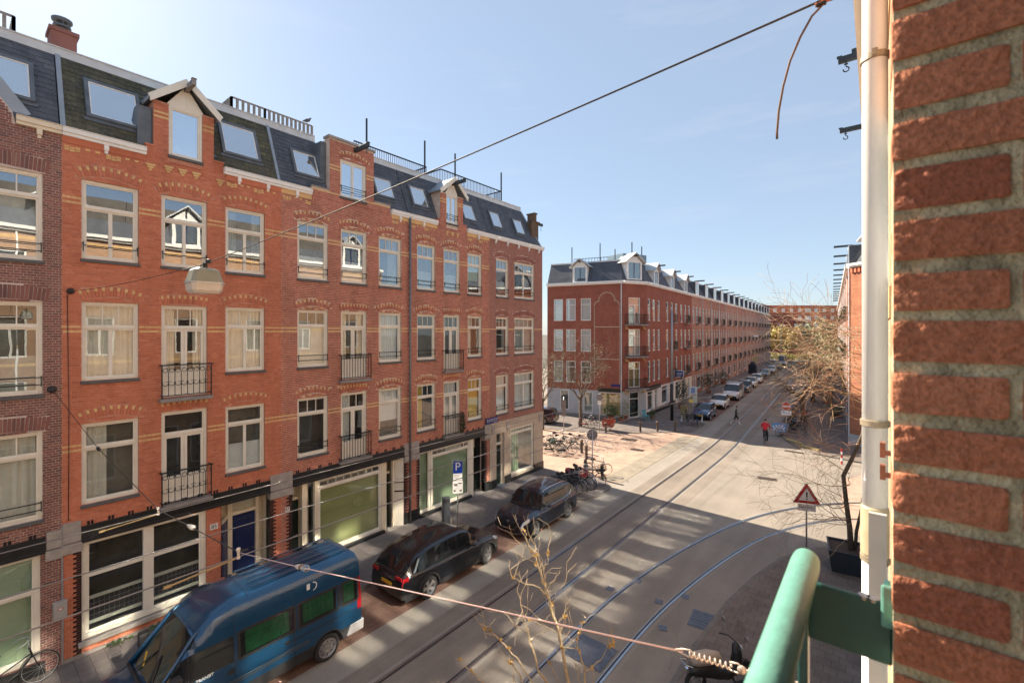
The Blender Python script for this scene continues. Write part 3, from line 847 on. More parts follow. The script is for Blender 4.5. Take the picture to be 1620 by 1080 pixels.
def cornice(house, x0, x1, m=None, brackets=True):
    c = MB(); c.box(x0, x1, -0.14, 0.1, 13.74, 13.86); c.box(x0, x1, -0.10, 0.1, 13.66, 13.74); c.box(x0, x1, -0.16, 0.12, 13.86, 13.88)
    o = c.build('cornice', m or MT['white'], house, bevel=0.01)
    if brackets:
        b = MB(); n = max(1, int((x1-x0)/0.9)); 
        for i in range(n):
            xx = x0 + (x1-x0)*(i+0.5)/n
            b.box(xx-0.05, xx+0.05, -0.09, 0.0, 13.52, 13.66); b.box(xx-0.035, xx+0.035, -0.05, 0.0, 13.44, 13.52)
        b.build('bracket', m or MT['white'], o)
    return o
def body(house, x0, x1, d=10.0, z1=16.05, m=None, hip=0.0):
    b = MB(); b.box(x0, x1, 0.85, d, 0, 13.7); b.box(x0, x1-hip, 1.12, d-1.0, 13.7, z1)
    return b.build('core', m or MT['lead'], house)
def parapet(house, x0, x1, y=None):
    y = sy(SZ1)-0.02 if y is None else y
    p = MB(); p.box(x0, x1, y, y+0.25, SZ1, SZ1+0.22); p.box(x0, x1, y-0.03, y+0.28, SZ1+0.22, SZ1+0.25)
    return p.build('roof_edge', MT['zincpale'], house)
def roof_rail(house, pts, h=0.55, z=16.33, gap=0.12, m=None, w=0.03, name='roof_railing'):
    r = MB()
    for a, b in zip(pts, pts[1:]):
        a, b = Vector((*a, z)), Vector((*b, z)); L = (b-a).length; n = max(1, int(L/gap))
        r.bar(a+Vector((0,0,h)), b+Vector((0,0,h)), 0.05, 0.05); r.bar(a+Vector((0,0,0.06)), b+Vector((0,0,0.06)), 0.04, 0.04)
        for i in range(n+1):
            p = a + (b-a)*i/n; r.bar(p, p+Vector((0,0,h)), w, w)
    return r.build(name, m or MT['dkwood'], house)
def gable_dormer(house, xw0, xw1, xc, zE, zA, wx0, wx1, wz0, wz1, m, mort, door=False, over=0.13, slope_y=1.0):
    """brick-cheeked dormer with a white pediment, barge boards and a hoist beam"""
    d = MB()
    for a, b in ((xw0, wx0), (wx1, xw1)): d.box(a, b, 0.0, 0.24, 13.66, zE)
    d.box(wx0, wx1, 0.0, 0.24, 13.6, wz0-0.0)
    d.box(xw0+0.01, xw0+0.15, 0.24, sy(zE)+0.1, 13.9, zE); d.box(xw1-0.15, xw1-0.01, 0.24, sy(zE)+0.1, 13.9, zE)
    o = d.build('dormer', mort, house)
    for a, b in ((xw0, wx0), (wx1, xw1)): 
        mb = MB()
        n = int((zE-13.66)/CH)
        for i in range(n):
            z = 13.66+i*CH; s = a
            L = 0.222 if i % 2 else 0.111
            while s < b-0.03:
                add_brick(mb, s+0.004, min(b, s+L)-0.004, z, random.uniform(-0.001, 0.001)); s += L
        mb.build('brickwork', m, o)['kind'] = 'stuff'
        y2 = MB()
        for zz in (14.86, 14.99): y2.box(a+0.003, b-0.003, -0.012, 0.02, zz, zz+0.055)
        y2.build('yellow_band', MT['brickY'], o)
    p = MB(); p.prism([(wx0-0.05, 0.03, wz1), (wx1+0.05, 0.03, wz1), (wx1+0.05, 0.03, zE), (xc, 0.03, zA-0.03), (wx0-0.05, 0.03, zE)], (0, 0.12, 0))
    p.box(xc-0.006, xc+0.006, 0.022, 0.03, wz1+0.02, zA-0.2)
    p.build('pediment', MT['creamw'], o)
    r = MB(); b = MB()
    for sg, xw in ((-1, xw0-over), (1, xw1+over)):
        zz = zE - (zA-zE)*over/(abs(xc-(xw0 if sg < 0 else xw1)))*0.6
        a0, a1 = Vector((xc, 0, zA+0.03)), Vector((xw, 0, zz+0.03))
        dv = (a1-a0); nn = Vector((-dv.z, 0, dv.x)).normalized()*(1 if sg < 0 else -1)
        if nn.z < 0: nn = -nn
        r.prism([a0+Vector((0,-0.2,0)), a1+Vector((0,-0.2,0)), a1+Vector((0,-0.2,0))+nn*0.06, a0+Vector((0,-0.2,0))+nn*0.06], (0, 1.6, 0))
        b.prism([a0+Vector((0,-0.235,-0.02)), a1+Vector((0,-0.235,-0.02)), a1+Vector((0,-0.235,0))+nn*0.085-Vector((0,0,0.0)), a0+Vector((0,-0.235,0))+nn*0.085],(0, 0.034, 0))
        b.prism([a0+Vector((0,-0.235,-0.02)), a1+Vector((0,-0.235,-0.02)), a1+Vector((0,-0.235,-0.13)), a0+Vector((0,-0.235,-0.13))], (0, 0.034, 0))
    r.build('dormer_roof', MT['zinc'], o); b.build('barge_board', MT['creamw'], o)
    return o
def hoist(house, x, z, L=0.75, m=None, hook=True, w=0.11, h=0.17, name='hoist_beam'):
    b = MB(); b.box(x-w/2, x+w/2, -L, 0.4, z, z+h); b.box(x-w/2-0.01, x+w/2+0.01, -L-0.02, -L+0.1, z+h, z+h+0.03)
    o = b.build(name, m or MT['beam'], house, bevel=0.01)
    if hook:
        k = MB(); k.bar((x, -L+0.12, z), (x, -L+0.12, z-0.12), 0.015, 0.015)
        k.tube([(x, -L+0.12+0.045*sin(a), z-0.165+0.045*cos(a)) for a in [i*pi/6 for i in range(10)]], 0.011, 5)
        k.build('hook', MT['iron'], o)
    return o
def quoins(house, x, z0, z1, dirn, m=None, long=0.15, short=0.09):
    """glazed bricks toothed along the edge of a pier"""
    mb = MB(); n = int((z1-z0)/CH)
    for i in range(n):
        L = long if i % 2 else short; z = z0+i*CH
        a, b = (x, x+L) if dirn > 0 else (x-L, x)
        mb.box(a, b, -0.013, 0.01, z+0.004, z+0.058)
        mb.box(x-0.012 if dirn > 0 else x-0.002, x+0.002 if dirn > 0 else x+0.012, -0.011, 0.2, z+0.004, z+0.058)
    mb.build('glazed_quoin', m or MT['brickK'], house)['kind'] = 'stuff'
def fascia(house, x0, x1, z0=3.15, z1=3.53, teeth=True, period=0.42):
    f = MB(); f.box(x0, x1, -0.05, 0.1, z0, z1); f.box(x0, x1, -0.09, 0.1, z0-0.05, z0+0.02)
    o = f.build('fascia_beam', MT['black'], house, bevel=0.006)
    if teeth:
        t = MB(); x = x0+0.12
        while x < x1-0.12:
            for q in (0, 0.075): t.box(x+q, x+q+0.05, -0.016, 0.02, z1, z1+0.10)
            x += period
        t.build('tooth', MT['brickK'], o)
def stone_block(house, x0, x1, z0=2.9, z1=3.7):
    s = MB(); s.box(x0, x1, -0.06, 0.2, z0+0.27, z1); s.box(x0-0.02, x1+0.02, -0.09, 0.2, z0, z0+0.25)
    s.build('stone_block', MT['stone'], house, bevel=0.015)
def text(parent, s, size, loc, rot, m, name='lettering', align='CENTER', ext=0.002):
    c = bpy.data.curves.new(name, 'FONT'); c.body = s; c.size = size; c.align_x = align; c.align_y = 'CENTER'; c.extrude = ext
    c.materials.append(m)
    t = bpy.data.objects.new(name, c); COL.objects.link(t)
    me = bpy.data.meshes.new_from_object(t.evaluated_get(bpy.context.evaluated_depsgraph_get()))
    bpy.data.objects.remove(t)
    o = bpy.data.objects.new(name, me); COL.objects.link(o); o.parent = parent; o.location = loc; o.rotation_euler = rot
    return o
MT['ink'] = mat('ink_black', (0.012,0.012,0.013), 0.6, var=0.05)
MT['enamel'] = mat('enamel_white', (0.72,0.71,0.68), 0.35, var=0.04)
def plaque(house, x, z, s, w=0.2, h=0.16):
    o = MB().box(x-w/2, x+w/2, -0.022, 0.0, z-h/2, z+h/2).build('number_plate', MT['enamel'], house)
    text(o, s, h*0.95, (x, -0.025, z), (pi/2, 0, 0), MT['ink'])
def door(house, x0, x1, z0, z1, y, m, panels=True, letter=True):
    d = MB(); d.box(x0, x1, y, y+0.05, z0, z1)
    if panels:
        for (a, b) in ((0.08, 0.42), (0.5, 0.92)):
            d.box(x0+0.12, x1-0.12, y-0.012, y, z0+(z1-z0)*a, z0+(z1-z0)*b)
    o = d.build('door', m, house, bevel=0.006)
    k = MB(); k.lathe([(0, -0.06), (0.03, -0.05), (0.03, -0.03), (0.012, -0.02), (0.012, 0)], (x1-0.08, y, z0+1.05), 'y', 10)
    k.build('door_handle', MT['rail'], o)
    if letter: MB().box((x0+x1)/2-0.15, (x0+x1)/2+0.15, y-0.025, y-0.012, z0+1.0, z0+1.08).build('letter_slot', MT['rail'], o)
    return o
# ------------------------------------------------------------------ the five houses of the near left row
XF = -16.3
F3, F2, F1 = (10.55, 12.65), (7.33, 9.42), (4.07, 6.2)
BANDS = [(12.07,12.12),(11.94,11.99),(8.73,8.78),(8.60,8.65),(5.62,5.67),(5.49,5.54)]
def left_house(name, label, y0): return thing(name, label, 'house', (XF, y0, 0), pi/2, 'brick houses in the near left row')
def frieze(house, segs, m=None):
    """stepped rows of yellow bricks under the cornice"""
    mb = MB()
    for a, b in segs:
        x = a+0.04; k = 0
        while x < b-0.2:
            for r in range(2):
                for c in range(3):
                    xx = x + c*0.105
                    if xx+0.095 < b: mb.box(xx, xx+0.095, -0.022, 0.01, 13.38-r*CH-0.02*(c == 1), 13.38-r*CH+0.05-0.02*(c == 1))
            for c, dz in ((0.40, 0.02), (0.60, 0.02)):
                if x+c+0.095 < b: mb.box(x+c, x+c+0.095, -0.022, 0.01, 13.38+dz, 13.43+dz)
            x += 0.82
    mb.build('frieze_brick', m or MT['brickY'], house)['kind'] = 'stuff'
    rb = MB()
    for a, b in segs: rb.box(a, b, -0.03, 0.01, 13.5, 13.66)
    rb.build('frieze_band', MT['brickB'] if m is None else m, house)
def corbel(house, x, z=13.42):
    c = MB()
    for i, w in enumerate((0.22, 0.15, 0.08)): c.box(x-w/2, x+w/2, -0.05+0.014*i, 0.01, z-0.065*i-0.06, z-0.065*i)
    c.build('corbel', MT['brickY'], house)

# ---- A: purple brick house at the picture's left edge
A0 = -6.0; hA = left_house('brick_house', 'purple brown brick house with pale joints at the left edge of the row', A0)
ax = lambda y: y - A0
WA = [(ax(Y0), ax(Y1), z0, z1) for (z0, z1) in ((10.4,12.58),(7.07,9.37),(3.95,6.14)) for (Y0, Y1) in ((-1.8,-0.2),(0.0,1.56))]
gA = [(ax(-3.0), ax(1.52), 0.42, 3.12)]
holes = WA + gA
mortar(hA, 0, ax(1.9), 0.0, 13.66, holes, MT['mortarA'])
skA = []
for (a, b, c, d) in WA: skA.append(arch(hA, a, b, d+0.02, 0.05, MT['brickA'], None, hh=0.33, over=0.1))
bricks(hA, ax(-1.9), ax(1.9), 0.0, 13.66, holes, MT['brickA'], skip=lambda x, z: any(s(x, z) for s in skA), singles=300, eye=(ax(0.9), EYE))
for i, (a, b, c, d) in enumerate(WA):
    window(hA, a, b, c, d, top=0.25, tn=4, bn=2 if i == 3 else 1, bars=2, curtain=[('curtaing','lower'),('curtaing','lower'),None,('curtaing','low'),None,('curtain','right')][i], glass=MT['glasstop'] if i < 2 else None)
window(hA, *gA[0], top=0.34, tn=5, bn=2, curtain=('blindmint','blind'), glass=MT['glasslow'], sill=False, fw=0.11, frame=MT['creamw'])
fascia(hA, ax(-3.0), ax(1.6), 3.14, 3.5)
stone_block(hA, ax(1.62), ax(1.895), 2.87, 3.58)
bA = MB(); bA.box(ax(-3.0), ax(1.6), -0.08, 0.1, 0.0, 0.40); bA.build('plinth', MT['black'], hA)
slates(hA, ax(-2.0), ax(1.86), MT['slateA'], [(ax(0.55), ax(1.45), 14.3, 15.55), (ax(-1.6), ax(0.2), 13, 15.2)], singles=True)
skylight(hA, ax(0.55), ax(1.45), 14.35, 15.5, 'curtainw')
# half of a brick gable with a zinc coping at the frame's edge
gb = MB(); gb.prism([(ax(-1.6), 0.0, 13.66), (ax(1.1), 0.0, 13.66), (ax(1.05), 0.0, 13.95), (ax(0.35), 0.0, 14.95), (ax(-1.6), 0.0, 14.95)], (0, 0.5, 0))
gbo = gb.build('gable', MT['mortarA'], hA)
mb = MB()
for i in range(20):
    z = 13.67+i*CH; xr = ax(1.05) - max(0, (z-13.9))*0.70; s = ax(0.1) - (0.05 if i % 2 else 0)
    while s < xr-0.05: add_brick(mb, s, min(s+0.21, xr-0.02), z); s += 0.222
mb.build('brickwork', MT['brickA'], gbo)['kind'] = 'stuff'
cp = MB(); cp.bar((ax(1.16), 0.15, 13.88), (ax(0.3), 0.15, 15.12), 0.5, 0.12, up=(0,1,0)); cp.build('coping', MT['zinc'], gbo)
cornice(hA, ax(1.1), ax(1.895), MT['cream'])
body(hA, 0, ax(1.9)); parapet(hA, 0, ax(1.9))
z = MB(); z.bar((ax(1.93), sy(13.88)-0.03, 13.88), (ax(1.93), sy(16.1)-0.03, 16.1), 0.1, 0.06, up=(0,1,0)); z.build('party_seam', MT['zinc'], hA)
roof_rail(hA, [(ax(-3), 1.25), (ax(1.15), 1.25), (ax(1.15), 3.2)], h=0.5, gap=0.16, w=0.07)
ch = MB(); ch.box(ax(1.9)-0.02, ax(2.42), 1.75, 2.4, 16.0, 17.12); ch.box(ax(1.84), ax(2.47), 1.71, 2.44, 17.12, 17.22)
cho = ch.build('chimney', MT['brickA'], hA)
cw = MB(); cw.lathe([(0.12, 17.2), (0.12, 17.5)], (ax(2.15), 2.1, 0), n=14); cw.lathe([(0.19, 17.54), (0.23, 17.58), (0.23, 17.64), (0.05, 17.7), (0, 17.7)], (ax(2.15), 2.1, 0), n=14)
cw.lathe([(0.2, 17.4), (0.2, 17.45)], (ax(2.15), 2.1, 0), n=14)
for k in range(4): cw.bar((ax(2.15)+0.17*cos(k*pi/2), 2.1+0.17*sin(k*pi/2), 17.4), (ax(2.15)+0.17*cos(k*pi/2), 2.1+0.17*sin(k*pi/2), 17.6), 0.02, 0.02)
cw.build('chimney_cowl', MT['lead'], cho)

# ---- B: orange red house with number 85
B0 = 1.9; hB = left_house('brick_house', 'bright orange red brick house with blue front door and number 85', B0)
bx = lambda y: y - B0
cB = [(2.27,3.46),(3.98,5.15),(5.66,6.86)]
WB = [(bx(a), bx(b), z0, z1) for (z0, z1) in (F3, F2, F1) for (a, b) in cB]
WB[4] = (*WB[4][:2], 6.70, 9.40); WB[7] = (*WB[7][:2], 3.55, 6.26)
gB = [(0.36, 3.23, 0.50, 3.15), (3.64, 5.13, 0.0, 3.15)]
xB1 = bx(7.41)
dwB = (bx(4.16), bx(5.02), 13.85, 15.34)
holes = WB + gB
mortar(hB, 0, xB1, 0.0, 13.66, holes, MT['mortarB'])
skB = []
for i, (a, b, c, d) in enumerate(WB):
    flat = i in (4, 7)
    skB.append(arch(hB, a, b, d+(0.015 if flat else 0.02), 0.05 if flat else 0.15, MT['brickB'], MT['brickY'], hh=0.25))
    if not flat:
        t = MB(); w = (b-a)/2; cx = (a+b)/2; R = (w*w+0.14**2)/(0.28)
        pts = [(cx+w*u, 0.02, d+0.005 + sqrt(max(0, R*R-(w*u)**2)) - (R-0.14)) for u in [j/8 for j in range(-8, 9)]]
        t.prism([(a, 0.02, d+0.004), (b, 0.02, d+0.004)] + pts[::-1], (0, 0.08, 0))
        t.build('tympanum', MT['brickB'] if i < 3 else MT['brickC'], hB)
        if i >= 3:
            y = MB()
            for j, uu in enumerate((-0.62, -0.2, 0.22, 0.64)): y.box(cx+w*uu-0.06, cx+w*uu+0.06, 0.008, 0.03, d+0.015+0.045*(j % 2), d+0.055+0.045*(j % 2))
            y.build('tympanum_brick', MT['brickY'], hB)
bricks(hB, 0.0, xB1, 0.0, 13.66, holes, MT['brickB'], BANDS, skip=lambda x, z: any(s(x, z) for s in skB), singles=300, eye=(bx(2.0), EYE))
window(hB, *WB[0], top=0.33, tn=1, bn=2, bars=1, glass=MT['glasstop'], curtain=None)
window(hB, *WB[1], top=0.33, tn=1, bn=2, bars=1, glass=MT['glasstop'])
window(hB, *WB[2], top=0.33, tn=1, bn=2, bars=1, glass=MT['glasstop'], curtain=('curtaing','sides'))
window(hB, *WB[3], top=0.31, tn=3, bn=2, curtain=('curtain','full'), room='roomlt')
window(hB, *WB[4], top=0.23, tn=3, bn=2, door=True, curtain=('curtain','sides'), sill=False)
window(hB, *WB[5], top=0.29, tn=3, bn=2, curtain=('curtain','full'), room='roomlt')
window(hB, *WB[6], top=0.30, tn=1, bn=1, curtain=('curtain','left'), room='roomlt')
window(hB, *WB[7], top=0.24, tn=1, bn=2, door=True, sill=False)
window(hB, *WB[8], top=0.26, tn=1, bn=2, curtain=('curtainw','low'), room='roomlt')
balcony(hB, bx(3.95), bx(5.2), 6.70, 'ornate'); balcony(hB, bx(3.95), bx(5.2), 3.58, 'ornate')
# shop front
wS = window(hB, *gB[0], top=0.0, bn=2, fw=0.13, glass=MT['glasslow'], sill=False, frame=MT['creamw'])
m_ = MB(); xm = (gB[0][0]+gB[0][1])/2; m_.box(xm-0.12, xm+0.12, 0.045, 0.165, 0.63, 3.02)
zt_ = [2.1, 1.44, 0.78]
for zz in zt_:
    for (a, b) in ((gB[0][0]+0.13, xm-0.12), (xm+0.12, gB[0][1]-0.13)): m_.box(a, b, 0.075 if zz > 2 else 0.2, 0.13 if zz > 2 else 0.24, zz, zz+0.09)
m_.build('mullion', MT['creamw'], wS, bevel=0.006)
gr_ = MB()
for (a, b) in ((gB[0][0]+0.13, xm-0.12), (xm+0.12, gB[0][1]-0.13)):
    x = a+0.05
    while x < b: gr_.box(x, x+0.012, 0.21, 0.222, 0.85, 1.44); x += 0.105
    for zz in (1.0, 1.15, 1.3): gr_.box(a, b, 0.205, 0.217, zz, zz+0.012)
gr_.build('lattice', MT['dkwood'], wS)
sl_ = MB(); sl_.box(0.3, 3.3, -0.12, 0.06, 0.38, 0.50); sl_.build('shop_sill', MT['stone'], hB, bevel=0.01)
fascia(hB, 0.36, 5.13, 3.15, 3.53)
stone_block(hB, 0.01, 0.36); quoins(hB, 0.36, 0.1, 2.9, -1)
plaque(hB, bx(5.33), 2.5, '85', 0.22, 0.17)
# door recess with a blue door, a second blue door on its left cheek and cream posts
rc = MB(); rc.box(3.64, 5.13, 0.62, 0.66, 0, 3.15); rc.box(3.60, 3.64, 0.0, 0.66, 0, 3.15); rc.box(5.13, 5.16, 0.0, 0.66, 0, 3.15); rc.box(3.64, 5.13, 0.0, 0.66, 3.1, 3.14)
rc.build('porch', MT['cream'], hB)
door(hB, 4.12, 4.85, 0.16, 2.5, 0.52, MT['bluedoor'])
pf = MB(); pf.box(3.98, 4.12, 0.44, 0.6, 0.12, 3.1); pf.box(4.85, 4.97, 0.44, 0.6, 0.12, 3.1); pf.box(4.12, 4.85, 0.44, 0.6, 2.5, 2.6); pf.box(4.12, 4.85, 0.44, 0.6, 3.0, 3.1)
pf.build('door_frame', MT['cream'], hB, bevel=0.006)
MB().box(4.12, 4.85, 0.54, 0.55, 2.6, 3.0).build('transom_pane', MT['glasslow'], hB)
sd = MB(); sd.bar((3.66, 0.08, 1.3), (3.97, 0.5, 1.3), 0.05, 2.3); sd.build('side_door', MT['bluedoor'], hB)
sp = MB(); sp.bar((3.66, 0.08, 2.5), (3.97, 0.5, 2.5), 0.08, 0.1); sp.bar((3.66, 0.08, 3.06), (3.97, 0.5, 3.06), 0.08, 0.08); sp.build('side_door_frame', MT['cream'], hB)
st_ = MB(); st_.box(3.64, 5.13, -0.05, 0.6, 0.0, 0.14); st_.build('door_step', MT['stonelow'], hB, bevel=0.01)
pb = MB(); pb.box(0.0, 3.64, -0.03, 0.02, 0.0, 0.2); pb.build('plinth', MT['stonelow'], hB)
stone_block(hB, 5.13, 5.89, 2.85, 3.66); quoins(hB, 5.13, 0.1, 2.85, 1, long=0.2, short=0.12); quoins(hB, 5.89, 0.1, 2.85, -1, long=0.2, short=0.12)
# roof
dB = (bx(3.8), bx(5.33))
hs = [(dB[0]-0.1, dB[1]+0.1, 13, 15.6), (bx(2.42), bx(3.58), 14.4, 15.57), (bx(5.68), bx(6.82), 14.4, 15.6)]
slates(hB, 0.08, xB1, MT['slateB'], hs, singles=True)
skylight(hB, bx(2.40), bx(3.6), 14.38, 15.58); skylight(hB, bx(5.66), bx(6.84), 14.4, 15.62)
gable_dormer(hB, dB[0], dB[1], bx(4.6), 15.35, 16.08, *dwB, MT['brickB'], MT['mortarB'])
window(hB, *dwB, top=0, y=0.03, sill=True, glass=MT['skylight'])
for (a, b) in ((bx(3.62), bx(3.8)), (bx(5.33), bx(5.6))):
    s_ = MB(); s_.box(a, b, 0.0, 0.3, 13.66, 13.98); s_.box(a-0.02, b+0.02, -0.03, 0.32, 13.98, 14.03); s_.build('dormer_shoulder', MT['brickB'], hB)
hoist(hB, bx(4.6), 15.86, 0.7, MT['dkwood'], hook=False)
cornice(hB, 0.0, bx(3.62)); cornice(hB, bx(5.6), xB1)
frieze(hB, [(0.0, bx(3.6)), (bx(5.65), xB1)])
for y in (3.72, 4.15, 4.5, 4.85, 5.5): corbel(hB, bx(y), 13.5 if 3.8 < y < 5.3 else 13.45)
body(hB, 0, xB1); parapet(hB, 0.0, xB1)
roof_rail(hB, [(bx(6.3), 2.6), (bx(6.3), 1.3), (xB1, 1.3)], h=0.5, gap=0.16, w=0.07)
z = MB(); z.bar((xB1-0.05, sy(13.88)-0.03, 13.88), (xB1-0.05, sy(16.1)-0.03, 16.1), 0.1, 0.06, up=(0,1,0)); z.build('party_seam', MT['zinc'], hB)
le = MB(); le.box(dB[0]-0.35, dB[0]-0.02, 0.1, 0.72, 13.95, 15.1); le.build('lead_cheek', MT['lead'], hB)

# ---- C: red house with stepped brick dormer, D: red house with white dormer, E: brown red corner house
def plain_house(name, label, y0, y1, cols, brickm, mortm, yel, gholes, wins, doors):
    h = left_house(name, label, y0); L = y1-y0
    W = []
    for r, (z0, z1) in enumerate((F3, F2, F1)):
        for c, (a, b) in enumerate(cols):
            dz = (r, c) in doors
            W.append((a-y0, b-y0, (z0-0.58 if dz else z0), z1))
    holes = W + [(a-y0, b-y0, c, d) for a, b, c, d in gholes]
    mortar(h, 0, L, 0.0, 13.66, holes, mortm)
    jb = [MB(), MB()]; sk = []
    for i, (a, b, c, d) in enumerate(W):
        flat = (i//len(cols), i % len(cols)) in doors
        sk.append(arch(h, a, b, d+0.018, 0.06 if flat else 0.15, brickm, MT['brickY'] if yel else None, joined=jb, hh=0.24))
    jb[0].build('arch_brick', brickm, h)['kind'] = 'stuff'
    if jb[1].f: jb[1].build('arch_brick_yellow', MT['brickY'], h)['kind'] = 'stuff'
    bricks(h, 0, L, 0.0, 13.66, holes, brickm, BANDS if yel else [(8.73,8.78)], skip=lambda x, z: any(s(x, z) for s in sk))
    for i, wq in enumerate(W):
        kw = dict(wins[i]); kw.setdefault('top', 0.26); kw.setdefault('tn', 3); kw.setdefault('bn', 1)
        dd = (i//len(cols), i % len(cols)) in doors
        if dd: kw['bn'] = 2; kw['door'] = True; kw['sill'] = False; kw['top'] = 0.22
        elif 'bars' not in kw: kw['bars'] = 2
        if i < len(cols): kw.setdefault('glass', MT['glasstop'])
        window(h, *wq, **kw)
        if not dd and yel:
            a, b, c, d = wq; y = MB(); cx = (a+b)/2; w = (b-a)/2
            for j, uu in enumerate((-0.6, -0.2, 0.2, 0.6)): y.box(cx+w*uu-0.055, cx+w*uu+0.055, -0.013, 0.012, d+0.02+0.05*(j % 2), d+0.065+0.05*(j % 2))
            y.build('tympanum_brick', MT['brickY'], h)
    return h, W, L
hC, WC, LC = plain_house('brick_house', 'red brick house with flat topped brick dormer and olive shop blind', 7.41, 13.0,
    [(7.98,9.15),(9.69,10.84),(11.42,12.57)], MT['brickC'], MT['mortarC'], True,
    [(7.79, 12.70, 0.0, 3.15)],
    [dict(curtain=('curtainw','low')), dict(curtain=('curtainw','low')), dict(curtain=('curtaing','right'), bn=1),
     dict(curtain=('curtain','lower'), room='roomlt'), dict(curtain=('curtain','sides')), dict(curtain=('curtainw','full'), room='roomlt'),
     dict(), dict(curtain=('curtainw','left')), dict(curtain=('curtainw','upper'))], {(1,1),(2,1)})
cx_ = lambda y: y-7.41
balcony(hC, cx_(9.6), cx_(10.92), 6.76, 'plain'); balcony(hC, cx_(9.6), cx_(10.92), 3.62, 'plain')
fascia(hC, cx_(7.8), cx_(12.72), 3.15, 3.53)
rc = MB(); rc.box(cx_(7.79), cx_(12.7), 0.7, 0.74, 0, 3.15); rc.box(cx_(7.79), cx_(12.7), 0.0, 0.7, 3.1, 3.14); rc.build('porch', MT['cream'], hC)
door(hC, cx_(7.82), cx_(8.22), 0.1, 2.45, 0.42, MT['grndoor'])
pf = MB()
for (a, b, y) in ((8.22, 8.42, 0.12), (8.66, 8.80, 0.04), (11.58, 11.84, 0.04), (12.2, 12.28, 0.1)): pf.box(cx_(a), cx_(b), y, y+0.14, 0.1, 3.1)
pf.box(cx_(7.8), cx_(8.22), 0.38, 0.5, 2.45, 2.55); pf.box(cx_(11.84), cx_(12.2), 0.3, 0.42, 2.45, 2.55)
pf.build('door_frame', MT['cream'], hC, bevel=0.006)
MB().box(cx_(8.42), cx_(8.66), 0.16, 0.17, 0.12, 3.08).build('side_light', MT['glasslow'], hC)
wC = window(hC, cx_(8.76), cx_(11.62), 0.24, 3.1, top=0.10, tn=8, bn=1, curtain=('blindgreen','lower'), glass=MT['glasslow'], sill=False, fw=0.10, frame=MT['creamw'], room='room')
pl_ = MB(); pl_.box(cx_(8.7), cx_(11.7), -0.08, 0.16, 0.0, 0.24); pl_.build('plinth', MT['black'], hC, bevel=0.01)
door(hC, cx_(11.86), cx_(12.18), 0.1, 2.45, 0.36, MT['grndoor'])
rv = MB(); rv.bar((cx_(12.3), 0.35, 1.6), (cx_(12.7), 0.0, 1.6), 0.04, 3.0); rv.build('porch_cheek', MT['creamw'], hC)
rk = MB(); rk.bar((cx_(12.3), 0.32, 1.62), (cx_(12.7), -0.03, 1.62), 0.045, 0.05); rk.bar((cx_(12.3), 0.32, 2.0), (cx_(12.7), -0.03, 2.0), 0.045, 0.03); rk.build('tile_band', MT['brickK'], hC)
stone_block(hC, cx_(12.72), cx_(13.0), 2.85, 3.66)
quoins(hC, cx_(12.72), 0.6, 2.85, 1, long=0.24, short=0.14)
plaque(hC, cx_(7.62), 2.35, '87', 0.16, 0.15)
pk = MB(); pk.box(cx_(12.70), cx_(13.0), -0.05, 0.2, 0.0, 0.6); pk.build('pier_base', MT['black'], hC, bevel=0.01)
st_ = MB(); st_.box(cx_(11.8), cx_(12.72), -0.1, 0.6, 0.0, 0.12); st_.box(cx_(7.79), cx_(8.6), -0.05, 0.6, 0, 0.12); st_.build('door_step', MT['stonelow'], hC, bevel=0.01)
# C roof
hs = [(cx_(9.15), cx_(11.3), 13, 16.2), (cx_(8.0), cx_(9.02), 14.4, 15.4), (cx_(11.5), cx_(12.46), 14.4, 15.3)]
slates(hC, 0.03, LC, MT['slateA'], hs)
skylight(hC, cx_(8.0), cx_(9.03), 14.36, 15.4); skylight(hC, cx_(11.45), cx_(12.46), 14.36, 15.32, 'curtainw')
dC = (cx_(9.66), cx_(10.81), 13.9, 15.36)
dm = MB()
for a, b in ((cx_(9.22), dC[0]), (dC[1], cx_(11.18))): dm.box(a, b, 0.0, 0.3, 13.66, 16.05)
dm.box(dC[0], dC[1], 0.0, 0.3, 15.36, 16.05); dm.box(dC[0], dC[1], 0.0, 0.3, 13.66, 13.9)
dm.box(cx_(9.23), cx_(9.37), 0.3, 1.2, 13.9, 16.03); dm.box(cx_(11.03), cx_(11.17), 0.3, 1.2, 13.9, 16.03)
for a, b in ((cx_(8.52), cx_(9.22)), (cx_(11.18), cx_(12.0))): dm.box(a, b, 0.0, 0.2, 13.66, 14.02)
dmo = dm.build('dormer', MT['mortarC'], hC)
dsk = arch(dmo, dC[0], dC[1], 15.38, 0.12, MT['brickC'], MT['brickY'], hh=0.22)
mb = MB(); my = MB()
for i in range(int((16.05-13.66)/CH)):
    zz = 13.66+i*CH; L = 0.222 if i % 2 else 0.111
    lo, hi = (cx_(8.52), cx_(12.0)) if zz < 13.97 else (cx_(9.22), cx_(11.18))
    s = lo
    while s < hi-0.03:
        p, q = s+0.004, min(hi, s+L)-0.004; mid = (p+q)/2
        inw = dC[0] < mid < dC[1] and dC[2] < zz+0.03 < dC[3]
        if not inw and not dsk(mid, zz+0.03):
            if p < dC[0] < q and dC[2] < zz < dC[3]: q = dC[0]
            if p < dC[1] < q and dC[2] < zz < dC[3]: p = dC[1]
            add_brick(my if (14.84 < zz+0.03 < 14.9 or 14.97 < zz+0.03 < 15.04 or 13.92 < zz+0.03 < 13.97) else mb, p, q, zz)
        s += L
mb.build('brickwork', MT['brickC'], dmo)['kind'] = 'stuff'; my.build('yellow_band', MT['brickY'], dmo)['kind'] = 'stuff'
cpn = MB(); cpn.box(cx_(9.16), cx_(11.24), -0.06, 0.36, 16.05, 16.14); cpn.build('coping', MT['stone'], dmo)
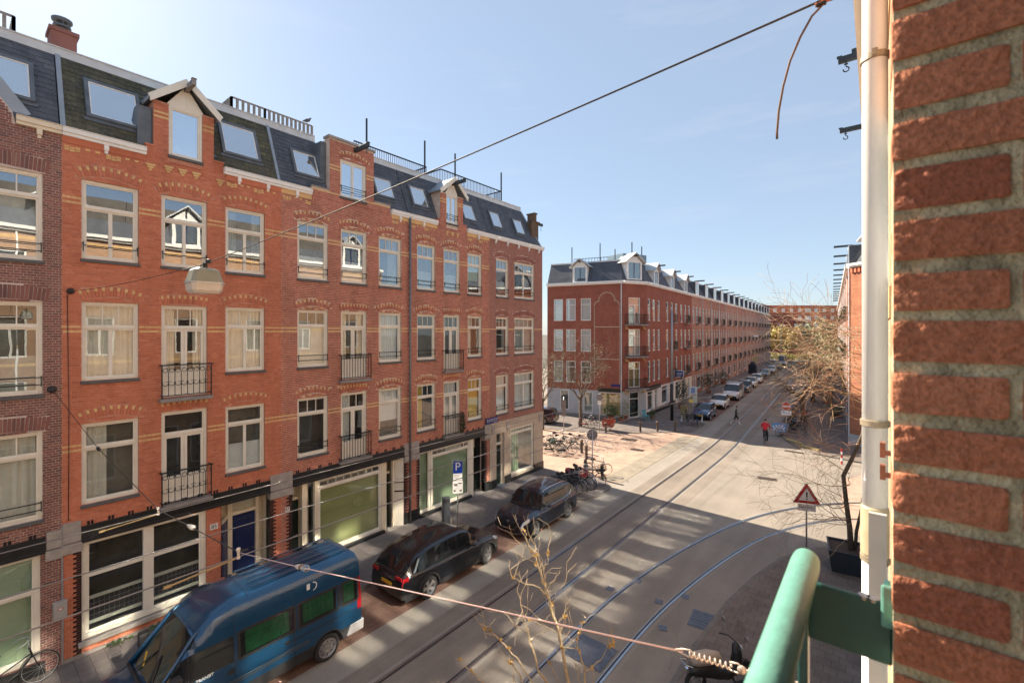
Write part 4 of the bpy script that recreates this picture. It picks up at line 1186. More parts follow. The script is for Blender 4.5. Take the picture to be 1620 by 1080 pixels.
for a, b in ((cx_(8.5), cx_(9.2)), (cx_(11.2), cx_(12.02))): MB().box(a, b, -0.03, 0.22, 14.02, 14.07).build('coping', MT['stonelow'], dmo)
window(hC, *dC, top=0, bn=2, y=0.04, bars=2, glass=MT['skylight'])
lc = MB(); lc.box(cx_(9.0), cx_(9.22), 0.25, 1.0, 13.95, 15.9); lc.build('lead_cheek', MT['lead'], hC)
hoist(hC, cx_(10.3), 15.78, 0.95)
cornice(hC, 0.0, cx_(8.5)); cornice(hC, cx_(12.02), LC)
frieze(hC, [(0, cx_(8.5)), (cx_(12.05), LC)], MT['brickY'])
body(hC, 0, LC); parapet(hC, 0, cx_(9.15)); parapet(hC, cx_(11.25), LC)
roof_rail(hC, [(0.0, 1.3), (cx_(9.2), 1.3)], h=0.5, gap=0.16, w=0.07)
roof_rail(hC, [(cx_(11.2), 1.5), (LC, 1.5)], h=0.62, gap=0.115, w=0.018, m=MT['iron'])
pp = MB(); pp.bar((cx_(11.77), 1.4, 16.1), (cx_(11.77), 1.4, 18.1), 0.06, 0.06); pp.build('roof_pole', MT['iron'], hC)
dp = MB(); dp.tube([(LC, -0.1, 0.0), (LC, -0.1, 13.7)], 0.05, 10)
for zz in (1.2, 3.6, 6.0, 8.6, 11.2, 13.2): dp.lathe([(0.062, zz), (0.062, zz+0.05)], (LC, -0.1, 0), n=10)
dp.build('downpipe', mat('downpipe_zinc', (0.20,0.19,0.19), 0.55, 0.4, var=0.15, dirt=0.3), hC, smooth=True)

hD, WD, LD = plain_house('brick_house', 'red brick house with small white gabled dormer and pale green shop window', 13.0, 18.41,
    [(13.46,14.55),(15.1,16.17),(16.75,17.8)], MT['brickC'], MT['mortarC'], True,
    [(13.6, 18.0, 0.0, 3.15)],
    [dict(curtain=('curtaing','low')), dict(curtain=('curtaing','low')), dict(curtain=('blindmint','upper')),
     dict(), dict(curtain=('curtaing','sides')), dict(curtain=('curtain','left')),
     dict(curtain=('curtainy','left')), dict(curtain=('curtainw','full')), dict(curtain=('curtainy','full'))], {(1,1),(2,1)})
dx = lambda y: y-13.0
balcony(hD, dx(15.02), dx(16.25), 6.76, 'plain'); balcony(hD, dx(15.02), dx(16.25), 3.62, 'plain')
fascia(hD, dx(13.6), dx(18.15), 3.15, 3.53)
rc = MB(); rc.box(dx(13.6), dx(18.0), 0.7, 0.74, 0, 3.15); rc.box(dx(13.6), dx(18.0), 0.0, 0.7, 3.1, 3.14); rc.build('porch', MT['cream'], hD)
stone_block(hD, 0.0, dx(13.56), 2.85, 3.66); quoins(hD, dx(13.6), 0.6, 2.85, -1, long=0.2, short=0.12)
pk = MB(); pk.box(0.0, dx(13.6), -0.05, 0.2, 0.0, 0.6); pk.build('pier_base', MT['black'], hD, bevel=0.01)
window(hD, dx(13.62), dx(14.34), 0.24, 3.1, top=0, curtain=('blindmint','blind'), glass=MT['glasslow'], sill=False, y=0.1, fw=0.08, frame=MT['creamw'])
window(hD, dx(14.34), dx(16.98), 0.24, 3.1, top=0.10, tn=8, bn=1, curtain=('blindmint','lower'), glass=MT['glasslow'], sill=False, fw=0.10, frame=MT['creamw'])
pl_ = MB(); pl_.box(dx(13.62), dx(17.0), -0.08, 0.16, 0.0, 0.24); pl_.build('plinth', MT['black'], hD, bevel=0.01)
pf = MB(); pf.box(dx(16.98), dx(17.22), 0.04, 0.18, 0.1, 3.1); pf.build('door_frame', MT['creamw'], hD, bevel=0.006)
door(hD, dx(17.25), dx(17.9), 0.1, 2.4, 0.5, MT['grndoor'])
st_ = MB(); st_.box(dx(17.2), dx(18.05), -0.1, 0.6, 0, 0.12); st_.build('door_step', MT['stonelow'], hD, bevel=0.01)
stone_block(hD, dx(18.0), LD, 2.85, 3.66); quoins(hD, dx(18.0), 0.6, 2.85, 1, long=0.24, short=0.15)
pk = MB(); pk.box(dx(18.0), LD, -0.05, 0.2, 0.0, 0.6); pk.build('pier_base', MT['black'], hD, bevel=0.01)
hs = [(dx(14.72), dx(16.5), 13, 15.6), (dx(13.45), dx(14.37), 14.4, 15.4), (dx(16.75), dx(17.68), 14.4, 15.3)]
slates(hD, 0.03, LD, MT['slateA'], hs)
skylight(hD, dx(13.42), dx(14.4), 14.38, 15.42, 'curtainw'); skylight(hD, dx(16.7), dx(17.68), 14.36, 15.32)
gable_dormer(hD, dx(14.85), dx(16.42), dx(15.7), 15.35, 16.1, dx(15.26), dx(16.03), 13.92, 15.33, MT['brickC'], MT['mortarC'])
window(hD, dx(15.26), dx(16.03), 13.92, 15.33, top=0, bn=2, y=0.03, bars=2, glass=MT['skylight'])
for (a, b) in ((dx(14.66), dx(14.85)), (dx(16.42), dx(16.68))):
    s_ = MB(); s_.box(a, b, 0.0, 0.3, 13.66, 13.98); s_.box(a-0.02, b+0.02, -0.03, 0.32, 13.98, 14.03); s_.build('dormer_shoulder', MT['brickC'], hD)
hoist(hD, dx(15.7), 15.82, 0.85)
cornice(hD, 0.0, dx(14.66)); cornice(hD, dx(16.68), LD)
frieze(hD, [(0, dx(14.66)), (dx(16.7), LD)], MT['brickY'])
for y in (15.3, 15.65, 16.0): corbel(hD, dx(y), 13.5)
body(hD, 0, LD); parapet(hD, 0, LD)
roof_rail(hD, [(0, 1.5), (dx(15.3), 1.5), (dx(15.3), 2.6)], h=0.62, gap=0.115, w=0.018, m=MT['iron'])
roof_rail(hD, [(dx(16.2), 2.6), (dx(16.2), 1.4), (LD, 1.4)], h=0.75, gap=0.115, w=0.018, m=MT['iron'])
for y in (15.11, 17.22):
    pp = MB(); pp.bar((dx(y), 1.4, 16.1), (dx(y), 1.4, 18.2), 0.06, 0.06); pp.build('roof_pole', MT['iron'], hD)

hE, WE, LE = plain_house('brick_house', 'brown red corner house on beige stone ground floor with black plinth', 18.41, 23.4,
    [(18.97,20.03),(20.6,22.52)], MT['brickE'], MT['mortarC'], False,
    [(18.41, 23.4, 0.0, 3.62)],
    [dict(tn=3, curtain=('curtaing','low')), dict(tn=4, bn=2), dict(curtain=('curtaing','sides')), dict(tn=4, bn=2, curtain=('curtaing','full'), room='roomlt'), dict(curtain=('curtainw','full')), dict(tn=4, bn=2, curtain=('curtainw','full'), room='roomlt')], set())
ex = lambda y: y-18.41
gf = MB()
for a, b, c, d in cells(0, LE, 0.0, 3.62, [(ex(18.95), ex(19.62), 0, 3.0), (ex(20.2), ex(22.45), 0.4, 3.1)]): gf.box(a, b, -0.05, 0.3, c, d)
gf.build('ground_floor_wall', MT['render'], hE)
bp_ = MB(); bp_.box(ex(18.41), ex(18.93), -0.09, 0.1, 0, 0.56); bp_.box(ex(19.64), ex(20.2), -0.09, 0.1, 0, 0.56); bp_.box(ex(20.2), ex(22.45), -0.1, 0.1, 0, 0.3); bp_.box(ex(22.45), LE+0.04, -0.09, 0.1, 0, 0.56)
bp_.build('plinth', MT['black'], hE, bevel=0.01)
window(hE, ex(20.2), ex(22.45), 0.40, 3.1, top=0.09, tn=8, bn=1, y=0.02, glass=MT['glasslow'], sill=False, fw=0.1, frame=MT['creamw'], curtain=('blindmint','left'), room='roomlt')
door(hE, ex(18.97), ex(19.6), 0.1, 2.35, 0.2, MT['grndoor'])
MB().box(ex(18.97), ex(19.6), 0.22, 0.24, 2.45, 2.95).build('transom_pane', MT['glasslow'], hE)
pf = MB(); pf.box(ex(18.95), ex(19.0), 0.1, 0.26, 0.1, 3.0); pf.box(ex(19.56), ex(19.62), 0.1, 0.26, 0.1, 3.0); pf.box(ex(19.0), ex(19.56), 0.1, 0.26, 2.35, 2.45); pf.build('door_frame', MT['creamw'], hE)
st_ = MB(); st_.box(ex(18.9), ex(19.66), -0.35, 0.2, 0, 0.12); st_.build('door_step', mat('step_blue', (0.07,0.08,0.10), 0.7), hE, bevel=0.01)
sb = MB()
for y in (18.66, 19.92, 23.1): sb.box(ex(y)-0.14, ex(y)+0.14, -0.085, 0.0, 3.05, 3.55)
sb.build('stone_block', MT['stone'], hE, bevel=0.012)
bd = MB(); bd.box(0, LE, -0.1, 0.3, 3.56, 3.66); bd.build('string_course', MT['render'], hE, bevel=0.01)
SNE = mat('street_sign_blue', (0.02,0.02,0.13), 0.4)
ss = MB().box(ex(18.05), ex(19.0), -0.10, -0.07, 3.66, 4.0).build('street_name_sign', SNE, hE)
sm_ = MB()
for (zz, xs) in ((3.90, (18.12, 18.3, 18.46, 18.62, 18.78, 18.9)), (3.82, (18.12, 18.25, 18.42, 18.55, 18.7, 18.85)), (3.72, (18.7, 18.82))):
    for xq in xs: sm_.box(ex(xq), ex(xq)+0.09, -0.103, -0.10, zz-0.018, zz+0.018)
sm_.build('sign_print', mat('sign_print_white', (0.5,0.52,0.6), 0.5), ss)
slates(hE, 0.03, LE-0.05, MT['slateA'], [(ex(18.97), ex(19.85), 14.4, 15.4), (ex(21.07), ex(21.95), 14.4, 15.3)], hipr=0.95)
skylight(hE, ex(18.95), ex(19.86), 14.38, 15.36); skylight(hE, ex(21.05), ex(21.97), 14.36, 15.32)
cornice(hE, 0, LE+0.08)
body(hE, 0, LE-0.02, hip=1.0); parapet(hE, 0, LE-0.95)
hp = MB(); hp.poly([(LE-0.04, sy(SZ0), SZ0), (LE-0.04, 9, SZ0), (LE-0.98, 9, SZ1), (LE-0.98, sy(SZ1), SZ1)], [(0,1,2,3)]); hp.build('hip_slope', MT['slateA'], hE)
hq = MB(); hq.bar((LE-0.03, sy(SZ0)-0.03, SZ0), (LE-0.97, sy(SZ1)-0.03, SZ1), 0.09, 0.05, up=(0,1,0)); hq.build('hip_flashing', MT['zinc'], hE)
roof_rail(hE, [(0, 1.4), (ex(21.05), 1.4), (ex(21.05), 3)], h=0.75, gap=0.115, w=0.018, m=MT['iron'])
pp = MB(); pp.bar((ex(21.02), 1.35, 16.1), (ex(21.02), 1.35, 18.2), 0.06, 0.06); pp.build('roof_pole', MT['iron'], hE)
MT['gabledark'] = mat('brick_weathered', (0.13,0.085,0.055), 0.9, var=0.3, scale=8, dirt=0.4)
# gable on the side street with its hoist beam
gs = MB(); gs.box(LE-0.75, LE-0.02, 0.28, 1.9, 13.7, 15.4); gs.box(LE-0.22, LE+0.02, 0.45, 1.0, 15.4, 16.0); gs.box(LE-0.26, LE+0.06, 0.40, 1.05, 16.0, 16.08); gs.box(LE-0.34, LE+0.05, 0.2, 2.0, 15.4, 15.48)
gs.build('side_gable', MT['gabledark'], hE)
hb = MB(); hb.box(LE-0.3, LE+1.15, 0.74, 0.86, 15.5, 15.66); hbo = hb.build('hoist_beam', MT['beam'], hE)
hk = MB(); hk.bar((LE+1.0, 0.8, 15.5), (LE+1.0, 0.8, 15.3), 0.015, 0.015); hk.tube([(LE+1.0+0.05*sin(a), 0.8, 15.25+0.05*cos(a)) for a in [i*pi/6 for i in range(10)]], 0.011, 5); hk.build('hook', MT['iron'], hbo)
sw_ = MB(); sw_.box(LE-0.02, LE+0.0, 0.0, 10, 0, 13.7); sw_.build('side_wall', MT['brickE'], hE)
bg = MB(); bg.box(LE-0.1, LE+0.05, 0.0, 10, 13.66, 13.86); bg.build('side_cornice', MT['white'], hE)
# ------------------------------------------------------------------ far blocks
MT['brickFar'] = paver_mat('brick_far_red', (0.27,0.085,0.055), (0.32,0.105,0.07), (0.30,0.17,0.13), 0.22, 0.07)
def wall_brick_mat(name, c1, c2, cm):
    """brick bond drawn on upright walls: along the wall by up"""
    m = paver_mat(name, c1, c2, cm, 0.22, 0.066, rough=0.85, dirt=0.2)
    t = m.node_tree
    br = [n for n in t.nodes if n.type == 'TEX_BRICK'][0]; geo = [n for n in t.nodes if n.type == 'NEW_GEOMETRY'][0]
    sp = t.nodes.new('ShaderNodeSeparateXYZ'); cb = t.nodes.new('ShaderNodeCombineXYZ'); ad = t.nodes.new('ShaderNodeMath'); ad.operation = 'ADD'
    t.links.new(geo.outputs['Position'], sp.inputs[0]); t.links.new(sp.outputs['X'], ad.inputs[0]); t.links.new(sp.outputs['Y'], ad.inputs[1])
    t.links.new(ad.outputs[0], cb.inputs['X']); t.links.new(sp.outputs['Z'], cb.inputs['Y']); t.links.new(cb.outputs[0], br.inputs['Vector'])
    return m
MT['brickFar'] = wall_brick_mat('brick_far_red2', (0.26,0.078,0.05), (0.32,0.10,0.066), (0.30,0.16,0.12))
MT['brickFar2'] = wall_brick_mat('brick_far_rose', (0.38,0.185,0.135), (0.44,0.22,0.16), (0.40,0.27,0.21))
MT['brickFar3'] = wall_brick_mat('brick_far_brown', (0.33,0.165,0.12), (0.39,0.19,0.14), (0.33,0.22,0.17))
MT['brickOpp'] = wall_brick_mat('brick_opposite', (0.40,0.23,0.14), (0.46,0.28,0.17), (0.42,0.32,0.24))
MT['greywall'] = mat('paint_pale_grey', (0.40,0.42,0.44), 0.7, var=0.06, scale=2, dirt=0.15)
MT['roofF'] = wall_brick_mat('slate_far', (0.09,0.10,0.12), (0.12,0.13,0.15), (0.05,0.055,0.065))
MT['tealchair'] = mat('chair_turquoise', (0.05,0.36,0.42), 0.5)
MT['farglass'] = glass_mat('far_window_glass', base=0.10, gain=1.0, wave=0)
def fwin(parent, x0, x1, z0, z1, org=(0,0,0), ang=0.0, glass=None, frame=None, blind=None, door=False, name='window', y=0.05, top=0.28):
    f = MB(); w = 0.085
    f.box(x0, x0+w, y, y+0.1, z0, z1); f.box(x1-w, x1, y, y+0.1, z0, z1); f.box(x0+w, x1-w, y, y+0.1, z1-w, z1); f.box(x0+w, x1-w, y-0.05, y+0.1, z0-0.02, z0+w)
    if top: f.box(x0+w, x1-w, y, y+0.1, z1-(z1-z0)*top-0.03, z1-(z1-z0)*top+0.03)
    if door: f.box((x0+x1)/2-0.05, (x0+x1)/2+0.05, y, y+0.1, z0+w, z1-(z1-z0)*top-0.03)
    o = f.build(name, frame or MT['white'], parent); o.location = org; o.rotation_euler = (0, 0, ang)
    MB().box(x0+w, x1-w, y+0.05, y+0.056, z0+w, z1-w).build('pane', glass or MT['farglass'], o)
    MB().box(x0+w, x1-w, y+0.16, y+0.17, z0+w, z1-w).build('blind' if blind else 'interior', MT[blind or 'room'], o)
    return o
def fbalcony(parent, x0, x1, z, org, ang, deep=0.7, h=0.95, plant=None):
    b = MB(); b.box(x0, x1, -deep, 0.0, z-0.14, z); o = b.build('balcony', MT['stonelow'], parent); o.location = org; o.rotation_euler = (0, 0, ang)
    r = MB()
    pts = [(x0+0.03, 0.0), (x0+0.03, -deep+0.03), (x1-0.03, -deep+0.03), (x1-0.03, 0.0)]
    for a, c in zip(pts, pts[1:]):
        A, B = Vector((*a, z)), Vector((*c, z)); n = max(2, int((B-A).length/0.12))
        r.bar(A+Vector((0,0,h)), B+Vector((0,0,h)), 0.04, 0.04); r.bar(A+Vector((0,0,0.08)), B+Vector((0,0,0.08)), 0.03, 0.03)
        for i in range(n+1): p = A+(B-A)*i/n; r.bar(p, p+Vector((0,0,h)), 0.016, 0.016)
    r.build('railing', MT['iron'], o)
    if plant:
        leaf_cloud(MB(), (x0+x1)/2, -deep+0.1, z+0.6, 0.45, 0.25, 0.5, 90, 0.14).build('plant', MT['leafdk'], o)
    return o
def leaf_cloud(mb, cx, cy, cz, rx, ry, rz, n, s):
    for _ in range(n):
        while True:
            u = Vector((random.uniform(-1,1), random.uniform(-1,1), random.uniform(-1,1)))
            if u.length < 1: break
        c = Vector((cx+u.x*rx, cy+u.y*ry, cz+u.z*rz)); d = Vector((random.gauss(0,1), random.gauss(0,1), random.gauss(0,1))).normalized()
        e = d.orthogonal().normalized(); k = s*random.uniform(0.5, 1.2)
        g = d.cross(e)
        mb.poly([c-e*k*0.5, c+g*k*0.32, c+e*k*0.5, c-g*k*0.32], [(0,1,2,3)])
    return mb
def place(o, org, ang): o.location = org; o.rotation_euler = (0, 0, ang); return o
def far_facade(parent, L, org, ang, holes, m, z1=13.4, z0=0.0, t=0.35, name='wall'):
    mb = MB()
    for a, b, c, d in cells(0, L, z0, z1, holes): mb.box(a, b, 0.0, t, c, d)
    return place(mb.build(name, m, parent), org, ang)
def far_roof(parent, L, org, ang, z0=13.62, z1=15.7, back=1.1, m=None):
    r = MB(); r.poly([(0, 0.0, z0), (L, 0.0, z0), (L, back, z1), (0, back, z1), (0, 8, z1), (L, 8, z1)], [(0,1,2,3), (3,2,5,4)])
    r.poly([(0, 0, z0), (0, back, z1), (0, 8, z1), (0, 8, z0)], [(0,1,2,3)]); r.poly([(L, 0, z0), (L, back, z1), (L, 8, z1), (L, 8, z0)], [(0,1,2,3)])
    o = place(r.build('roof', m or MT['roofF'], parent), org, ang)
    e = MB(); e.box(0, L, back-0.05, back+0.15, z1, z1+0.12); e.build('roof_edge', MT['zincpale'], o)
    return o
def far_cornice(parent, L, org, ang, z=13.36):
    c = MB(); c.box(0, L, -0.32, 0.1, z+0.06, z+0.24); c.box(0, L, -0.18, 0.1, z-0.06, z+0.06)
    return place(c.build('cornice', MT['white'], parent), org, ang)
def white_dormer(parent, xc, w, zb, zE, zA, org, ang, hoistL=0.6):
    d = MB()
    for sg in (-1, 1): d.box(xc+sg*w/2-0.09, xc+sg*w/2+0.09, -0.02, 1.3, zb, zE)
    d.box(xc-w/2+0.09, xc+w/2-0.09, -0.01, 0.1, zE-0.12, zE); d.box(xc-w/2+0.09, xc+w/2-0.09, -0.01, 0.1, zb, zb+0.1)
    d.prism([(xc-w/2-0.05, 0.0, zE), (xc+w/2+0.05, 0.0, zE), (xc, 0.0, zA-0.05)], (0, 0.1, 0))
    o = place(d.build('dormer', MT['white'], parent), org, ang)
    MB().box(xc-w/2+0.09, xc+w/2-0.09, 0.05, 0.06, zb+0.1, zE-0.12).build('pane', MT['farglass'], o)
    MB().box(xc-w/2+0.09, xc+w/2-0.09, 0.15, 0.16, zb+0.1, zE-0.12).build('interior', MT['room'], o)
    MB().box(xc-0.03, xc+0.03, 0.03, 0.07, zb+0.1, zE-0.12).build('mullion', MT['bluedoor'], o)
    r = MB()
    for sg in (-1, 1):
        a0, a1 = Vector((xc, -0.3, zA)), Vector((xc+sg*(w/2+0.42), -0.3, zE-0.14)); r.prism([a0, a1, a1+Vector((0,0,0.09)), a0+Vector((0,0,0.09))], (0, 1.9, 0))
    r.build('dormer_roof', MT['zincpale'], o)
    b = MB(); b.box(xc-0.05, xc+0.05, -hoistL, 0.3, zA-0.33, zA-0.19); b.build('hoist_beam', MT['beam'], o)
    return o

# ---- corner building across the side street
P0, P1, P2 = Vector((-26.96, 39.65, 0)), Vector((-19.3, 41.4, 0)), Vector((-18.06, 44.13, 0))
cb = thing('corner_building', 'dark red brick corner block with pale grey ground floor and chamfered corner', 'building', tuple(P1))
LF, LD_ = (P1-P0).length, (P2-P1).length
aF, aD = atan2(P1.y-P0.y, P1.x-P0.x), atan2(P2.y-P1.y, P2.x-P1.x)
aR = pi/2 + BA; LR = 18.2
oF, oD, oR = P0-P1, Vector((0,0,0)), P2-P1
R3 = [(9.74,11.98),(6.6,8.86),(3.44,5.63)]
cF = [(0.7,1.72),(2.05,3.08),(3.62,4.68)]
hF = [(a, b, z0, z1) for z0, z1 in R3 for a, b in cF]
gF = [(1.4,2.35,0.58,2.62),(3.9,4.85,0.4,2.55),(5.6,7.72,0.25,2.6)]
far_facade(cb, LF, oF, aF, hF, MT['brickFar'], z0=2.75)
far_facade(cb, LF, oF, aF, gF, MT['greywall'], z1=2.75, name='ground_floor_wall')
for i, h in enumerate(hF): fwin(cb, *h, oF, aF, blind='curtainw' if i < 6 else 'room')
for i, h in enumerate(gF): fwin(cb, *h, oF, aF, top=0, blind=['leafo','curtaing','leafo'][i] if i else 'room', glass=MT['glasslow'])
sg_ = MB(); sg_.box(5.45, 7.8, -0.12, 0.05, 2.66, 3.0); place(sg_.build('shop_fascia', MT['grndoor'], cb), oF, aF)
sn = MB(); sn.box(6.75, 7.7, -0.05, 0.0, 3.2, 3.45); place(sn.build('street_name_sign', SNE, cb), oF, aF)
pl_ = MB(); pl_.box(0, LF, -0.04, 0.02, 0, 0.32); place(pl_.build('plinth', MT['stonelow'], cb), oF, aF)
# outline of a blind arch in pale bricks
ab = MB(); ay0, ay1, ztop = 5.05, 7.55, 11.2
for zz in [3.4+0.14*i for i in range(int((ztop-3.4)/0.14))]:
    for xx in (ay0, ay1): ab.box(xx-0.05, xx+0.05, -0.025, 0.01, zz, zz+0.07)
for (cx, cz, r, a0, a1) in ((ay0+0.45, ztop, 0.45, 90, 180), (ay1-0.45, ztop, 0.45, 0, 90), ((ay0+ay1)/2, ztop+0.5, 0.8, 0, 180)):
    n = int(r*abs(a1-a0)/57/0.11)
    for i in range(n+1):
        a = radians(a0+(a1-a0)*i/n); ab.obox((cx+r*cos(a), 0, cz+r*sin(a)), Vector((cos(a),0,sin(a)))*0.06, (0,0.025,0), Vector((-sin(a),0,cos(a)))*0.03)
for zz in (5.85, 9.05): ab.box(ay0, ay1, -0.02, 0.01, zz, zz+0.07)
place(ab.build('arch_outline', mat('brick_pale', (0.52,0.42,0.30), 0.85), cb), oF, aF)['kind'] = 'stuff'
dpF = MB(); dpF.tube([(LF-0.12, -0.08, 0), (LF-0.12, -0.08, 13.4)], 0.06, 8); place(dpF.build('downpipe', MT['zincpale'], cb), oF, aF)
# chamfered corner
hD_ = [(0.75, 2.25, z0-0.35, z1) for z0, z1 in R3]
far_facade(cb, LD_, oD, aD, hD_, MT['brickFar'], z0=2.75); far_facade(cb, LD_, oD, aD, [(0.85,2.15,0,2.75)], MT['greywall'], z1=2.75, name='ground_floor_wall')
for i, h in enumerate(hD_):
    fwin(cb, *h, oD, aD, door=True, blind=['curtaing','curtain','leafo'][i])
    fbalcony(cb, 0.25, LD_-0.25, h[2]-0.05, oD, aD, 0.75, 0.95)
fwin(cb, 0.85, 2.15, 0.1, 2.7, oD, aD, blind='grndoor', name='door', glass=MT['glasslow'])
kb = MB()
for z0, z1 in R3:
    for xx in (0.3, LD_-0.5):
        for q in range(3): kb.box(xx, xx+0.22, -0.1-0.12*(2-q), 0.0, z0-0.9+0.12*q, z0-0.82+0.12*q)
place(kb.build('corbel', MT['brickY'], cb), oD, aD)
# right hand facade towards the street
cR = []
for hN in range(3):
    base = 0.25 + hN*5.95
    cR += [(base+0.35, base+1.15), (base+1.9, base+2.7), (base+3.5, base+4.3)] if hN == 0 else [(base+0.6, base+1.5), (base+2.45, base+3.35), (base+4.3, base+5.2)]
hR = [(a, b, z0, z1) for z0, z1 in R3 for a, b in cR]
gR = [(0.5,2.2,0.5,2.5),(2.9,3.7,0.05,2.5),(5.2,7.4,0.6,2.6),(8.2,9.2,0.05,2.6),(10.5,12.2,0.4,2.6),(13.5,15.0,0.3,2.6),(16.2,17.2,0.05,2.6)]
far_facade(cb, LR, oR, aR, hR, MT['brickFar'], z0=2.75)
far_facade(cb, 10.2, oR, aR, [g_ for g_ in gR if g_[1] < 10], MT['white'], z1=2.75, name='ground_floor_wall')
far_facade(cb, LR-10.2, oR+Vector((cos(aR), sin(aR), 0))*10.2, aR, [(a-10.2, b-10.2, c, d) for a, b, c, d in gR if a > 10.2], MT['creamw'], z1=2.75, name='ground_floor_wall')
for h in hR: fwin(cb, *h, oR, aR, blind=random.choice(['curtainw','room','curtaing']))
for g_ in gR: fwin(cb, *g_, oR, aR, top=0.2, glass=MT['glasslow'])
for hN in (1, 2):
    for k, (z0, z1) in enumerate(R3): fbalcony(cb, 0.25+hN*5.95+2.2, 0.25+hN*5.95+3.6, z0-0.05, oR, aR, 0.5, 0.9, plant=(hN+k) % 2 == 0)
bl = MB(); bl.box(0.2, 10.2, -0.1, 0.02, 0, 0.5); place(bl.build('plinth', MT['black'], cb), oR, aR)
fs = MB(); fs.box(0.1, 4.0, -0.25, 0.05, 2.65, 3.05); place(fs.build('shop_fascia', MT['black'], cb), oR, aR)
bsgn = MB(); bsgn.box(9.4, 9.5, -1.25, -0.15, 3.3, 4.1); bs = place(bsgn.build('projecting_sign', mat('sign_frame_white', (0.7,0.72,0.75), 0.4), cb), oR, aR)
MB().box(9.385, 9.397, -1.17, -0.23, 3.38, 4.02).build('sign_face', mat('sign_face_blue', (0.01,0.06,0.28), 0.4), bs)
smk = MB()
for zz, ws in ((3.76, ((-1.08,-0.85),(-0.8,-0.6),(-0.55,-0.32))), (3.55, ((-0.9,-0.74),(-0.66,-0.5)))):
    for a, b in ws: smk.box(9.378, 9.384, a, b, zz-0.06, zz+0.06)
smk.build('sign_print', MT['enamel'], bs)
for L_, o_, a_ in ((LF, oF, aF), (LD_, oD, aD), (LR, oR, aR)): far_cornice(cb, L_, o_, a_)
# one roof over the three facades
nF, nD, nR = Vector((-sin(aF), cos(aF), 0)), Vector((-sin(aD), cos(aD), 0)), Vector((-sin(aR), cos(aR), 0))
PR = oR + Vector((cos(aR), sin(aR), 0))*LR
A_ = [oF, oD, oR, PR]; B_ = [oF+nF*1.1, oD+(nF+nD)*0.62, oR+(nD+nR)*0.62, PR+nR*1.1]
rf = MB()
for i in range(3):
    rf.poly([A_[i]+Vector((0,0,13.6)), A_[i+1]+Vector((0,0,13.6)), B_[i+1]+Vector((0,0,15.7)), B_[i]+Vector((0,0,15.7))], [(0,1,2,3)])
back = [PR+nR*9, oF+nF*9]
rf.poly([b+Vector((0,0,15.7)) for b in B_] + [b+Vector((0,0,15.7)) for b in back], [tuple(range(6))])
rfo = rf.build('roof', MT['roofF'], cb)
ed = MB()
for i in range(3): ed.bar(B_[i]+Vector((0,0,15.74)), B_[i+1]+Vector((0,0,15.74)), 0.2, 0.14)
ed.build('roof_edge', MT['zincpale'], rfo)
ins = MB(); ins.prism([oF+nF*0.4, oD+(nF+nD)*0.25, oR+(nD+nR)*0.25, PR+nR*0.4, PR+nR*9, oF+nF*9], (0,0,13.5)); ins.build('core', MT['brickFar'], cb)
white_dormer(cb, 3.55, 1.35, 13.62, 15.25, 15.95, oF, aF); white_dormer(cb, LD_/2, 1.7, 13.75, 15.55, 16.35, oD, aD)
for i in range(3): white_dormer(cb, 3.3+5.95*i, 1.25, 13.65, 15.1, 15.85, oR, aR, 0.95)
for (a, b, zz, hh) in ((2.2, 0.9, 15.7, 2.6), (5.2, 1.0, 15.7, 2.9), (6.7, 1.2, 15.7, 1.9)):
    p = oF + Vector((cos(aF), sin(aF), 0))*a + nF*(b+0.6); q = MB(); q.bar(p+Vector((0,0,zz)), p+Vector((0,0,zz+hh*0.7)), 0.07, 0.07); q.build('roof_pole', MT['iron'], cb)
for t_ in (1.2, 4.2):
    p = oR + Vector((cos(aR), sin(aR), 0))*t_ + nR*1.9; q = MB(); q.bar(p+Vector((0,0,15.7)), p+Vector((0,0,18.0)), 0.08, 0.08); q.build('roof_pole', MT['iron'], cb)
rt = MB(); c0 = oD + (nF+nD)*0.9
rt.prism([c0+Vector((0.3,0.4,15.7)), c0+Vector((1.6,3.2,15.7)), c0+Vector((0.2,4.6,15.7)), c0+Vector((-1.8,1.2,15.7))], (0,0,0.85)); rt.build('roof_hut', mat('panel_blue_grey', (0.16,0.24,0.30), 0.4), cb)
trl = oF + nF*1.6
tr_ = MB()
for i in range(12):
    p = trl + Vector((cos(aF), sin(aF), 0))*(2.4+0.32*i); tr_.bar(p+Vector((0,0,15.7)), p+Vector((0,0,16.25)), 0.03, 0.03)
p = trl + Vector((cos(aF), sin(aF), 0))*2.4; tr_.bar(p+Vector((0,0,16.25)), p+Vector((cos(aF), sin(aF), 0))*3.6+Vector((0,0,16.25)), 0.05, 0.05); tr_.build('roof_railing', MT['iron'], cb)

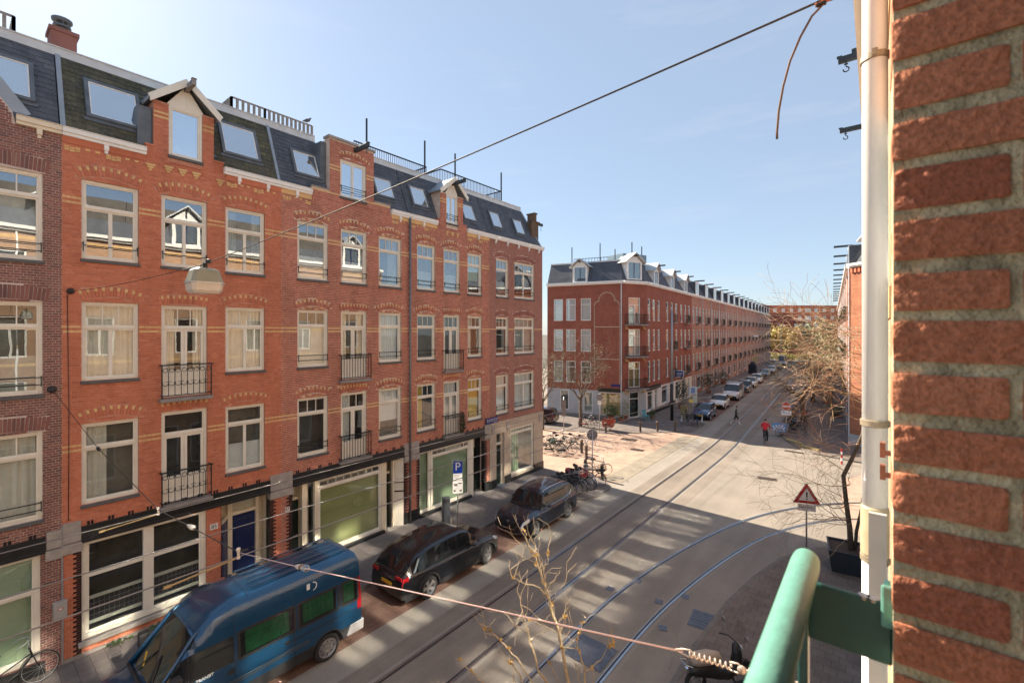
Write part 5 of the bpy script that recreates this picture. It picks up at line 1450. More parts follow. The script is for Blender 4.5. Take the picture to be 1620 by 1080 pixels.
# ---- row houses beyond: one prototype copied down the street
def row_house(name, label, w, m, dorm, group, gm=None):
    h = thing(name, label, 'house', (0,0,0), 0, group)
    cols = [(0.55,1.5),(2.35,3.35),(4.2,5.15)]
    W = [(a, b, z0, z1) for z0, z1 in R3 for a, b in cols]; G = [(0.4,1.3,0.1,2.7),(1.7,2.5,0.1,2.7),(3.0,5.2,0.7,2.7)]
    far_facade(h, w, (0,0,0), 0, W, m, z0=2.95); far_facade(h, w, (0,0,0), 0, G, gm or m, z1=2.95, name='ground_floor_wall')
    for i, q in enumerate(W): fwin(h, *q, blind=['curtainw','curtain','curtainw'][i % 3])
    for i, q in enumerate(G): fwin(h, *q, top=0.2, name='window' if i == 2 else 'door', blind='room' if i == 2 else 'bluedoor')
    for k, (z0, z1) in enumerate(R3): fbalcony(h, 2.15, 3.55, z0-0.04, (0,0,0), 0, 0.4, 0.9, plant=True)
    far_cornice(h, w, (0,0,0), 0); far_roof(h, w, (0,0,0), 0)
    c = MB(); c.box(0.02, w-0.02, 0.4, 9, 0, 13.6); c.build('core', m, h)
    d = MB(); d.box(2.0, 3.7, -0.05, 1.4, 13.62, 15.5)
    do = d.build('dormer', MT['white'] if dorm else MT['zincpale'], h)
    ch = MB(); ch.box(1.96, 2.0, 0.02, 1.4, 13.7, 15.45); ch.box(3.7, 3.74, 0.02, 1.4, 13.7, 15.45); split(ch.build('dormer_cheek', MT['roofF'], do))
    MB().box(2.3, 3.4, -0.07, -0.05, 13.8, 15.2).build('pane', MT['farglass'], do)
    b = MB(); b.box(2.8, 2.9, -1.0, 0.3, 15.5, 15.66); b.build('hoist_beam', MT['beam'], do)
    dp = MB(); dp.tube([(w, -0.07, 0), (w, -0.07, 13.4)], 0.05, 6); dp.build('downpipe', MT['zincpale'], h)
    return h
RW = 5.8; dirR = Vector((cos(aR), sin(aR), 0)); startR = P2 + dirR*LR
rowh = row_house('row_house', 'rose brick terraced house in the long row beyond the corner building', RW, MT['brickFar2'], True, 'terraced houses in the far left row')
ORD = ['first','second','third','fourth','fifth','sixth','seventh','eighth','ninth','tenth','eleventh','twelfth','thirteenth','fourteenth','fifteenth','sixteenth']
for i in range(16):
    o = rowh if i == 0 else copy_tree(rowh, mats=[None, {'brick_far_rose': MT['brickFar3']}, {'paint_white': MT['creamw']}][(i*2+i//3) % 3])
    o['label'] = ORD[i] + ' rose brick terraced house beyond the corner building'
    place(o, startR + dirR*RW*i, aR)
# far right row, facing the street from the other side
MT['brickR'] = wall_brick_mat('brick_far_orange', (0.36,0.13,0.07), (0.42,0.17,0.09), (0.38,0.24,0.17))
Q0 = Vector((-1.55, 43.0, 0)); aQ = -pi/2 + BA; dirQ = Vector((-sin(BA), cos(BA), 0))
rr = row_house('row_house', 'orange brick terraced house in the far right row behind bare branches', RW, MT['brickR'], False, 'terraced houses in the far right row')
for i in range(15):
    o = rr if i == 0 else copy_tree(rr)
    place(o, Q0 + dirQ*(RW*(i+1)), aQ)
    o['label'] = ORD[i] + ' orange brick house of the far right row, counted from its corner'
# gable end of that row, facing the junction
ge = thing('corner_house', 'orange brick corner house end with white dormer beside the white downpipe', 'house', tuple(Q0), radians(-36))
ge_h = [(1.2+2.2*k, 2.2+2.2*k, z0, z1) for z0, z1 in R3 for k in range(3)]
far_facade(ge, 9.0, (0,-0.02,0), 0, ge_h, MT['brickR'], z1=13.6, t=0.3)
for q in ge_h: fwin(ge, *q, org=(0,-0.02,0), ang=0)
far_cornice(ge, 9.0, (0,-0.02,0), 0, 13.5)
dn = MB()
for i in range(14): dn.box(0.15+0.28*i, 0.3+0.28*i, -0.16, 0, 13.05, 13.4)
dn.build('frieze', MT['brickB'], ge)
white_dormer(ge, 1.9, 1.5, 13.7, 15.4, 16.3, (0,-0.02,0), 0)
gr2 = MB(); gr2.poly([(0.4,0,13.7),(9,0,13.7),(9,1.1,15.7),(0.9,1.1,15.7)], [(0,1,2,3)]); gr2.build('roof', MT['roofF'], ge)
wb = MB(); wb.box(-0.05, 9, -0.06, 0, 0, 0.9); wb.build('plinth', MT['greywall'], ge)
dpq = MB(); dpq.tube([(-0.12, 0.3, 0), (-0.12, 0.3, 13)], 0.06, 8); dpq.build('downpipe', MT['white'], ge)

# ---- big red buildings closing the view
MT['farred'] = mat('brick_orange_distant', (0.52,0.17,0.09), 0.9, var=0.06, scale=0.3)
MT['fardark'] = mat('brick_maroon_distant', (0.19,0.045,0.04), 0.9, var=0.08, scale=0.3)
def block(name, label, a, b, z, deep, m, rows, cols, wcol):
    a, b = Vector((*a, 0)), Vector((*b, 0)); L = (b-a).length; ang = atan2(b.y-a.y, b.x-a.x)
    h = thing(name, label, 'building', tuple(a), ang)
    MB().box(0, L, 0, deep, 0, z).build('wall', m, h)
    MB().box(-0.1, L+0.1, -0.1, deep, z, z+0.35).build('roof_edge', wcol, h)
    for r in range(rows):
        for c in range(cols):
            x = L*(c+0.5)/cols; zz = z - 2.6 - r*3.3
            if zz < 3: continue
            w_ = 1.5 if c % 5 else 2.8
            MB().box(x-w_/2, x+w_/2, -0.08, 0.05, zz, zz+1.6).build('window', MT['creamw'], h)
    return h
block('apartment_block', 'long orange brick apartment block closing the end of the street', (-38.5, 222.0), (-10.8, 247.0), 19.6, 14, MT['farred'], 4, 10, MT['farred'])
block('hall_building', 'dark maroon brick hall behind spring trees at the end of the street', (-32.6, 192.0), (-23.9, 198.5), 15.0, 12, MT['fardark'], 0, 1, MT['fardark'])
block('apartment_block', 'low maroon block beside the hall at the end of the street', (-24.2, 201.0), (-19.0, 203.5), 12.6, 9, MT['fardark'], 1, 2, MT['zinc'])
# ------------------------------------------------------------------ our own side of the street (seen in the windows opposite) and the window we lean out of
from mathutils import noise as mnoise
XR = 0.05
def near_right_house(name, label, y_top, special=False):
    h = thing(name, label, 'house', (XR, y_top, 0), -pi/2, 'houses on the camera side of the street')
    w = 5.6
    cols = [(0.6,1.75),(2.25,3.4),(3.9,5.05)]
    W = [(a, b, z0, z1) for (z0, z1) in (F3, F2, F1) for a, b in cols]
    G = [(0.5,2.6,0.5,3.0),(3.2,4.1,0.1,3.0),(4.3,5.1,0.1,3.0)]
    if special: W[3] = (0.06, 1.75, 7.5, 10.2)
    mb = MB()
    for a, b, c, d in cells(0, w, 0, 13.66, W+G): mb.box(a, b, 0, 0.3, c, d)
    mb.build('wall', MT['brickOpp'], h)
    for i, q in enumerate(W):
        if special and i == 3: continue
        fwin(h, *q, glass=MT['glassopp'], blind=['curtainw','room','curtain'][i % 3], y=0.06, door=True)
    for i, q in enumerate(G): fwin(h, *q, glass=MT['glassopp'], name='window' if i == 0 else 'door', blind='room' if i == 0 else 'grndoor', top=0.2, y=0.06)
    yb = MB()
    for z0 in (12.0, 8.7, 5.6, 13.2, 10.1, 6.9):
        for a, b, c, d in cells(0, w, z0, z0+0.14, W): yb.box(a, b, -0.006, 0.01, c, d)
    yb.build('yellow_band', MT['brickY'], h)
    far_cornice(h, w, (0,0,0), 0, 13.6)
    r = MB(); r.poly([(0, 0.1, 13.84), (w, 0.1, 13.84), (w, 1.05, 16.1), (0, 1.05, 16.1), (0, 9, 16.1), (w, 9, 16.1)], [(0,1,2,3),(3,2,5,4)]); r.build('roof', MT['roofF'], h)
    white_dormer(h, 2.82, 1.3, 13.86, 15.4, 16.2, (0,0,0), 0, 0.55)
    if not special:
        c = MB(); c.box(0.01, w-0.01, 0.5, 9, 0, 16.0); c.build('core', MT['room'], h)
    return h
base = near_right_house('terraced_house', 'tan brick terraced house on our side, mirrored in windows opposite', 23.3)
for i in (1, 2, 3, 5, 6): copy_tree(base, None, (XR, 23.3-5.6*i, 0), -pi/2)
own = near_right_house('terraced_house', 'house we look out of, its brick window jamb filling the right edge', 0.9, special=True)
oc = MB(); oc.box(0.0, 5.6, 2.6, 9, 0, 16.0); oc.box(0.0, 5.6, 0.35, 2.6, 0, 7.2); oc.box(0.0, 5.6, 0.35, 2.6, 10.4, 16); oc.box(1.9, 5.6, 0.35, 2.6, 7.2, 10.4); oc.build('core', MT['room'], own)
ceil = MB(); ceil.box(-0.0, 0.03, 0.02, 2.6, 7.2, 10.4); ceil.build('room_wall', MT['white'], own)

# jamb bricks, each modelled with worn edges (world y = 0.75 is the face we see)
def rough_brick(L, D, H, seed):
    """worn brick L long (x), D deep (y), H high (z), origin at its lower front left corner"""
    nx, ny, nz = max(3, int(L/0.0045)), 8, 13
    mb = MB(); r = 0.004
    def warp(p):
        x, y, z = p
        q = Vector((x*45+seed*7.3, y*45, z*45)); n1 = mnoise.noise(q)*0.0017; n2 = mnoise.noise(q*2.7)*0.0015; n3 = mnoise.noise(q*0.35)*0.0032
        # soften the arrises
        ex_ = min(x, L-x); ez_ = min(z, H-z); ey_ = min(y, D-y)
        k = 0
        for e in (ex_, ez_): k += max(0, r-e)/r
        off = Vector((0, 0.0042*(k*0.45)**2, 0)) if y < D*0.5 else Vector((0,0,0))
        sx = (1 if x < L/2 else -1)*max(0, r-ez_)/r*0.0008; sz = (1 if z < H/2 else -1)*max(0, r-ex_)/r*0.0008
        chip = 0.007*max(0, mnoise.noise(Vector((x*22+seed*3.1, z*22, seed)))-0.25) * (1 if min(ex_, ez_) < 0.014 else 0.25)
        return (x+sx+n3*0.4, y + off.y + n1 + n2 + chip, z+sz+n3*0.5)
    def face(f, nu, nv): mb.grid([[warp(f(i/nu, j/nv)) for i in range(nu+1)] for j in range(nv+1)])
    face(lambda u, v: (u*L, 0, v*H), nx, nz)                # face towards us
    face(lambda u, v: (0, (1-u)*D, v*H), ny, nz)            # outer end
    face(lambda u, v: (L, u*D, v*H), ny, nz)
    face(lambda u, v: (u*L, v*D, H), nx, ny)
    face(lambda u, v: (u*L, (1-v)*D, 0), nx, ny)
    return mb
CJ = 0.0632; JY = 0.75; zb = 7.90
jm = MB(); jm.box(-0.003, 0.30, 0.0, 0.098, 7.85, 9.55)
jw = jm.build('jamb_mortar', MT['mortarF'], own)
# own frame: local x = 0.9 - Y, local y = X - XR  -> place the jamb in world axes through a part with inverse rotation
def own_place(o, x, y, z): o.location = (0.9-y, x-XR, z); o.rotation_euler = (0, 0, pi/2)
jw.data.transform(Matrix.Translation((0.020, 0.0042, 0)))
own_place(jw, 0, JY, 0)
for i in range(26):
    z = zb + i*CJ
    if z > 9.5: break
    odd = i % 2
    segs = [(0.0, 0.205), (0.217, 0.3)] if odd else [(0.0, 0.101), (0.1125, 0.3)]
    for s0, s1 in segs:
        b = rough_brick(s1-s0, 0.10, 0.0475+0.002*((i*7) % 3-1), i*2+s0*50).build('brick', MT['brickF'], own, smooth=True)
        own_place(b, 0.0165 + s0 + random.uniform(-0.0015, 0.0015), JY + random.uniform(-0.001, 0.001), z + 0.0075)

# white downpipe with its brackets
MT['pipewhite'] = mat('pipe_white', (0.80,0.79,0.77), 0.3, var=0.03, scale=6, dirt=0.06)
MT['clip'] = mat('pipe_clip', (0.34,0.28,0.20), 0.5, 0.4, var=0.3, scale=30, dirt=0.3)
MT['pipejoint'] = mat('pipe_joint', (0.45,0.37,0.24), 0.5, 0.1, var=0.15, scale=10)
px_, py_ = -0.004, 2.24
pipe = thing('downpipe', 'white painted downpipe running up beside the brick window jamb', 'pipe', (px_, py_, 0.1))
b = MB(); b.tube([(0,0,0), (0,0,7.7)], 0.04, 28); b.tube([(0,0,7.83), (0,0,13.4)], 0.04, 28); b.build('pipe', MT['pipewhite'], pipe, smooth=True)
j = MB(); j.lathe([(0.043, 7.68), (0.0445, 7.69), (0.0445, 7.86), (0.042, 7.87)], n=28); j.build('pipe_joint', MT['pipejoint'], pipe, smooth=True)
for zz in (9.575, 8.175, 7.655):
    c = MB(); c.lathe([(0.0405, zz), (0.0455, zz+0.003), (0.0455, zz+0.024), (0.0405, zz+0.027)], n=28); c.box(-0.009, 0.009, -0.062, -0.043, zz+0.002, zz+0.026); c.bar((0.03,0.0,zz+0.013), (0.06,0.0,zz+0.013), 0.02, 0.016)
    c.build('pipe_clip', MT['clip'], pipe)
hk = thing('wall_hook', 'pair of rusty iron wall hooks sticking out beside the downpipe', 'hook', (0.05, 1.6, 8.1))
h_ = MB()
for zz in (0.21, 0.15):
    h_.bar((0.0, 0, zz), (-0.04, 0, zz), 0.012, 0.012); h_.bar((-0.036, 0, zz-0.012), (-0.036, 0, zz+0.028), 0.02, 0.012)
h_.build('hook', mat('rusty_iron', (0.25,0.09,0.05), 0.8, 0.2, var=0.3, scale=30), hk)

# mint green window guard
MT['mint'] = mat('paint_mint', (0.115,0.29,0.235), 0.45, var=0.1, scale=60, dirt=0.25, bump=0.12, bscale=220)
MT['mintdk'] = mat('paint_bottle_green', (0.012,0.075,0.065), 0.32, var=0.12, scale=20, dirt=0.2)
gd = thing('window_guard', 'mint green tubular window guard rail with dark green wall bracket', 'railing', (-0.079, 0.0, 8.309))
t = MB(); t.tube([(0, -0.75, 0), (0, 0.765, 0), (0, 0.782, 0), (0, 0.794, 0), (0, 0.80, 0)], [0.0178, 0.0178, 0.0165, 0.011, 0.003], 24); t.build('handrail', MT['mint'], gd, smooth=True)
br_ = MB(); br_.box(0.0, 0.096, 0.782, 0.791, -0.112, -0.030); br_.box(0.088, 0.0975, 0.791, 0.86, -0.112, -0.030); bro = br_.build('bracket', MT['mintdk'], gd, bevel=0.003)
lf = MB(); lf.box(0.084, 0.098, 0.775, 0.7815, -0.06, -0.004); lf.build('bracket_plate', MT['mint'], gd, bevel=0.003)
bl_ = MB()
for xx in (0.066, 0.076): bl_.lathe([(0, -0.006), (0.006, -0.005), (0.007, 0.0)], (xx, 0.786, -0.0285), 'z', 10)
bl_.build('bolt', MT['rail'], gd)
bal = MB(); bal.box(-0.006, 0.006, 0.74, 0.765, -0.62, -0.015); bal.build('baluster', MT['mintdk'], gd, bevel=0.002)
b2 = MB()
for yy in (0.6, 0.45, 0.3, 0.15, 0.0, -0.15): b2.tube([(0, yy, -0.6), (0, yy, -0.01)], 0.008, 10)
b2.build('baluster_set', MT['mint'], gd, smooth=True)
lr = MB(); lr.tube([(0, -0.75, -0.6), (0, 0.79, -0.6)], 0.014, 14); lr.build('lower_rail', MT['mint'], gd, smooth=True)
lb = MB(); lb.box(0.0, 0.14, 0.78, 0.79, -0.615, -0.585); lb.build('lower_bracket', MT['mint'], gd, bevel=0.003)
# small white gauge plate behind the bracket
gp = MB().box(-0.02, 0.028, 1.98, 2.0, 7.35, 8.02).build('pipe_guard_plate', mat('plate_grey', (0.46,0.42,0.36), 0.7), None)
tag(gp, 'pale grey plate standing behind the bracket against the downpipe', 'plate')
# hoist beams of the neighbouring houses against the sky
for (yy, zz, xo, lb_) in ((14.2, 15.42, -0.75, 'upper black hoist beam with hook against the sky by the downpipe'), (19.2, 15.42, -0.97, 'lower black hoist beam with hook against the sky by the downpipe')):
    o = thing('hoist_beam', lb_, 'beam', (XR, yy, zz), 0, 'hoist beams on the camera side')
    q = MB(); q.box(xo-XR, 0.3, -0.06, 0.06, 0, 0.14); q.box(xo-XR-0.03, xo-XR+0.08, -0.05, 0.05, 0.14, 0.17); q.build('beam', MT['beam'], o)
    k = MB(); xx = xo-XR+0.16; k.bar((xx,0,0), (xx,0,-0.12), 0.02, 0.02); k.bar((xx-0.04,0,-0.06), (xx+0.04,0,-0.06), 0.03, 0.03)
    k.tube([(xx+0.06*sin(a), 0, -0.19+0.06*cos(a)) for a in [i*pi/7 for i in range(12)]], 0.015, 6); k.build('hook', MT['iron'], o)
# ------------------------------------------------------------------ wires, lamps, signs and street furniture
MT['wire'] = mat('wire_dark', (0.05,0.045,0.042), 0.6, 0.3, var=0.2)
MT['wiregrey'] = mat('wire_grey', (0.20,0.19,0.19), 0.5, 0.5, var=0.15)
MT['rope'] = mat('rope_pale', (0.62,0.45,0.42), 0.8, var=0.15, scale=90)
MT['galv'] = mat('galvanised', (0.42,0.43,0.44), 0.45, 0.6, var=0.15, scale=8)
MT['polegrey'] = mat('pole_grey', (0.33,0.34,0.35), 0.5, 0.3, var=0.1)
MT['porcelain'] = mat('insulator_pale', (0.55,0.52,0.47), 0.25, var=0.1)
MT['insclear'] = glass_mat('insulator_clear', tint=(0.75,0.75,0.72), base=0.15, gain=1.5, wave=0)
MT['signblue'] = mat('sign_blue', (0.006,0.05,0.40), 0.35, var=0.03)
MT['signred'] = mat('sign_red', (0.45,0.012,0.02), 0.35, var=0.03)
MT['signwhite'] = mat('sign_white', (0.80,0.79,0.77), 0.4, var=0.03)
MT['signback'] = mat('sign_back', (0.22,0.21,0.22), 0.5, 0.3, var=0.1)
def sagline(a, b, sag, n=14):
    a, b = Vector(a), Vector(b)
    return [a + (b-a)*(i/n) - Vector((0,0,4*sag*(i/n)*(1-i/n))) for i in range(n+1)]
def wire(name, pts, r, m, label, cat='wire', group='overhead wires'):
    o = MB().tube(pts, r, 6).build(name, m, None, smooth=True); return tag(o, label, cat, group)
lampP = Vector((-6.62, 2.06, 9.49))
wire('span_wire', sagline((0.05,2.06,9.95), (-0.1,2.06,9.885), 0.0, 3)[:-1] + sagline((-0.1,2.06,9.885), lampP, 0.03) + sagline(lampP, (-16.24,2.06,9.68), 0.06)[1:], 0.005, MT['wire'], 'dark span wire crossing the sky and holding the hanging street lamp')
wire('loose_cable', [(-0.150,2.06,9.868), (-0.19,2.06,9.835), (-0.228,2.06,9.77), (-0.262,2.06,9.69), (-0.285,2.06,9.60), (-0.30,2.06,9.51), (-0.306,2.06,9.43), (-0.306,2.06,9.40)], 0.0045, mat('cable_brown', (0.10,0.06,0.045), 0.7), 'loose cable end hanging in a curve from the upper span wire')
sh = thing('wire_shackle', 'rusty shackle and clamps holding the upper span wire at the wall', 'shackle', (-0.1, 2.06, 9.885))
q = MB(); q.tube([(0.10,0,0.04),(0.05,0,0.02),(0.0,0,0.0),(-0.08,0,-0.015)], [0.012,0.016,0.012,0.008], 8); q.lathe([(0,-0.02),(0.018,-0.01),(0.018,0.01),(0,0.02)], (0.1,0,0.04), n=10); q.build('shackle', mat('rust_orange', (0.38,0.13,0.06), 0.7, 0.2, var=0.3, scale=40), sh)
q = MB(); q.box(-0.075,-0.045,-0.008,0.008,-0.022,-0.004); q.box(-0.035,-0.02,-0.009,0.009,-0.014,0.004); q.build('clamp', MT['iron'], sh)
# hanging street lamp
hl = thing('street_lamp', 'grey green street lamp hanging on a wire before the orange house', 'lamp', tuple(lampP - Vector((0,0,0.40))))
def ring(w, l, z, ch=0.25): 
    a, b = w/2, l/2; c = min(a, b)*ch
    return [(-a+c,-b,z),(a-c,-b,z),(a,-b+c,z),(a,b-c,z),(a-c,b,z),(-a+c,b,z),(-a,b-c,z),(-a,-b+c,z)]
q = MB(); q.grid([ring(0.16,0.18,0.345), ring(0.25,0.28,0.315), ring(0.31,0.34,0.20), ring(0.33,0.36,0.165)], closed=True); q.poly(ring(0.16,0.18,0.345), [tuple(range(8))]); q.poly(ring(0.33,0.36,0.165), [tuple(range(8))]); q.build('housing', mat('lamp_housing', (0.22,0.225,0.175), 0.5, var=0.08, dirt=0.15), hl, bevel=0.01)
q = MB(); q.grid([ring(0.345,0.375,0.165), ring(0.345,0.375,0.148)], closed=True); q.poly(ring(0.345,0.375,0.148), [tuple(range(8))]); q.build('rim', MT['galv'], hl)
q = MB(); q.grid([ring(0.32,0.35,0.148), ring(0.30,0.33,0.06), ring(0.25,0.28,0.025)], closed=True); q.poly(ring(0.25,0.28,0.025), [tuple(range(8))]); q.build('lens', mat('lamp_lens', (0.50,0.47,0.43), 0.2, var=0.06), hl)
q = MB(); q.bar((0,0,0.345),(0,0,0.41),0.03,0.03); q.bar((0.07,0,0.345),(0.07,0,0.41),0.02,0.02); q.tube([(-0.06,0,0.40),(-0.10,0.02,0.36),(-0.07,0.02,0.35)],0.006,5); q.tube([(-0.1,0,0.40),(-0.14,-0.02,0.35),(-0.1,-0.02,0.345)],0.006,5); q.lathe([(0,-0.03),(0.03,-0.02),(0.03,0.02),(0,0.03)], (0.14,0,0.42), n=10); q.build('hanger', MT['iron'], hl)
# pale span rope with tensioner, insulators and the tram contact wires
rp = [(0.05,2.0,7.38), (-0.42,2.0,7.285), (-0.654,2.0,7.255), (-4.21,2.0,6.49), (-5.38,2.0,6.25)]
wire('span_rope', rp[2:], 0.0045, MT['rope'], 'pale pink span rope crossing the road low in front of the van', 'rope')
wire('span_wire', [(-5.38,2.0,6.25), (-8.35,2.0,5.99), (-12.1,1.93,6.31), (-16.22,1.72,7.17)], 0.006, MT['wire'], 'dark lower span wire rising to the anchor on the purple house')
tn = thing('wire_tensioner', 'pale metal spring tensioner at the near end of the span rope', 'tensioner', (-0.654, 2.0, 7.255))
d_ = (Vector(rp[1])-Vector(rp[2])); L_ = d_.length; u_ = d_/L_; up_ = Vector((0,0,1)); s_ = u_.cross(up_)
q = MB(); n = 90
q.tube([u_*(0.03+0.17*i/n) + (up_*cos(i*2*pi/11)+s_*sin(i*2*pi/11))*0.011 for i in range(n+1)], 0.0035, 5)
q.tube([u_*-0.03, u_*0.0+up_*0.012, u_*0.03+up_*0.016, u_*0.055, u_*0.03-up_*0.014, u_*0.0-up_*0.008, u_*-0.03], 0.0045, 6)
q.tube([u_*0.19+up_*0.016, u_*0.22+up_*0.02, u_*0.25, u_*0.22-up_*0.018, u_*0.19-up_*0.014], 0.0045, 6); q.lathe([(0.004,-0.006),(0.016,-0.005),(0.016,0.005),(0.004,0.006)], tuple(u_*0.235), 'y', 14)
q.build('spring', mat('metal_cream', (0.55,0.46,0.38), 0.4, 0.5, var=0.15, scale=40), tn, smooth=True)
q = MB(); q.bar(u_*0.25, Vector((0.704,0,0.125)), 0.010, 0.010); q.bar(u_*0.26, u_*0.30, 0.022, 0.022); q.build('rod', mat('metal_cream_rod', (0.58,0.47,0.36), 0.4, 0.5, var=0.15), tn)
def insulator(p, d, label, m):
    o = thing('insulator', label, 'insulator', tuple(p)); d = Vector(d).normalized()
    q = MB(); q.tube([d*-0.09, d*-0.075, d*-0.07, d*0.03, d*0.035, d*0.05], [0.012,0.014,0.03,0.03,0.014,0.012], 14); q.build('body', m, o, smooth=True)
    q = MB(); q.tube([d*0.05, d*0.07, d*0.13], [0.024,0.024,0.014], 10); q.build('cap', MT['porcelain'], o)
insulator((-3.98,2.0,6.54), (-1,0,-0.21), 'clear insulator on the pale span rope above the van roof', MT['insclear'])
insulator((-12.1,1.93,6.31), (-1,0,0.2), 'dark insulator on the span wire before the lower left window', MT['iron'])
insulator((-6.9,2.0,6.12), (-1,0,-0.09), 'metal insulator on the span wire before the shop window', MT['porcelain'])
def contact(name, x, z, label, pts=None, y1=190):
    P = pts or [Vector(road_pt(x, y, z)) for y in [-40, -10, 2, 12, 22] + [30 + 2*i for i in range(7)] + [60, 100, y1]]
    wire(name, P, 0.0075, MT['wiregrey'], label)
contact('contact_wire', -8.35, 5.93, 'left tram contact wire running above the straight track')
contact('contact_wire', -5.4, 6.2, 'right tram contact wire running above the second track')
contact('contact_wire', 0, 0, 'middle tram contact wire bending with the curved track', [(-7.0,-40,5.9),(-6.95,2,5.92),(-6.7,10,5.92),(-6.1,16,5.95),(-5.0,21,6.0),(-3.0,25.5,6.05),(0,29,6.1),(6,32,6.1)])
for (p, lb) in (((-8.35,2.0,5.95), 'wire clamp on the left contact wire before the shop fascia'), ((-5.4,2.0,6.22), 'wire clamp on the right contact wire before the blue door')):
    o = thing('wire_clamp', lb, 'clamp', p)
    q = MB(); q.bar((0,0,0.06),(0,0,-0.03),0.02,0.03); q.lathe([(0,-0.02),(0.022,-0.012),(0.022,0.012),(0,0.02)], (0,0,0.06), n=10); q.lathe([(0,-0.02),(0.02,-0.012),(0.02,0.012),(0,0.02)], (0,0,-0.03), n=10); q.build('clamp', MT['porcelain'], o, smooth=True)
    q = MB(); q.bar((0,-0.62,-0.07),(0,-0.03,-0.03),0.012,0.012); q.bar((0,-0.66,-0.07),(0,-0.6,-0.07),0.02,0.025); q.build('arm', mat('arm_brass', (0.45,0.34,0.18), 0.4, 0.5), o)
for (a, b, sg, lb) in (((-16.25,22.6,7.0), (0.05,22.4,7.0), 0.5, 'thin span wire across the street at the corner house'), ((-15.46,44.1,9.2), (-1.5,43.2,9.0), 0.6, 'thin span wire from the tram pole to the far right corner'), ((-19.6,64,8.0), (-2.9,64,8.0), 0.5, 'thin span wire across the far street above the white van'), ((-15.46,44.1,7.4), (-19.0,50,7.6), 0.1, 'short span wire behind the tram pole'), ((-16.25,22.0,6.6), (-15.4,44.1,7.6), 0.4, 'long thin wire from the corner house to the tram pole'), ((-21.5,95,8.2), (-4.9,95,8.2), 0.5, 'thin span wire across the street far away')):
    wire('span_wire', sagline(a, b, sg), 0.006, MT['wiregrey'], lb)
for (y, z, lb, r) in ((1.72, 7.17, 'round dark wire anchor on the purple house', 0.085), (2.06, 9.68, 'square wire anchor on the orange house below the top windows', 0.075)):
    o = thing('wall_anchor', lb, 'anchor', (XF, y, z))
    q = MB(); q.lathe([(0, 0.0),(r*1.1,0.0),(r*1.1,0.03),(r*0.8,0.08),(r*0.3,0.12),(0,0.125)], (0,0,0), 'x', 12); q.bar((0.1,0,0),(0.16,0,0),0.03,0.03); q.build('anchor_plate', MT['wire'], o)
o = wire('facade_cable', [(XF+0.02, 2.02, 3.75), (XF+0.02, 2.03, 6.5), (XF+0.02, 2.0, 9.6)], 0.008, MT['wire'], 'thin dark cable running up the edge of the orange house', 'cable', None)
ub = thing('meter_box', 'small grey electric box low on the wall between the two left houses', 'box', (XF, 1.86, 1.36))
q = MB(); q.box(0.0, 0.14, -0.13, 0.13, 0, 0.42); q.build('box', mat('box_grey', (0.36,0.35,0.33), 0.6, var=0.1, dirt=0.2), ub, bevel=0.012)
q = MB(); q.poly([(0.143,-0.07,0.24),(0.143,0.0,0.20),(0.143,0.07,0.24),(0.143,0.0,0.28)], [(0,1,2,3)]); q.poly([(0.146,-0.045,0.24),(0.146,0.0,0.215),(0.146,0.045,0.24),(0.146,0.0,0.265)], [(0,1,2,3)], 1); q.build('warning_mark', [MT['signred'], MT['signwhite']], ub)
q = MB(); q.tube([(0.03,0.05,0.42),(0.03,0.04,2.3)], 0.02, 8); q.tube([(0.03,0.05,-1.2),(0.03,0.05,0.0)], 0.02, 8); q.build('conduit', MT['polegrey'], ub)

# ---- signs
def disc(mb, r, y, n=28, m=0, z=0.0): mb.lathe([(0, y-0.004), (r, y-0.004), (r, y+0.004), (0, y+0.004)], (0,0,z), 'y', n, m)
def sign_pole(o, h, r=0.03, z0=0.0): MB().tube([(0,0.03,z0),(0,0.03,h)], r, 12).build('pole', MT['galv'], o, smooth=True)
ps = thing('parking_sign', 'blue parking sign with white plates below on a thin grey pole', 'sign', (-14.36, 14.13, 0.11), radians(48))
sign_pole(ps, 2.86)
MB().box(-0.2,0.2,-0.008,0.004,2.30,2.84).build('sign_plate', MT['signblue'], ps, bevel=0.003)
text(ps, 'P', 0.50, (0, -0.012, 2.575), (pi/2,0,0), MT['signwhite'])
MB().box(-0.2,0.2,-0.008,0.004,1.99,2.29).build('white_plate', MT['signwhite'], ps, bevel=0.003)
pp = MB().box(-0.22,0.22,-0.010,0.004,1.42,1.97).build('charging_plate', MT['signwhite'], ps, bevel=0.003)
q = MB()
q.box(-0.17,0.0,-0.014,-0.011,1.80,1.84); q.box(0.02,0.18,-0.014,-0.011,1.84,1.88); q.box(-0.15,-0.02,-0.014,-0.011,1.76,1.79); q.box(-0.12,-0.09,-0.014,-0.011,1.73,1.76); q.box(-0.05,-0.02,-0.014,-0.011,1.73,1.76)
for sg in (-1, 1):
    q.bar((sg*0.04,-0.0125,1.68),(sg*0.12,-0.0125,1.55),0.003,0.03,up=(0,1,0)); q.poly([(sg*0.17,-0.0135,1.49),(sg*0.17,-0.0135,1.60),(sg*0.06,-0.0135,1.53)],[(0,1,2)])
q.build('symbol', MT['ink'], pp)
q = MB()
for zz in (2.22, 2.17, 2.12, 2.07): q.box(-0.15, 0.15-0.05*((zz*100) % 3), -0.012,-0.009, zz, zz+0.018)
q.build('small_print', mat('print_grey', (0.3,0.28,0.3), 0.6), ps)
cp_ = thing('charging_post', 'dark grey charging post on the pavement beside the parking sign', 'charging post', (-14.7, 13.75, 0.11), radians(60))
MB().box(-0.16,0.16,-0.11,0.11,0,1.28).build('cabinet', mat('post_anthracite', (0.045,0.05,0.06), 0.45, var=0.1), cp_, bevel=0.015)
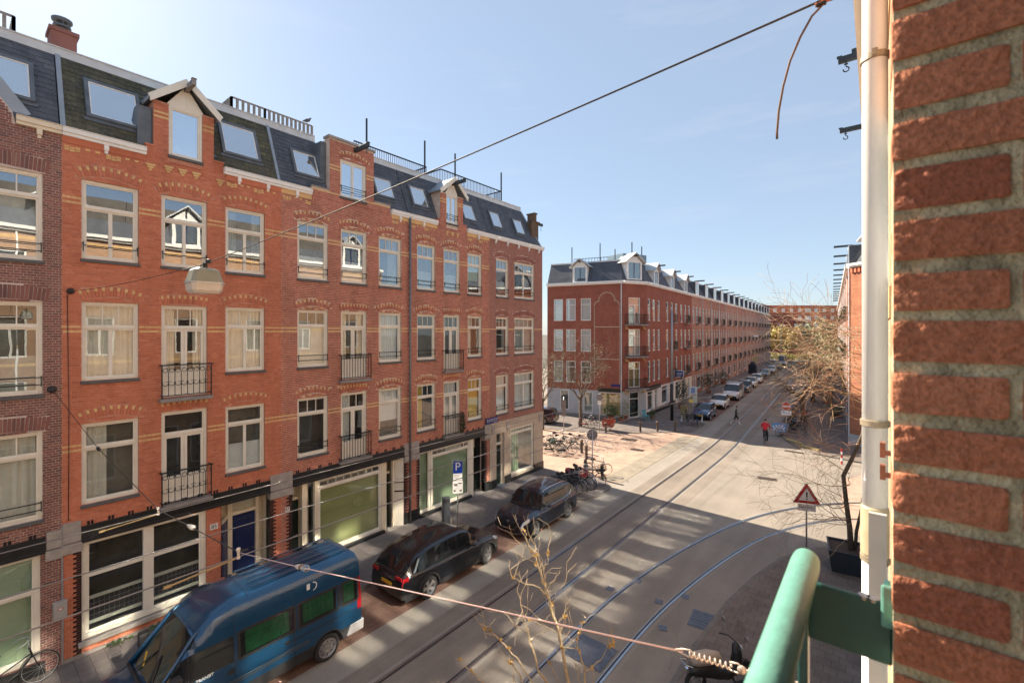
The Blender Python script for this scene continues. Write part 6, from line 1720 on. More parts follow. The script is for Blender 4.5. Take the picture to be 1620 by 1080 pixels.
q = MB(); q.box(-0.12,0.12,-0.116,-0.11,1.05,1.2); q.build('display', MT['signwhite'] if False else MT['black'], cp_)
MB().tube([(0.1,-0.12,0.9),(0.2,-0.3,0.4),(0.3,-0.5,0.05),(0.6,-0.9,0.03)],0.014,6).build('charging_cable', MT['black'], cp_, smooth=True)
rs = thing('round_sign', 'round traffic sign seen from its grey back beside the parked bicycles', 'sign', (-12.2, 22.35, 0.11), radians(40))
sign_pole(rs, 3.1)
q = MB(); disc(q, 0.30, 0.075, m=0, z=2.82); q.build('sign_plate', MT['signback'], rs)
q = MB(); disc(q, 0.30, 0.085, m=0, z=2.82); q.build('sign_face', MT['signblue'], rs)
q = MB(); q.box(-0.14,-0.1,0.06,0.068,2.76,2.86); q.build('sticker', MT['signwhite'], rs)
def plain_sign(x, y, rz, plates, h, label, base=0.05):
    o = thing('sign_post', label, 'sign', (x, y, base), rz); sign_pole(o, h)
    for (nm, shape, zc, w, hh, m) in plates:
        q = MB()
        if shape == 'disc': disc(q, w/2, -0.01, z=zc)
        else: q.box(-w/2, w/2, -0.014, -0.002, zc-hh/2, zc+hh/2)
        q.build(nm, m, o)
    return o
plain_sign(-19.5, 31.0, radians(25), [('sign_plate','rect',2.5,0.35,1.3,MT['signback'])], 3.4, 'slim grey sign post with a tall plate near the corner of the near row', 0.01)
plain_sign(-18.6, 35.3, radians(25), [('sign_plate','disc',2.9,0.55,0.5,MT['signback']),('lower_plate','rect',2.45,0.3,0.35,MT['signwhite'])], 3.2, 'thin sign post beside the pollard tree in the plateau')
ne = thing('no_entry_sign', 'red no entry sign with white bar and white plate beneath', 'sign', (-5.75, 43.2, 0.1), radians(10)); sign_pole(ne, 2.7)
q = MB(); disc(q, 0.33, -0.005, z=2.40); q.build('sign_rim', MT['signwhite'], ne)
q = MB(); disc(q, 0.305, -0.010, z=2.40); q.build('sign_face', MT['signred'], ne)
MB().box(-0.25,0.25,-0.018,-0.015,2.34,2.45).build('white_bar', MT['signwhite'], ne)
q = MB().box(-0.36,0.36,-0.010,0.0,1.68,2.03).build('white_plate', MT['signwhite'], ne)
k = MB(); k.box(-0.25,-0.1,-0.013,-0.0105,1.83,1.93); k.box(-0.05,0.05,-0.013,-0.0105,1.80,1.90); k.box(0.12,0.25,-0.013,-0.0105,1.82,1.88); split(k.build('plate_print', mat('print_grey_lilac', (0.4,0.36,0.42), 0.6), q))
tw = thing('warning_sign', 'red and white triangular warning sign with exclamation mark for tram rails', 'sign', (-2.06, 20.5, 0.1), radians(20)); sign_pole(tw, 2.75)
def tri(s, z0, y): h = s*sqrt(3)/2; return [(-s/2, y, z0), (s/2, y, z0), (0, y, z0+h)]
q = MB(); q.prism(tri(0.95, 2.0, -0.004), (0, 0.006, 0)); q.build('sign_rim', MT['signwhite'], tw)
q = MB(); q.prism(tri(0.88, 2.02, -0.010), (0, 0.005, 0)); q.build('sign_border', MT['signred'], tw)
q = MB(); q.prism(tri(0.55, 2.115, -0.016), (0, 0.005, 0)); q.build('sign_face', MT['signwhite'], tw)
q = MB(); q.prism([(-0.02,-0.019,2.24),(0.02,-0.019,2.24),(0.03,-0.019,2.44),(-0.03,-0.019,2.44)], (0,0.002,0)); q.box(-0.025,0.025,-0.019,-0.017,2.16,2.21); q.build('exclamation_mark', MT['ink'], tw)
q = MB().box(-0.30,0.30,-0.006,0.002,1.72,1.98).build('text_plate', MT['signwhite'], tw)
text(q, 'TRAMRAILS', 0.105, (0, -0.010, 1.86), (pi/2,0,0), MT['ink'])
ts = thing('tram_stop_sign', 'grey and yellow information panel on a thin pole before parked bicycles', 'sign', (-13.3, 43.6, 0.05), radians(20)); sign_pole(ts, 3.6)
MB().box(-0.36,0.36,-0.03,0.0,2.75,3.45).build('upper_panel', mat('panel_grey', (0.42,0.46,0.50), 0.5), ts); MB().box(-0.17,0.17,-0.036,-0.03,2.85,3.35).build('blue_mark', mat('panel_blue', (0.12,0.2,0.36), 0.5), ts)
q = MB(); q.box(-0.36,0.0,-0.03,0.0,1.95,2.3); q.build('yellow_panel', mat('panel_yellow', (0.60,0.48,0.10), 0.5), ts); MB().box(0.0,0.36,-0.03,0.0,1.95,2.68).build('lower_panel', mat('panel_grey_green', (0.36,0.40,0.34), 0.5), ts)
# ---- poles
tp = thing('tram_pole', 'tall tram pole with dark lower half at the far left pavement', 'pole', (-15.46, 44.14, 0.05))
MB().tube([(0,0,0),(0,0,3.6)], 0.15, 14).build('lower_pole', MT['black'], tp, smooth=True); MB().tube([(0,0,3.6),(0,0,10.6)], [0.12,0.09], 14).build('upper_pole', MT['polegrey'], tp, smooth=True)
q = MB(); q.lathe([(0.155,3.5),(0.165,3.55),(0.165,3.65),(0.12,3.7)], n=14); q.build('collar', MT['polegrey'], tp)
def lantern(p, h, label, arms=2):
    o = thing('lamp_post', label, 'lamp', p); MB().tube([(0,0,0),(0,0,h)], [0.09,0.06], 10).build('pole', mat('pole_white', (0.6,0.6,0.6), 0.5) if h > 8 else MT['polegrey'], o, smooth=True)
    for sg in ((-1, 1) if arms == 2 else (1,)):
        MB().bar((0,0,h),(sg*0.55,0,h+0.05),0.05,0.05).build('arm', MT['polegrey'], o)
        q = MB(); q.lathe([(0.08,h+0.12),(0.28,h+0.02),(0.3,h-0.06),(0.2,h-0.16),(0,h-0.18)], (sg*0.6,0,0), n=12); q.build('lantern', MT['signwhite'], o)
lantern((-21.3,150,0.05), 10.5, 'white double armed lamp post among the trees at the street end')
lantern((-13.5,150,0.05), 9.5, 'single armed lamp post right of the trees at the street end', 1)
hl2 = thing('hanging_lamp', 'flat pale lamp hanging over the far street at the row end', 'lamp', (-17.6,95,7.6)); q = MB(); q.grid([ring(0.3,0.4,0.3), ring(0.9,0.9,0.12), ring(0.8,0.8,0.0)], closed=True); q.poly(ring(0.8,0.8,0), [tuple(range(8))]); q.build('housing', MT['signwhite'], hl2)
# ---- bollards
bm = MB(); bm.lathe([(0.11,0),(0.11,0.05),(0.095,0.07),(0.095,0.82),(0.12,0.84),(0.12,0.88),(0.09,0.92),(0,0.94)], n=16)
BOL = bm.mesh('post', mat('bollard_brown', (0.075,0.055,0.045), 0.6, 0.1, var=0.2), True)
cap_ = MB(); cap_.lathe([(0.121,0.845),(0.123,0.87),(0.12,0.885)], n=16); CAP = cap_.mesh('cap', mat('bollard_cap', (0.32,0.25,0.18), 0.6, var=0.2), True)
for (x, y, lb) in ((-17.9,35.1,'bollard left of the row of four before the corner building, beside the cargo bike'), (-15.73,37.2,'second bollard of the row before the turquoise chair'), (-14.68,38.36,'third bollard of the row before the tram pole'), (-13.49,39.3,'rightmost bollard beside the bicycle rack'), (-16.37,28.4,'farther bollard of the pair by the round sign'), (-15.37,27.3,'nearer bollard of the pair by the round sign'), (-13.75,24.3,'bollard standing behind the upright bicycle by the round sign'), (-12.45,23.95,'dark bollard at the kerb behind the bicycle pile')):
    o = thing('bollard', lb, 'bollard', (x, y, 0.01), 0, 'brown bollards around the plateau'); put('post', BOL, o); put('cap', CAP, o)
rb = thing('marker_post', 'slim red and white marker post at the far right corner', 'post', (-1.75, 36.6, 0.0))
for i in range(5): MB().lathe([(0.055,0.2*i),(0.055,0.2*i+0.2)], n=12).build('red_band' if i % 2 == 0 else 'white_band', MT['signred'] if i % 2 == 0 else MT['signwhite'], rb)
# ---- pavement things: planter, pots, chair, bins
pt = thing('planter_box', 'large dark square planter on the near right pavement', 'planter', (-0.75, 20.4, 0.1), 0.12)
q = MB(); q.grid([[(-0.55,-0.55,0),(0.55,-0.55,0),(0.55,0.55,0),(-0.55,0.55,0)],[(-0.66,-0.66,0.78),(0.66,-0.66,0.78),(0.66,0.66,0.78),(-0.66,0.66,0.78)],[(-0.6,-0.6,0.78),(0.6,-0.6,0.78),(0.6,0.6,0.78),(-0.6,0.6,0.78)],[(-0.58,-0.58,0.68),(0.58,-0.58,0.68),(0.58,0.58,0.68),(-0.58,0.58,0.68)]], closed=True); q.build('tub', mat('planter_dark', (0.03,0.04,0.05), 0.5, var=0.15), pt)
MB().poly([(-0.59,-0.59,0.7),(0.59,-0.59,0.7),(0.59,0.59,0.7),(-0.59,0.59,0.7)],[(0,1,2,3)]).build('soil', mat('soil', (0.07,0.05,0.035), 0.95, var=0.4, scale=20), pt)
tc = thing('garden_chair', 'turquoise chair beside the dark green door of the corner shop', 'chair', (-17.45, 42.6, 0.05), radians(70))
q = MB(); q.box(-0.24,0.24,-0.24,0.24,0.42,0.46); q.build('seat', MT['tealchair'], tc)
q = MB()
for i in range(4): q.box(-0.23+0.125*i,-0.13+0.125*i,0.21,0.24,0.48,0.98)
q.box(-0.24,0.24,0.2,0.245,0.93,1.0); q.build('backrest', MT['tealchair'], tc)
for sx in (-0.21,0.21):
    for sy_ in (-0.21,0.21): MB().bar((sx,sy_,0),(sx,sy_,0.42),0.04,0.04).build('leg', MT['tealchair'], tc)
def pot(x, y, label, r=0.25, h=0.45, m='leaf', n=160, col=(0.28,0.10,0.06), sp=(0.4,0.4,0.4), z=0.05):
    o = thing('potted_plant', label, 'plant', (x, y, z)); q = MB(); q.lathe([(r*0.7,0),(r,h),(r*1.1,h),(r*1.1,h+0.05),(r*0.9,h+0.05),(r*0.9,h-0.03),(0,h-0.03)], n=14); q.build('pot', mat('pot_'+str(len(bpy.data.materials)), col, 0.8, var=0.15), o, smooth=False)
    leaf_cloud(MB(), 0, 0, h+sp[2]*0.9, *sp, n, 0.16).build('foliage', MT[m], o)
pot(-18.9, 40.2, 'terracotta pot beside the shop door step', 0.22, 0.35, n=60, sp=(0.25,0.25,0.2))
pot(-20.0, 40.3, 'bushy green plant in a pot below the corner shop window', 0.35, 0.4, n=420, sp=(0.8,0.5,0.6))
pot(-17.2, 43.6, 'low green plant beside the turquoise chair', 0.25, 0.3, n=120, sp=(0.35,0.35,0.35), col=(0.2,0.15,0.1))
pot(-18.9, 41.3, 'slim potted tree left of the corner shop door', 0.2, 0.4, n=160, m='leafg', sp=(0.35,0.35,0.9))
pot(-16.9, 51.5, 'tall dark green climber by the shop front past the tram pole', 0.4, 0.4, n=900, m='leafdk', sp=(0.6,0.9,1.7))
pot(-18.2, 66.5, 'large dark evergreen bush at the foot of the far row', 0.4, 0.4, n=1000, m='leafdk', sp=(1.1,1.6,1.3))
pot(-19.6, 80.0, 'green bush at the foot of the far row behind parked cars', 0.4, 0.3, n=600, m='leafdk', sp=(0.9,2.0,0.9))
pot(-22.4, 118.0, 'yellow flowering bush at the end of the far row', 0.4, 0.3, n=700, m='leafy', sp=(1.2,2.2,1.6))
pot(-4.6, 66.0, 'bright green hedge bush by the far right houses', 0.4, 0.3, n=700, m='leaf', sp=(0.9,2.2,1.0), z=0.1)
pot(-3.2, 56.0, 'low green bush by the far right corner house', 0.4, 0.2, n=300, m='leaf', sp=(0.7,1.0,0.5), z=0.1)
bn_ = thing('litter_bin', 'ochre bin behind the tram pole', 'bin', (-15.0, 46.3, 0.05)); q = MB(); q.box(-0.3,0.3,-0.3,0.3,0,1.1); q.build('body', mat('bin_ochre', (0.30,0.25,0.12), 0.6), bn_, bevel=0.03); q = MB(); q.box(-0.33,0.33,-0.33,0.33,1.1,1.18); q.build('lid', mat('bin_lid', (0.2,0.18,0.1), 0.6), bn_)
gbn = thing('waste_container', 'dark blue waste container on the far left pavement', 'container', (-19.6,103,0.05)); q = MB(); q.box(-0.7,0.7,-0.7,0.7,0,1.9); q.build('body', mat('container_navy', (0.012,0.02,0.04), 0.5), gbn, bevel=0.08); q = MB(); q.lathe([(0.5,1.9),(0.5,2.2),(0.2,2.45),(0,2.45)], n=16); q.build('lid', mat('container_lid', (0.015,0.025,0.05), 0.5), gbn)
pg = thing('pigeon', 'pigeon perched on the roof terrace railing', 'bird', (XF-1.3, 9.0, 16.86), 1.2)
q = MB(); q.tube([(-0.16,0,0.06),(-0.08,0,0.09),(0.0,0,0.12),(0.07,0,0.15),(0.11,0,0.21),(0.14,0,0.235),(0.17,0,0.23)], [0.012,0.045,0.07,0.06,0.032,0.03,0.008], 10); q.bar((0,0.02,0.06),(0,0.02,0),0.01,0.01); q.bar((0,-0.02,0.06),(0,-0.02,0),0.01,0.01); q.build('body', mat('feather_grey', (0.08,0.085,0.1), 0.8), pg, smooth=True)
# ------------------------------------------------------------------ vehicles (local frame: x forwards, y left, z up)
def paint(name, c, rough=0.25, metal=0.35, coat=1.0): return mat(name, c, rough, metal, var=0.03, scale=3, coat=coat)
MT['carglass'] = mat('car_glass', (0.012,0.014,0.016), 0.03, var=0.1, spec=0.8)
MT['vanglass'] = glass_mat('van_glass', tint=(0.5,0.55,0.52), base=0.02, gain=1.0, wave=0)
MT['tyre'] = mat('tyre', (0.02,0.02,0.021), 0.8, var=0.2, scale=20)
MT['rim'] = mat('alloy', (0.42,0.42,0.43), 0.3, 0.8, var=0.1)
MT['rimdark'] = mat('alloy_dark', (0.05,0.05,0.052), 0.35, 0.6, var=0.1)
MT['trim'] = mat('trim_black', (0.022,0.022,0.024), 0.6, var=0.15)
MT['chrome'] = mat('chrome', (0.62,0.64,0.66), 0.12, 1.0, var=0.05)
MT['headlamp'] = mat('headlamp', (0.45,0.48,0.52), 0.08, 0.4, var=0.2, scale=40)
MT['taillamp'] = mat('taillamp', (0.30,0.008,0.012), 0.15, var=0.1, spec=0.7)
MT['nlplate'] = mat('plate_yellow', (0.72,0.40,0.03), 0.4, var=0.04)
def lerp(tab, x):
    for (a, va), (b, vb) in zip(tab, tab[1:]):
        if x <= b: 
            k = 0 if b == a else max(0, (x-a)/(b-a)); return va + (vb-va)*k
    return tab[-1][1]
def smooth_tab(tab): return lambda x: lerp(tab, x)
def loft(parent, rings, classify, mats, capends=True, names=None):
    """skin a row of half rings (bottom edge to centre line), mirrored; faces go to parts by class"""
    out = {}
    full = []
    for r in rings: full.append(list(r) + [(p[0], -p[1], p[2]) for p in reversed(r[:-1])])
    n = len(full[0]); h = len(rings[0])
    for i in range(len(full)-1):
        for j in range(n-1):
            jj = j if j < h-1 else n-2-j
            side = 'l' if j < h-1 else 'r'
            key = classify(i, jj, side)
            if key is None: continue
            mb = out.setdefault(key, [MB(), {}])
            idx = []
            for (a, b) in ((i, j), (i+1, j), (i+1, j+1), (i, j+1)):
                if (a, b) not in mb[1]:
                    mb[1][(a, b)] = len(mb[0].v); mb[0].v.append(tuple(full[a][b]))
                idx.append(mb[1][(a, b)])
            mb[0].f.append(idx); mb[0].m.append(0)
    if capends:
        for i in (0, len(full)-1):
            key = classify(-1 if i == 0 else -2, 0, 'l')
            if key: out.setdefault(key, [MB(), {}])[0].poly(full[i], [tuple(range(n)) if i else tuple(range(n))[::-1]])
    res = {}
    for key, (mb, _) in out.items():
        nm, mt = mats[key]
        res[key] = mb.build(nm, mt, parent, smooth=True)
    return res
WHEEL = {}
def wheel(parent, x, y, r, w=0.2, style='five', rimm=None, steer=0.0):
    side = 1 if y > 0 else -1
    k = (round(r,2), w, style, (rimm or MT['rim']).name)
    if k not in WHEEL:
        t = MB(); t.lathe([(r*0.66,-w*0.42),(r*0.72,-w*0.5),(r*0.9,-w*0.5),(r*0.98,-w*0.4),(r,-w*0.2),(r,w*0.2),(r*0.98,w*0.4),(r*0.9,w*0.5),(r*0.72,w*0.5),(r*0.66,w*0.42)], (0,0,0), 'y', 28, closed=True)
        m = MB(); m.lathe([(r*0.66,w*0.4),(r*0.70,w*0.49),(r*0.66,w*0.5),(r*0.62,w*0.36),(r*0.6,w*0.1)], (0,0,0), 'y', 28, closed=True)
        m.lathe([(0,w*0.40),(r*0.13,w*0.40),(r*0.16,w*0.30),(r*0.16,w*0.1)], (0,0,0), 'y', 16)
        bk = MB(); bk.lathe([(0,w*0.05),(r*0.6,w*0.05),(r*0.66,-w*0.3)], (0,0,0), 'y', 20)
        n = {'five':5, 'ten':10, 'steel':0, 'blade':5}[style]
        for i in range(n):
            a = 2*pi*i/n; d = Vector((cos(a),0,sin(a))); s = Vector((-sin(a),0,cos(a)))
            ww = r*(0.17 if style == 'blade' else 0.10 if n == 5 else 0.05)
            m.prism([d*r*0.12+s*ww*0.7+Vector((0,w*0.30,0)), d*r*0.64+s*ww+Vector((0,w*0.34,0)), d*r*0.64-s*ww+Vector((0,w*0.34,0)), d*r*0.12-s*ww*0.7+Vector((0,w*0.30,0))], (0, w*0.06, 0))
        if style == 'steel':
            m.lathe([(r*0.16,w*0.34),(r*0.30,w*0.44),(r*0.48,w*0.40),(r*0.62,w*0.30)], (0,0,0), 'y', 24)
            for i in range(8):
                a = 2*pi*i/8; bk.lathe([(0,w*0.43),(r*0.06,w*0.43)], (cos(a)*r*0.50,0,sin(a)*r*0.50), 'y', 8)
        WHEEL[k] = (t.mesh('wheel', MT['tyre'], True), m.mesh('rim', rimm or MT['rim'], False), bk.mesh('brake', MT['trim'], True))
    t, m, bk = WHEEL[k]
    o = put('wheel', t, parent, (x, y - side*w*0.5, r), rz=(0 if side > 0 else pi)+steer)
    put('rim', m, o); put('brake', bk, o)
    return o
def car(name, label, loc, rz, L=4.4, W=1.82, H=1.62, wb=2.65, r=0.34, pm=None, kind='suv', style='five', rimm=None, group=None, cat='car', front=True, lowtrim=True, rails=False, steer=0.0, simple=False, silverbump=False, plate=True, coupe=False):
    o = thing(name, label, cat, loc, rz, group)
    hl = L/2; xf = wb/2 + (0.02*L); xr = xf - wb; ra = r + 0.07
    if kind == 'suv':
        deck = [(-hl,0.78),(-hl+0.06,0.98),(-hl+0.22,1.02),(-0.8,0.99),(hl-1.45,0.97),(hl-1.0,0.95),(hl-0.35,0.86),(hl-0.1,0.76),(hl,0.58)]
        roof = [(-hl+0.10,0.98),(-hl+0.42,H-0.24),(-hl+0.62,H-0.10),(-hl+1.2,H-0.02),(-0.2,H),(0.35,H-0.02),(0.62,H-0.10),(hl-1.22,1.0),(hl-1.15,0.96)]
        if coupe: roof[:5] = [(-hl+0.08,0.98),(-hl+0.36,1.30),(-hl+0.62,1.46),(-hl+1.25,H-0.04),(-0.15,H)]
        win0, win1 = -hl+0.10, hl-1.15
    elif kind == 'hatch':
        deck = [(-hl,0.66),(-hl+0.05,0.90),(-hl+0.15,0.95),(-0.5,0.93),(hl-1.2,0.92),(hl-0.8,0.90),(hl-0.25,0.76),(hl-0.08,0.68),(hl,0.5)]
        roof = [(-hl+0.06,0.92),(-hl+0.30,H-0.12),(-hl+0.5,H-0.05),(-0.3,H),(0.1,H-0.02),(0.35,H-0.10),(hl-0.85,0.96),(hl-0.78,0.91)]
        win0, win1 = -hl+0.06, hl-0.78
    else:
        deck = [(-hl,0.8),(-hl+0.05,1.05),(-hl+0.15,1.08),(0,1.08),(hl-1.1,1.08),(hl-0.8,1.06),(hl-0.2,0.85),(hl-0.06,0.75),(hl,0.55)]
        roof = [(-hl+0.04,1.06),(-hl+0.10,H-0.1),(-hl+0.25,H-0.02),(0,H),(hl-1.9,H-0.02),(hl-1.65,H-0.1),(hl-0.85,1.1),(hl-0.78,1.07)]
        win0, win1 = -hl+0.04, hl-0.78
    N = 44 if not simple else 26
    xs = sorted({round(-hl + L*i/N, 3) for i in range(N+1)} | {round(v, 3) for v in (xf-ra, xf+ra, xr-ra, xr+ra, xf, xr)} | {round(a, 3) for a, _ in deck})
    rings = []
    for x in xs:
        e = abs(x)/hl; w = W/2*(1 - 0.10*e**5 - (0.10 if x > 0 else 0.05)*max(0, e-0.9)/0.1)
        zd = lerp(deck, x)
        zl = 0.24 + 0.10*max(0, e-0.88)/0.12
        for xw in (xf, xr):
            if abs(x-xw) < ra: zl = max(zl, r*0.98 + sqrt(max(0, ra*ra-(x-xw)**2)))
        zl = min(zl, zd-0.06); zm = zl + (zd-zl)*0.25
        rings.append([(x, w*0.965, zl), (x, w*0.995, zm), (x, w*1.0, zl+(zd-zl)*0.55), (x, w*0.985, zl+(zd-zl)*0.82), (x, w*0.945, zd-0.012), (x, w*0.90, zd+0.006), (x, w*0.5, zd+0.035), (x, 0, zd+0.045)])
    def cl(i, j, s):
        if i == -2: return 'grille'
        if i == -1: return 'rear'
        x = (xs[i]+xs[i+1])/2
        if x > hl-0.42 and x < hl-0.02 and j in (3, 4): return 'head'
        if x < -hl+0.20 and j == 3: return 'tail'
        if lowtrim and j == 0: return 'trim'
        if j >= 5 and win0+0.25 < x < win1-0.15: return None
        return 'body'
    parts = loft(o, rings, cl, {'body':('body', pm), 'head':('headlight', MT['headlamp']), 'tail':('tail_light', MT['taillamp']), 'trim':('sill_trim', MT['trim']), 'grille':('grille', MT['trim']), 'rear':('tailgate', pm)})
    # greenhouse
    gx = sorted({round(win0 + (win1-win0)*i/22, 3) for i in range(23)} | {round(a, 3) for a, _ in roof})
    gr = []
    for x in gx:
        e = abs(x)/hl; w = W/2*(1-0.10*e**5)*0.935; zd = lerp(deck, x)-0.02; zr = max(lerp(roof, x), zd+0.01)
        k = (zr-zd)/(H-0.95); wr = w*(1-0.17*min(1, k))*(1-(0.10*max(0, -x/hl-0.25) if coupe else 0))
        gr.append([(x, w, zd), (x, w*0.97-(w-wr)*0.25, zd+(zr-zd)*0.42), (x, wr*1.0, zr-0.07*min(1, k)), (x, wr*0.90, zr-0.015), (x, wr*0.45, zr+0.012), (x, 0, zr+0.018)])
    r0, r1 = roof[2][0], roof[-4][0] if kind != 'hatch' else roof[-4][0]
    mid = (xf+xr)/2
    pil = [(mid-0.02, 0.07)]
    if kind == 'suv': pil.append((xr-0.02, 0.12))
    def cg(i, j, s):
        if i < 0: return None
        x = (gx[i]+gx[i+1])/2
        if j >= 2:
            if x > roof[-3][0]-0.001: return 'wind'
            if x < roof[1][0]+0.02 and kind != 'van': return 'rearw'
            return 'roof'
        if x < roof[1][0]: return 'pillar'
        for px, pw in pil:
            if abs(x-px) < pw: return 'pillar'
        if x > roof[-3][0]+ (roof[-2][0]-roof[-3][0])*0.75: return 'pillar'
        return ('sl' if s == 'l' else 'sr')
    loft(o, gr, cg, {'wind':('windscreen', MT['carglass']), 'rearw':('rear_window', MT['carglass']), 'roof':('roof', pm), 'pillar':('pillar', pm), 'sl':('side_window', MT['carglass']), 'sr':('side_window', MT['carglass'])}, capends=False)
    for c_ in list(o.children):
        if c_.name.startswith('side_window'): split(c_)
    u = MB(); u.box(-hl+0.12, hl-0.15, -W/2*0.86, W/2*0.86, 0.2, 0.5); u.build('underbody', MT['trim'], o)
    for x in (xf, xr):
        for s in (1, -1): wheel(o, x, s*W/2*0.985, r, 0.21, style, rimm, steer=steer if x == xf else 0)
    if plate:
        MB().box(hl-0.01, hl+0.012, -0.26, 0.26, 0.40, 0.51).build('front_plate', MT['nlplate'], o); MB().box(-hl-0.012, -hl+0.01, -0.26, 0.26, 0.62, 0.73).build('rear_plate', MT['nlplate'], o)
    for s in (1, -1):
        q = MB(); q.lathe([(0,-0.07),(0.06,-0.05),(0.085,0.0),(0.07,0.06),(0,0.08)], (win1-0.52, s*(W/2+0.09), lerp(deck, 0.3)+0.10), 'x', 10); q.bar((win1-0.52, s*(W/2-0.06), lerp(deck,0.3)+0.04),(win1-0.52, s*(W/2+0.06), lerp(deck,0.3)+0.06),0.05,0.03); q.build('wing_mirror', pm, o, smooth=True)
        if not simple:
            h = MB()
            for xx in (mid+0.10, mid-0.75): h.box(xx-0.25, xx-0.08, s*(W/2-0.005), s*(W/2+0.025), 0.86, 0.89)
            h.build('door_handle', pm if not silverbump else MT['chrome'], o)
            sm = MB()
            for xx in (mid-0.02, mid+1.02 if kind != 'hatch' else mid+0.85, xr+0.45):
                k = min(range(len(xs)), key=lambda i: abs(xs[i]-xx)); rr_ = rings[k]
                sm.tube([(p[0], s*(p[1]+0.0015), p[2]) for p in rr_[0:5]], 0.0045, 4, False)
            sm.build('door_seam', MT['trim'], o)
            if rails:
                q = MB(); q.tube([(x, s*(lerp([(-hl,0.52),(hl,0.60)], x)+0.04), lerp(roof, x)+0.035) for x in [-hl+0.75+ (hl+0.75-0.95)*i/8 for i in range(9)]], 0.02, 6); q.build('roof_rail', MT['chrome'], o, smooth=True)
            arch_ = MB()
            for xw in (xf, xr):
                arch_.tube([(xw+(ra+0.01)*cos(a), s*(W/2*0.985), r*0.98+(ra+0.01)*sin(a)) for a in [pi*i/10 for i in range(11)]], 0.022, 5, False)
            arch_.build('arch_trim', MT['trim'], o)
    return o, xs, rings
NOIR = paint('paint_black_metallic', (0.006,0.008,0.012), 0.22, 0.0, coat=0.7)
NAVY = paint('paint_blue_black', (0.009,0.014,0.028), 0.22, 0.1, coat=0.8)
c1, xs1, rg1 = car('parked_car', 'black rounded electric SUV parked behind the blue van, tail towards us', (-12.2, 11.15, 0.006), pi/2, 4.62, 1.88, 1.60, 2.83, 0.36, NOIR, 'suv', 'blade', None, 'cars parked along the near left kerb', steer=0.25, coupe=True)
q = MB(); q.box(-2.32,-2.27,-0.75,-0.45,0.88,0.98); q.box(-2.32,-2.27,0.45,0.75,0.88,0.98); q.build('reflector', MT['taillamp'], c1)
q = MB(); q.prism([(-1.95,0.86,1.04),(-1.84,0.86,1.06),(-1.62,0.775,1.38),(-1.70,0.775,1.37)], (0,0.012,0)); q.prism([(-1.95,-0.86,1.04),(-1.84,-0.86,1.06),(-1.62,-0.775,1.38),(-1.70,-0.775,1.37)], (0,-0.012,0)); q.build('pillar_badge', MT['chrome'], c1)
c2, xs2, rg2 = car('parked_car', 'dark blue black SUV with silver roof rails parked facing us', (-12.05, 16.95, 0.006), -pi/2, 4.32, 1.82, 1.63, 2.6, 0.34, NAVY, 'suv', 'five', None, 'cars parked along the near left kerb', rails=True, silverbump=True)
q = MB(); q.prism([(2.12,-0.55,0.72),(2.12,0.55,0.72),(2.17,0.35,0.42),(2.17,-0.35,0.42)], (0.03,0,0)); q.build('grille_panel', MT['black'], c2)
q = MB(); pts = [(2.17,-0.56,0.73),(2.19,-0.36,0.43),(2.19,0.36,0.43),(2.17,0.56,0.73)]; q.tube(pts, 0.018, 6); q.build('grille_trim', MT['chrome'], c2)
q = MB(); q.tube([(2.10,-0.80,0.34),(2.18,-0.4,0.27),(2.19,0,0.26),(2.18,0.4,0.27),(2.10,0.80,0.34)], 0.025, 6); q.build('bumper_trim', MT['chrome'], c2)
q = MB(); q.lathe([(0,0.02),(0.07,0.02),(0.07,0)], (2.165,0,0.70), 'x', 16); q.build('badge', MT['chrome'], c2)
for s in (1,-1):
    q = MB(); q.bar((-0.85,s*0.925,0.33),(0.95,s*0.925,0.33),0.02,0.035); q.build('sill_strip', MT['chrome'], c2)
    q = MB(); q.tube([(-1.55,s*0.80,1.22),(-1.35,s*0.845,1.06),(-0.9,s*0.86,1.01),(0.7,s*0.865,1.00)], 0.012, 5); q.build('window_trim', MT['chrome'], c2)
# ---- blue high roof van
VB = paint('paint_van_blue', (0.006,0.062,0.145), 0.28, 0.35)
van = thing('van', 'blue high roof passenger van with green curtains parked at the near kerb', 'van', (-12.2, 4.45, 0.006), -pi/2, 'cars parked along the near left kerb')
vh = 2.85
vtop = [(-vh,2.30),(-vh+0.06,2.42),(-vh+0.25,2.50),(0.0,2.53),(0.35,2.50),(0.75,2.36),(1.08,2.10),(1.78,1.26),(1.84,1.22),(2.3,1.13),(2.62,1.02),(2.78,0.9),(vh,0.66)]
vx = sorted({round(-vh+5.7*i/46,3) for i in range(47)} | {round(a,3) for a,_ in vtop} | {round(v,3) for v in (-1.85-0.43,-1.85+0.43,1.9-0.43,1.9+0.43)})
VR = []
for x in vx:
    zt = lerp(vtop, x); e = abs(x)/vh
    w = 0.985*(1 - (0.16*max(0,(x-1.7)/1.15)**2 if x > 1.7 else 0.02*e**6))
    zl = 0.34
    for xw in (1.9, -1.85):
        if abs(x-xw) < 0.43: zl = max(zl, 0.34+sqrt(max(0, 0.43**2-(x-xw)**2)))
    zl = min(zl, zt-0.1)
    zs = [zl, max(zl+0.02, 0.62), max(zl+0.04, 0.95), max(zl+0.06, 1.16), 1.24, 1.80, 1.90, 2.22, 2.42, 2.5]
    ws = [0.975, 1.0, 1.0, 0.992, 0.985, 0.925, 0.915, 0.845, 0.74, 0.40]
    pts = []
    for i, (z, k) in enumerate(zip(zs, ws)):
        f = zt - 0.03*(9-i)*0.35
        zz = min(z if zt > 2.4 else z, f); kk = k
        if z > f: kk = k*(1 - 0.03*(i-2)) if zt < 2.3 else k
        pts.append((x, w*kk, zz))
    pts.append((x, 0, zt + 0.02))
    VR.append(pts)
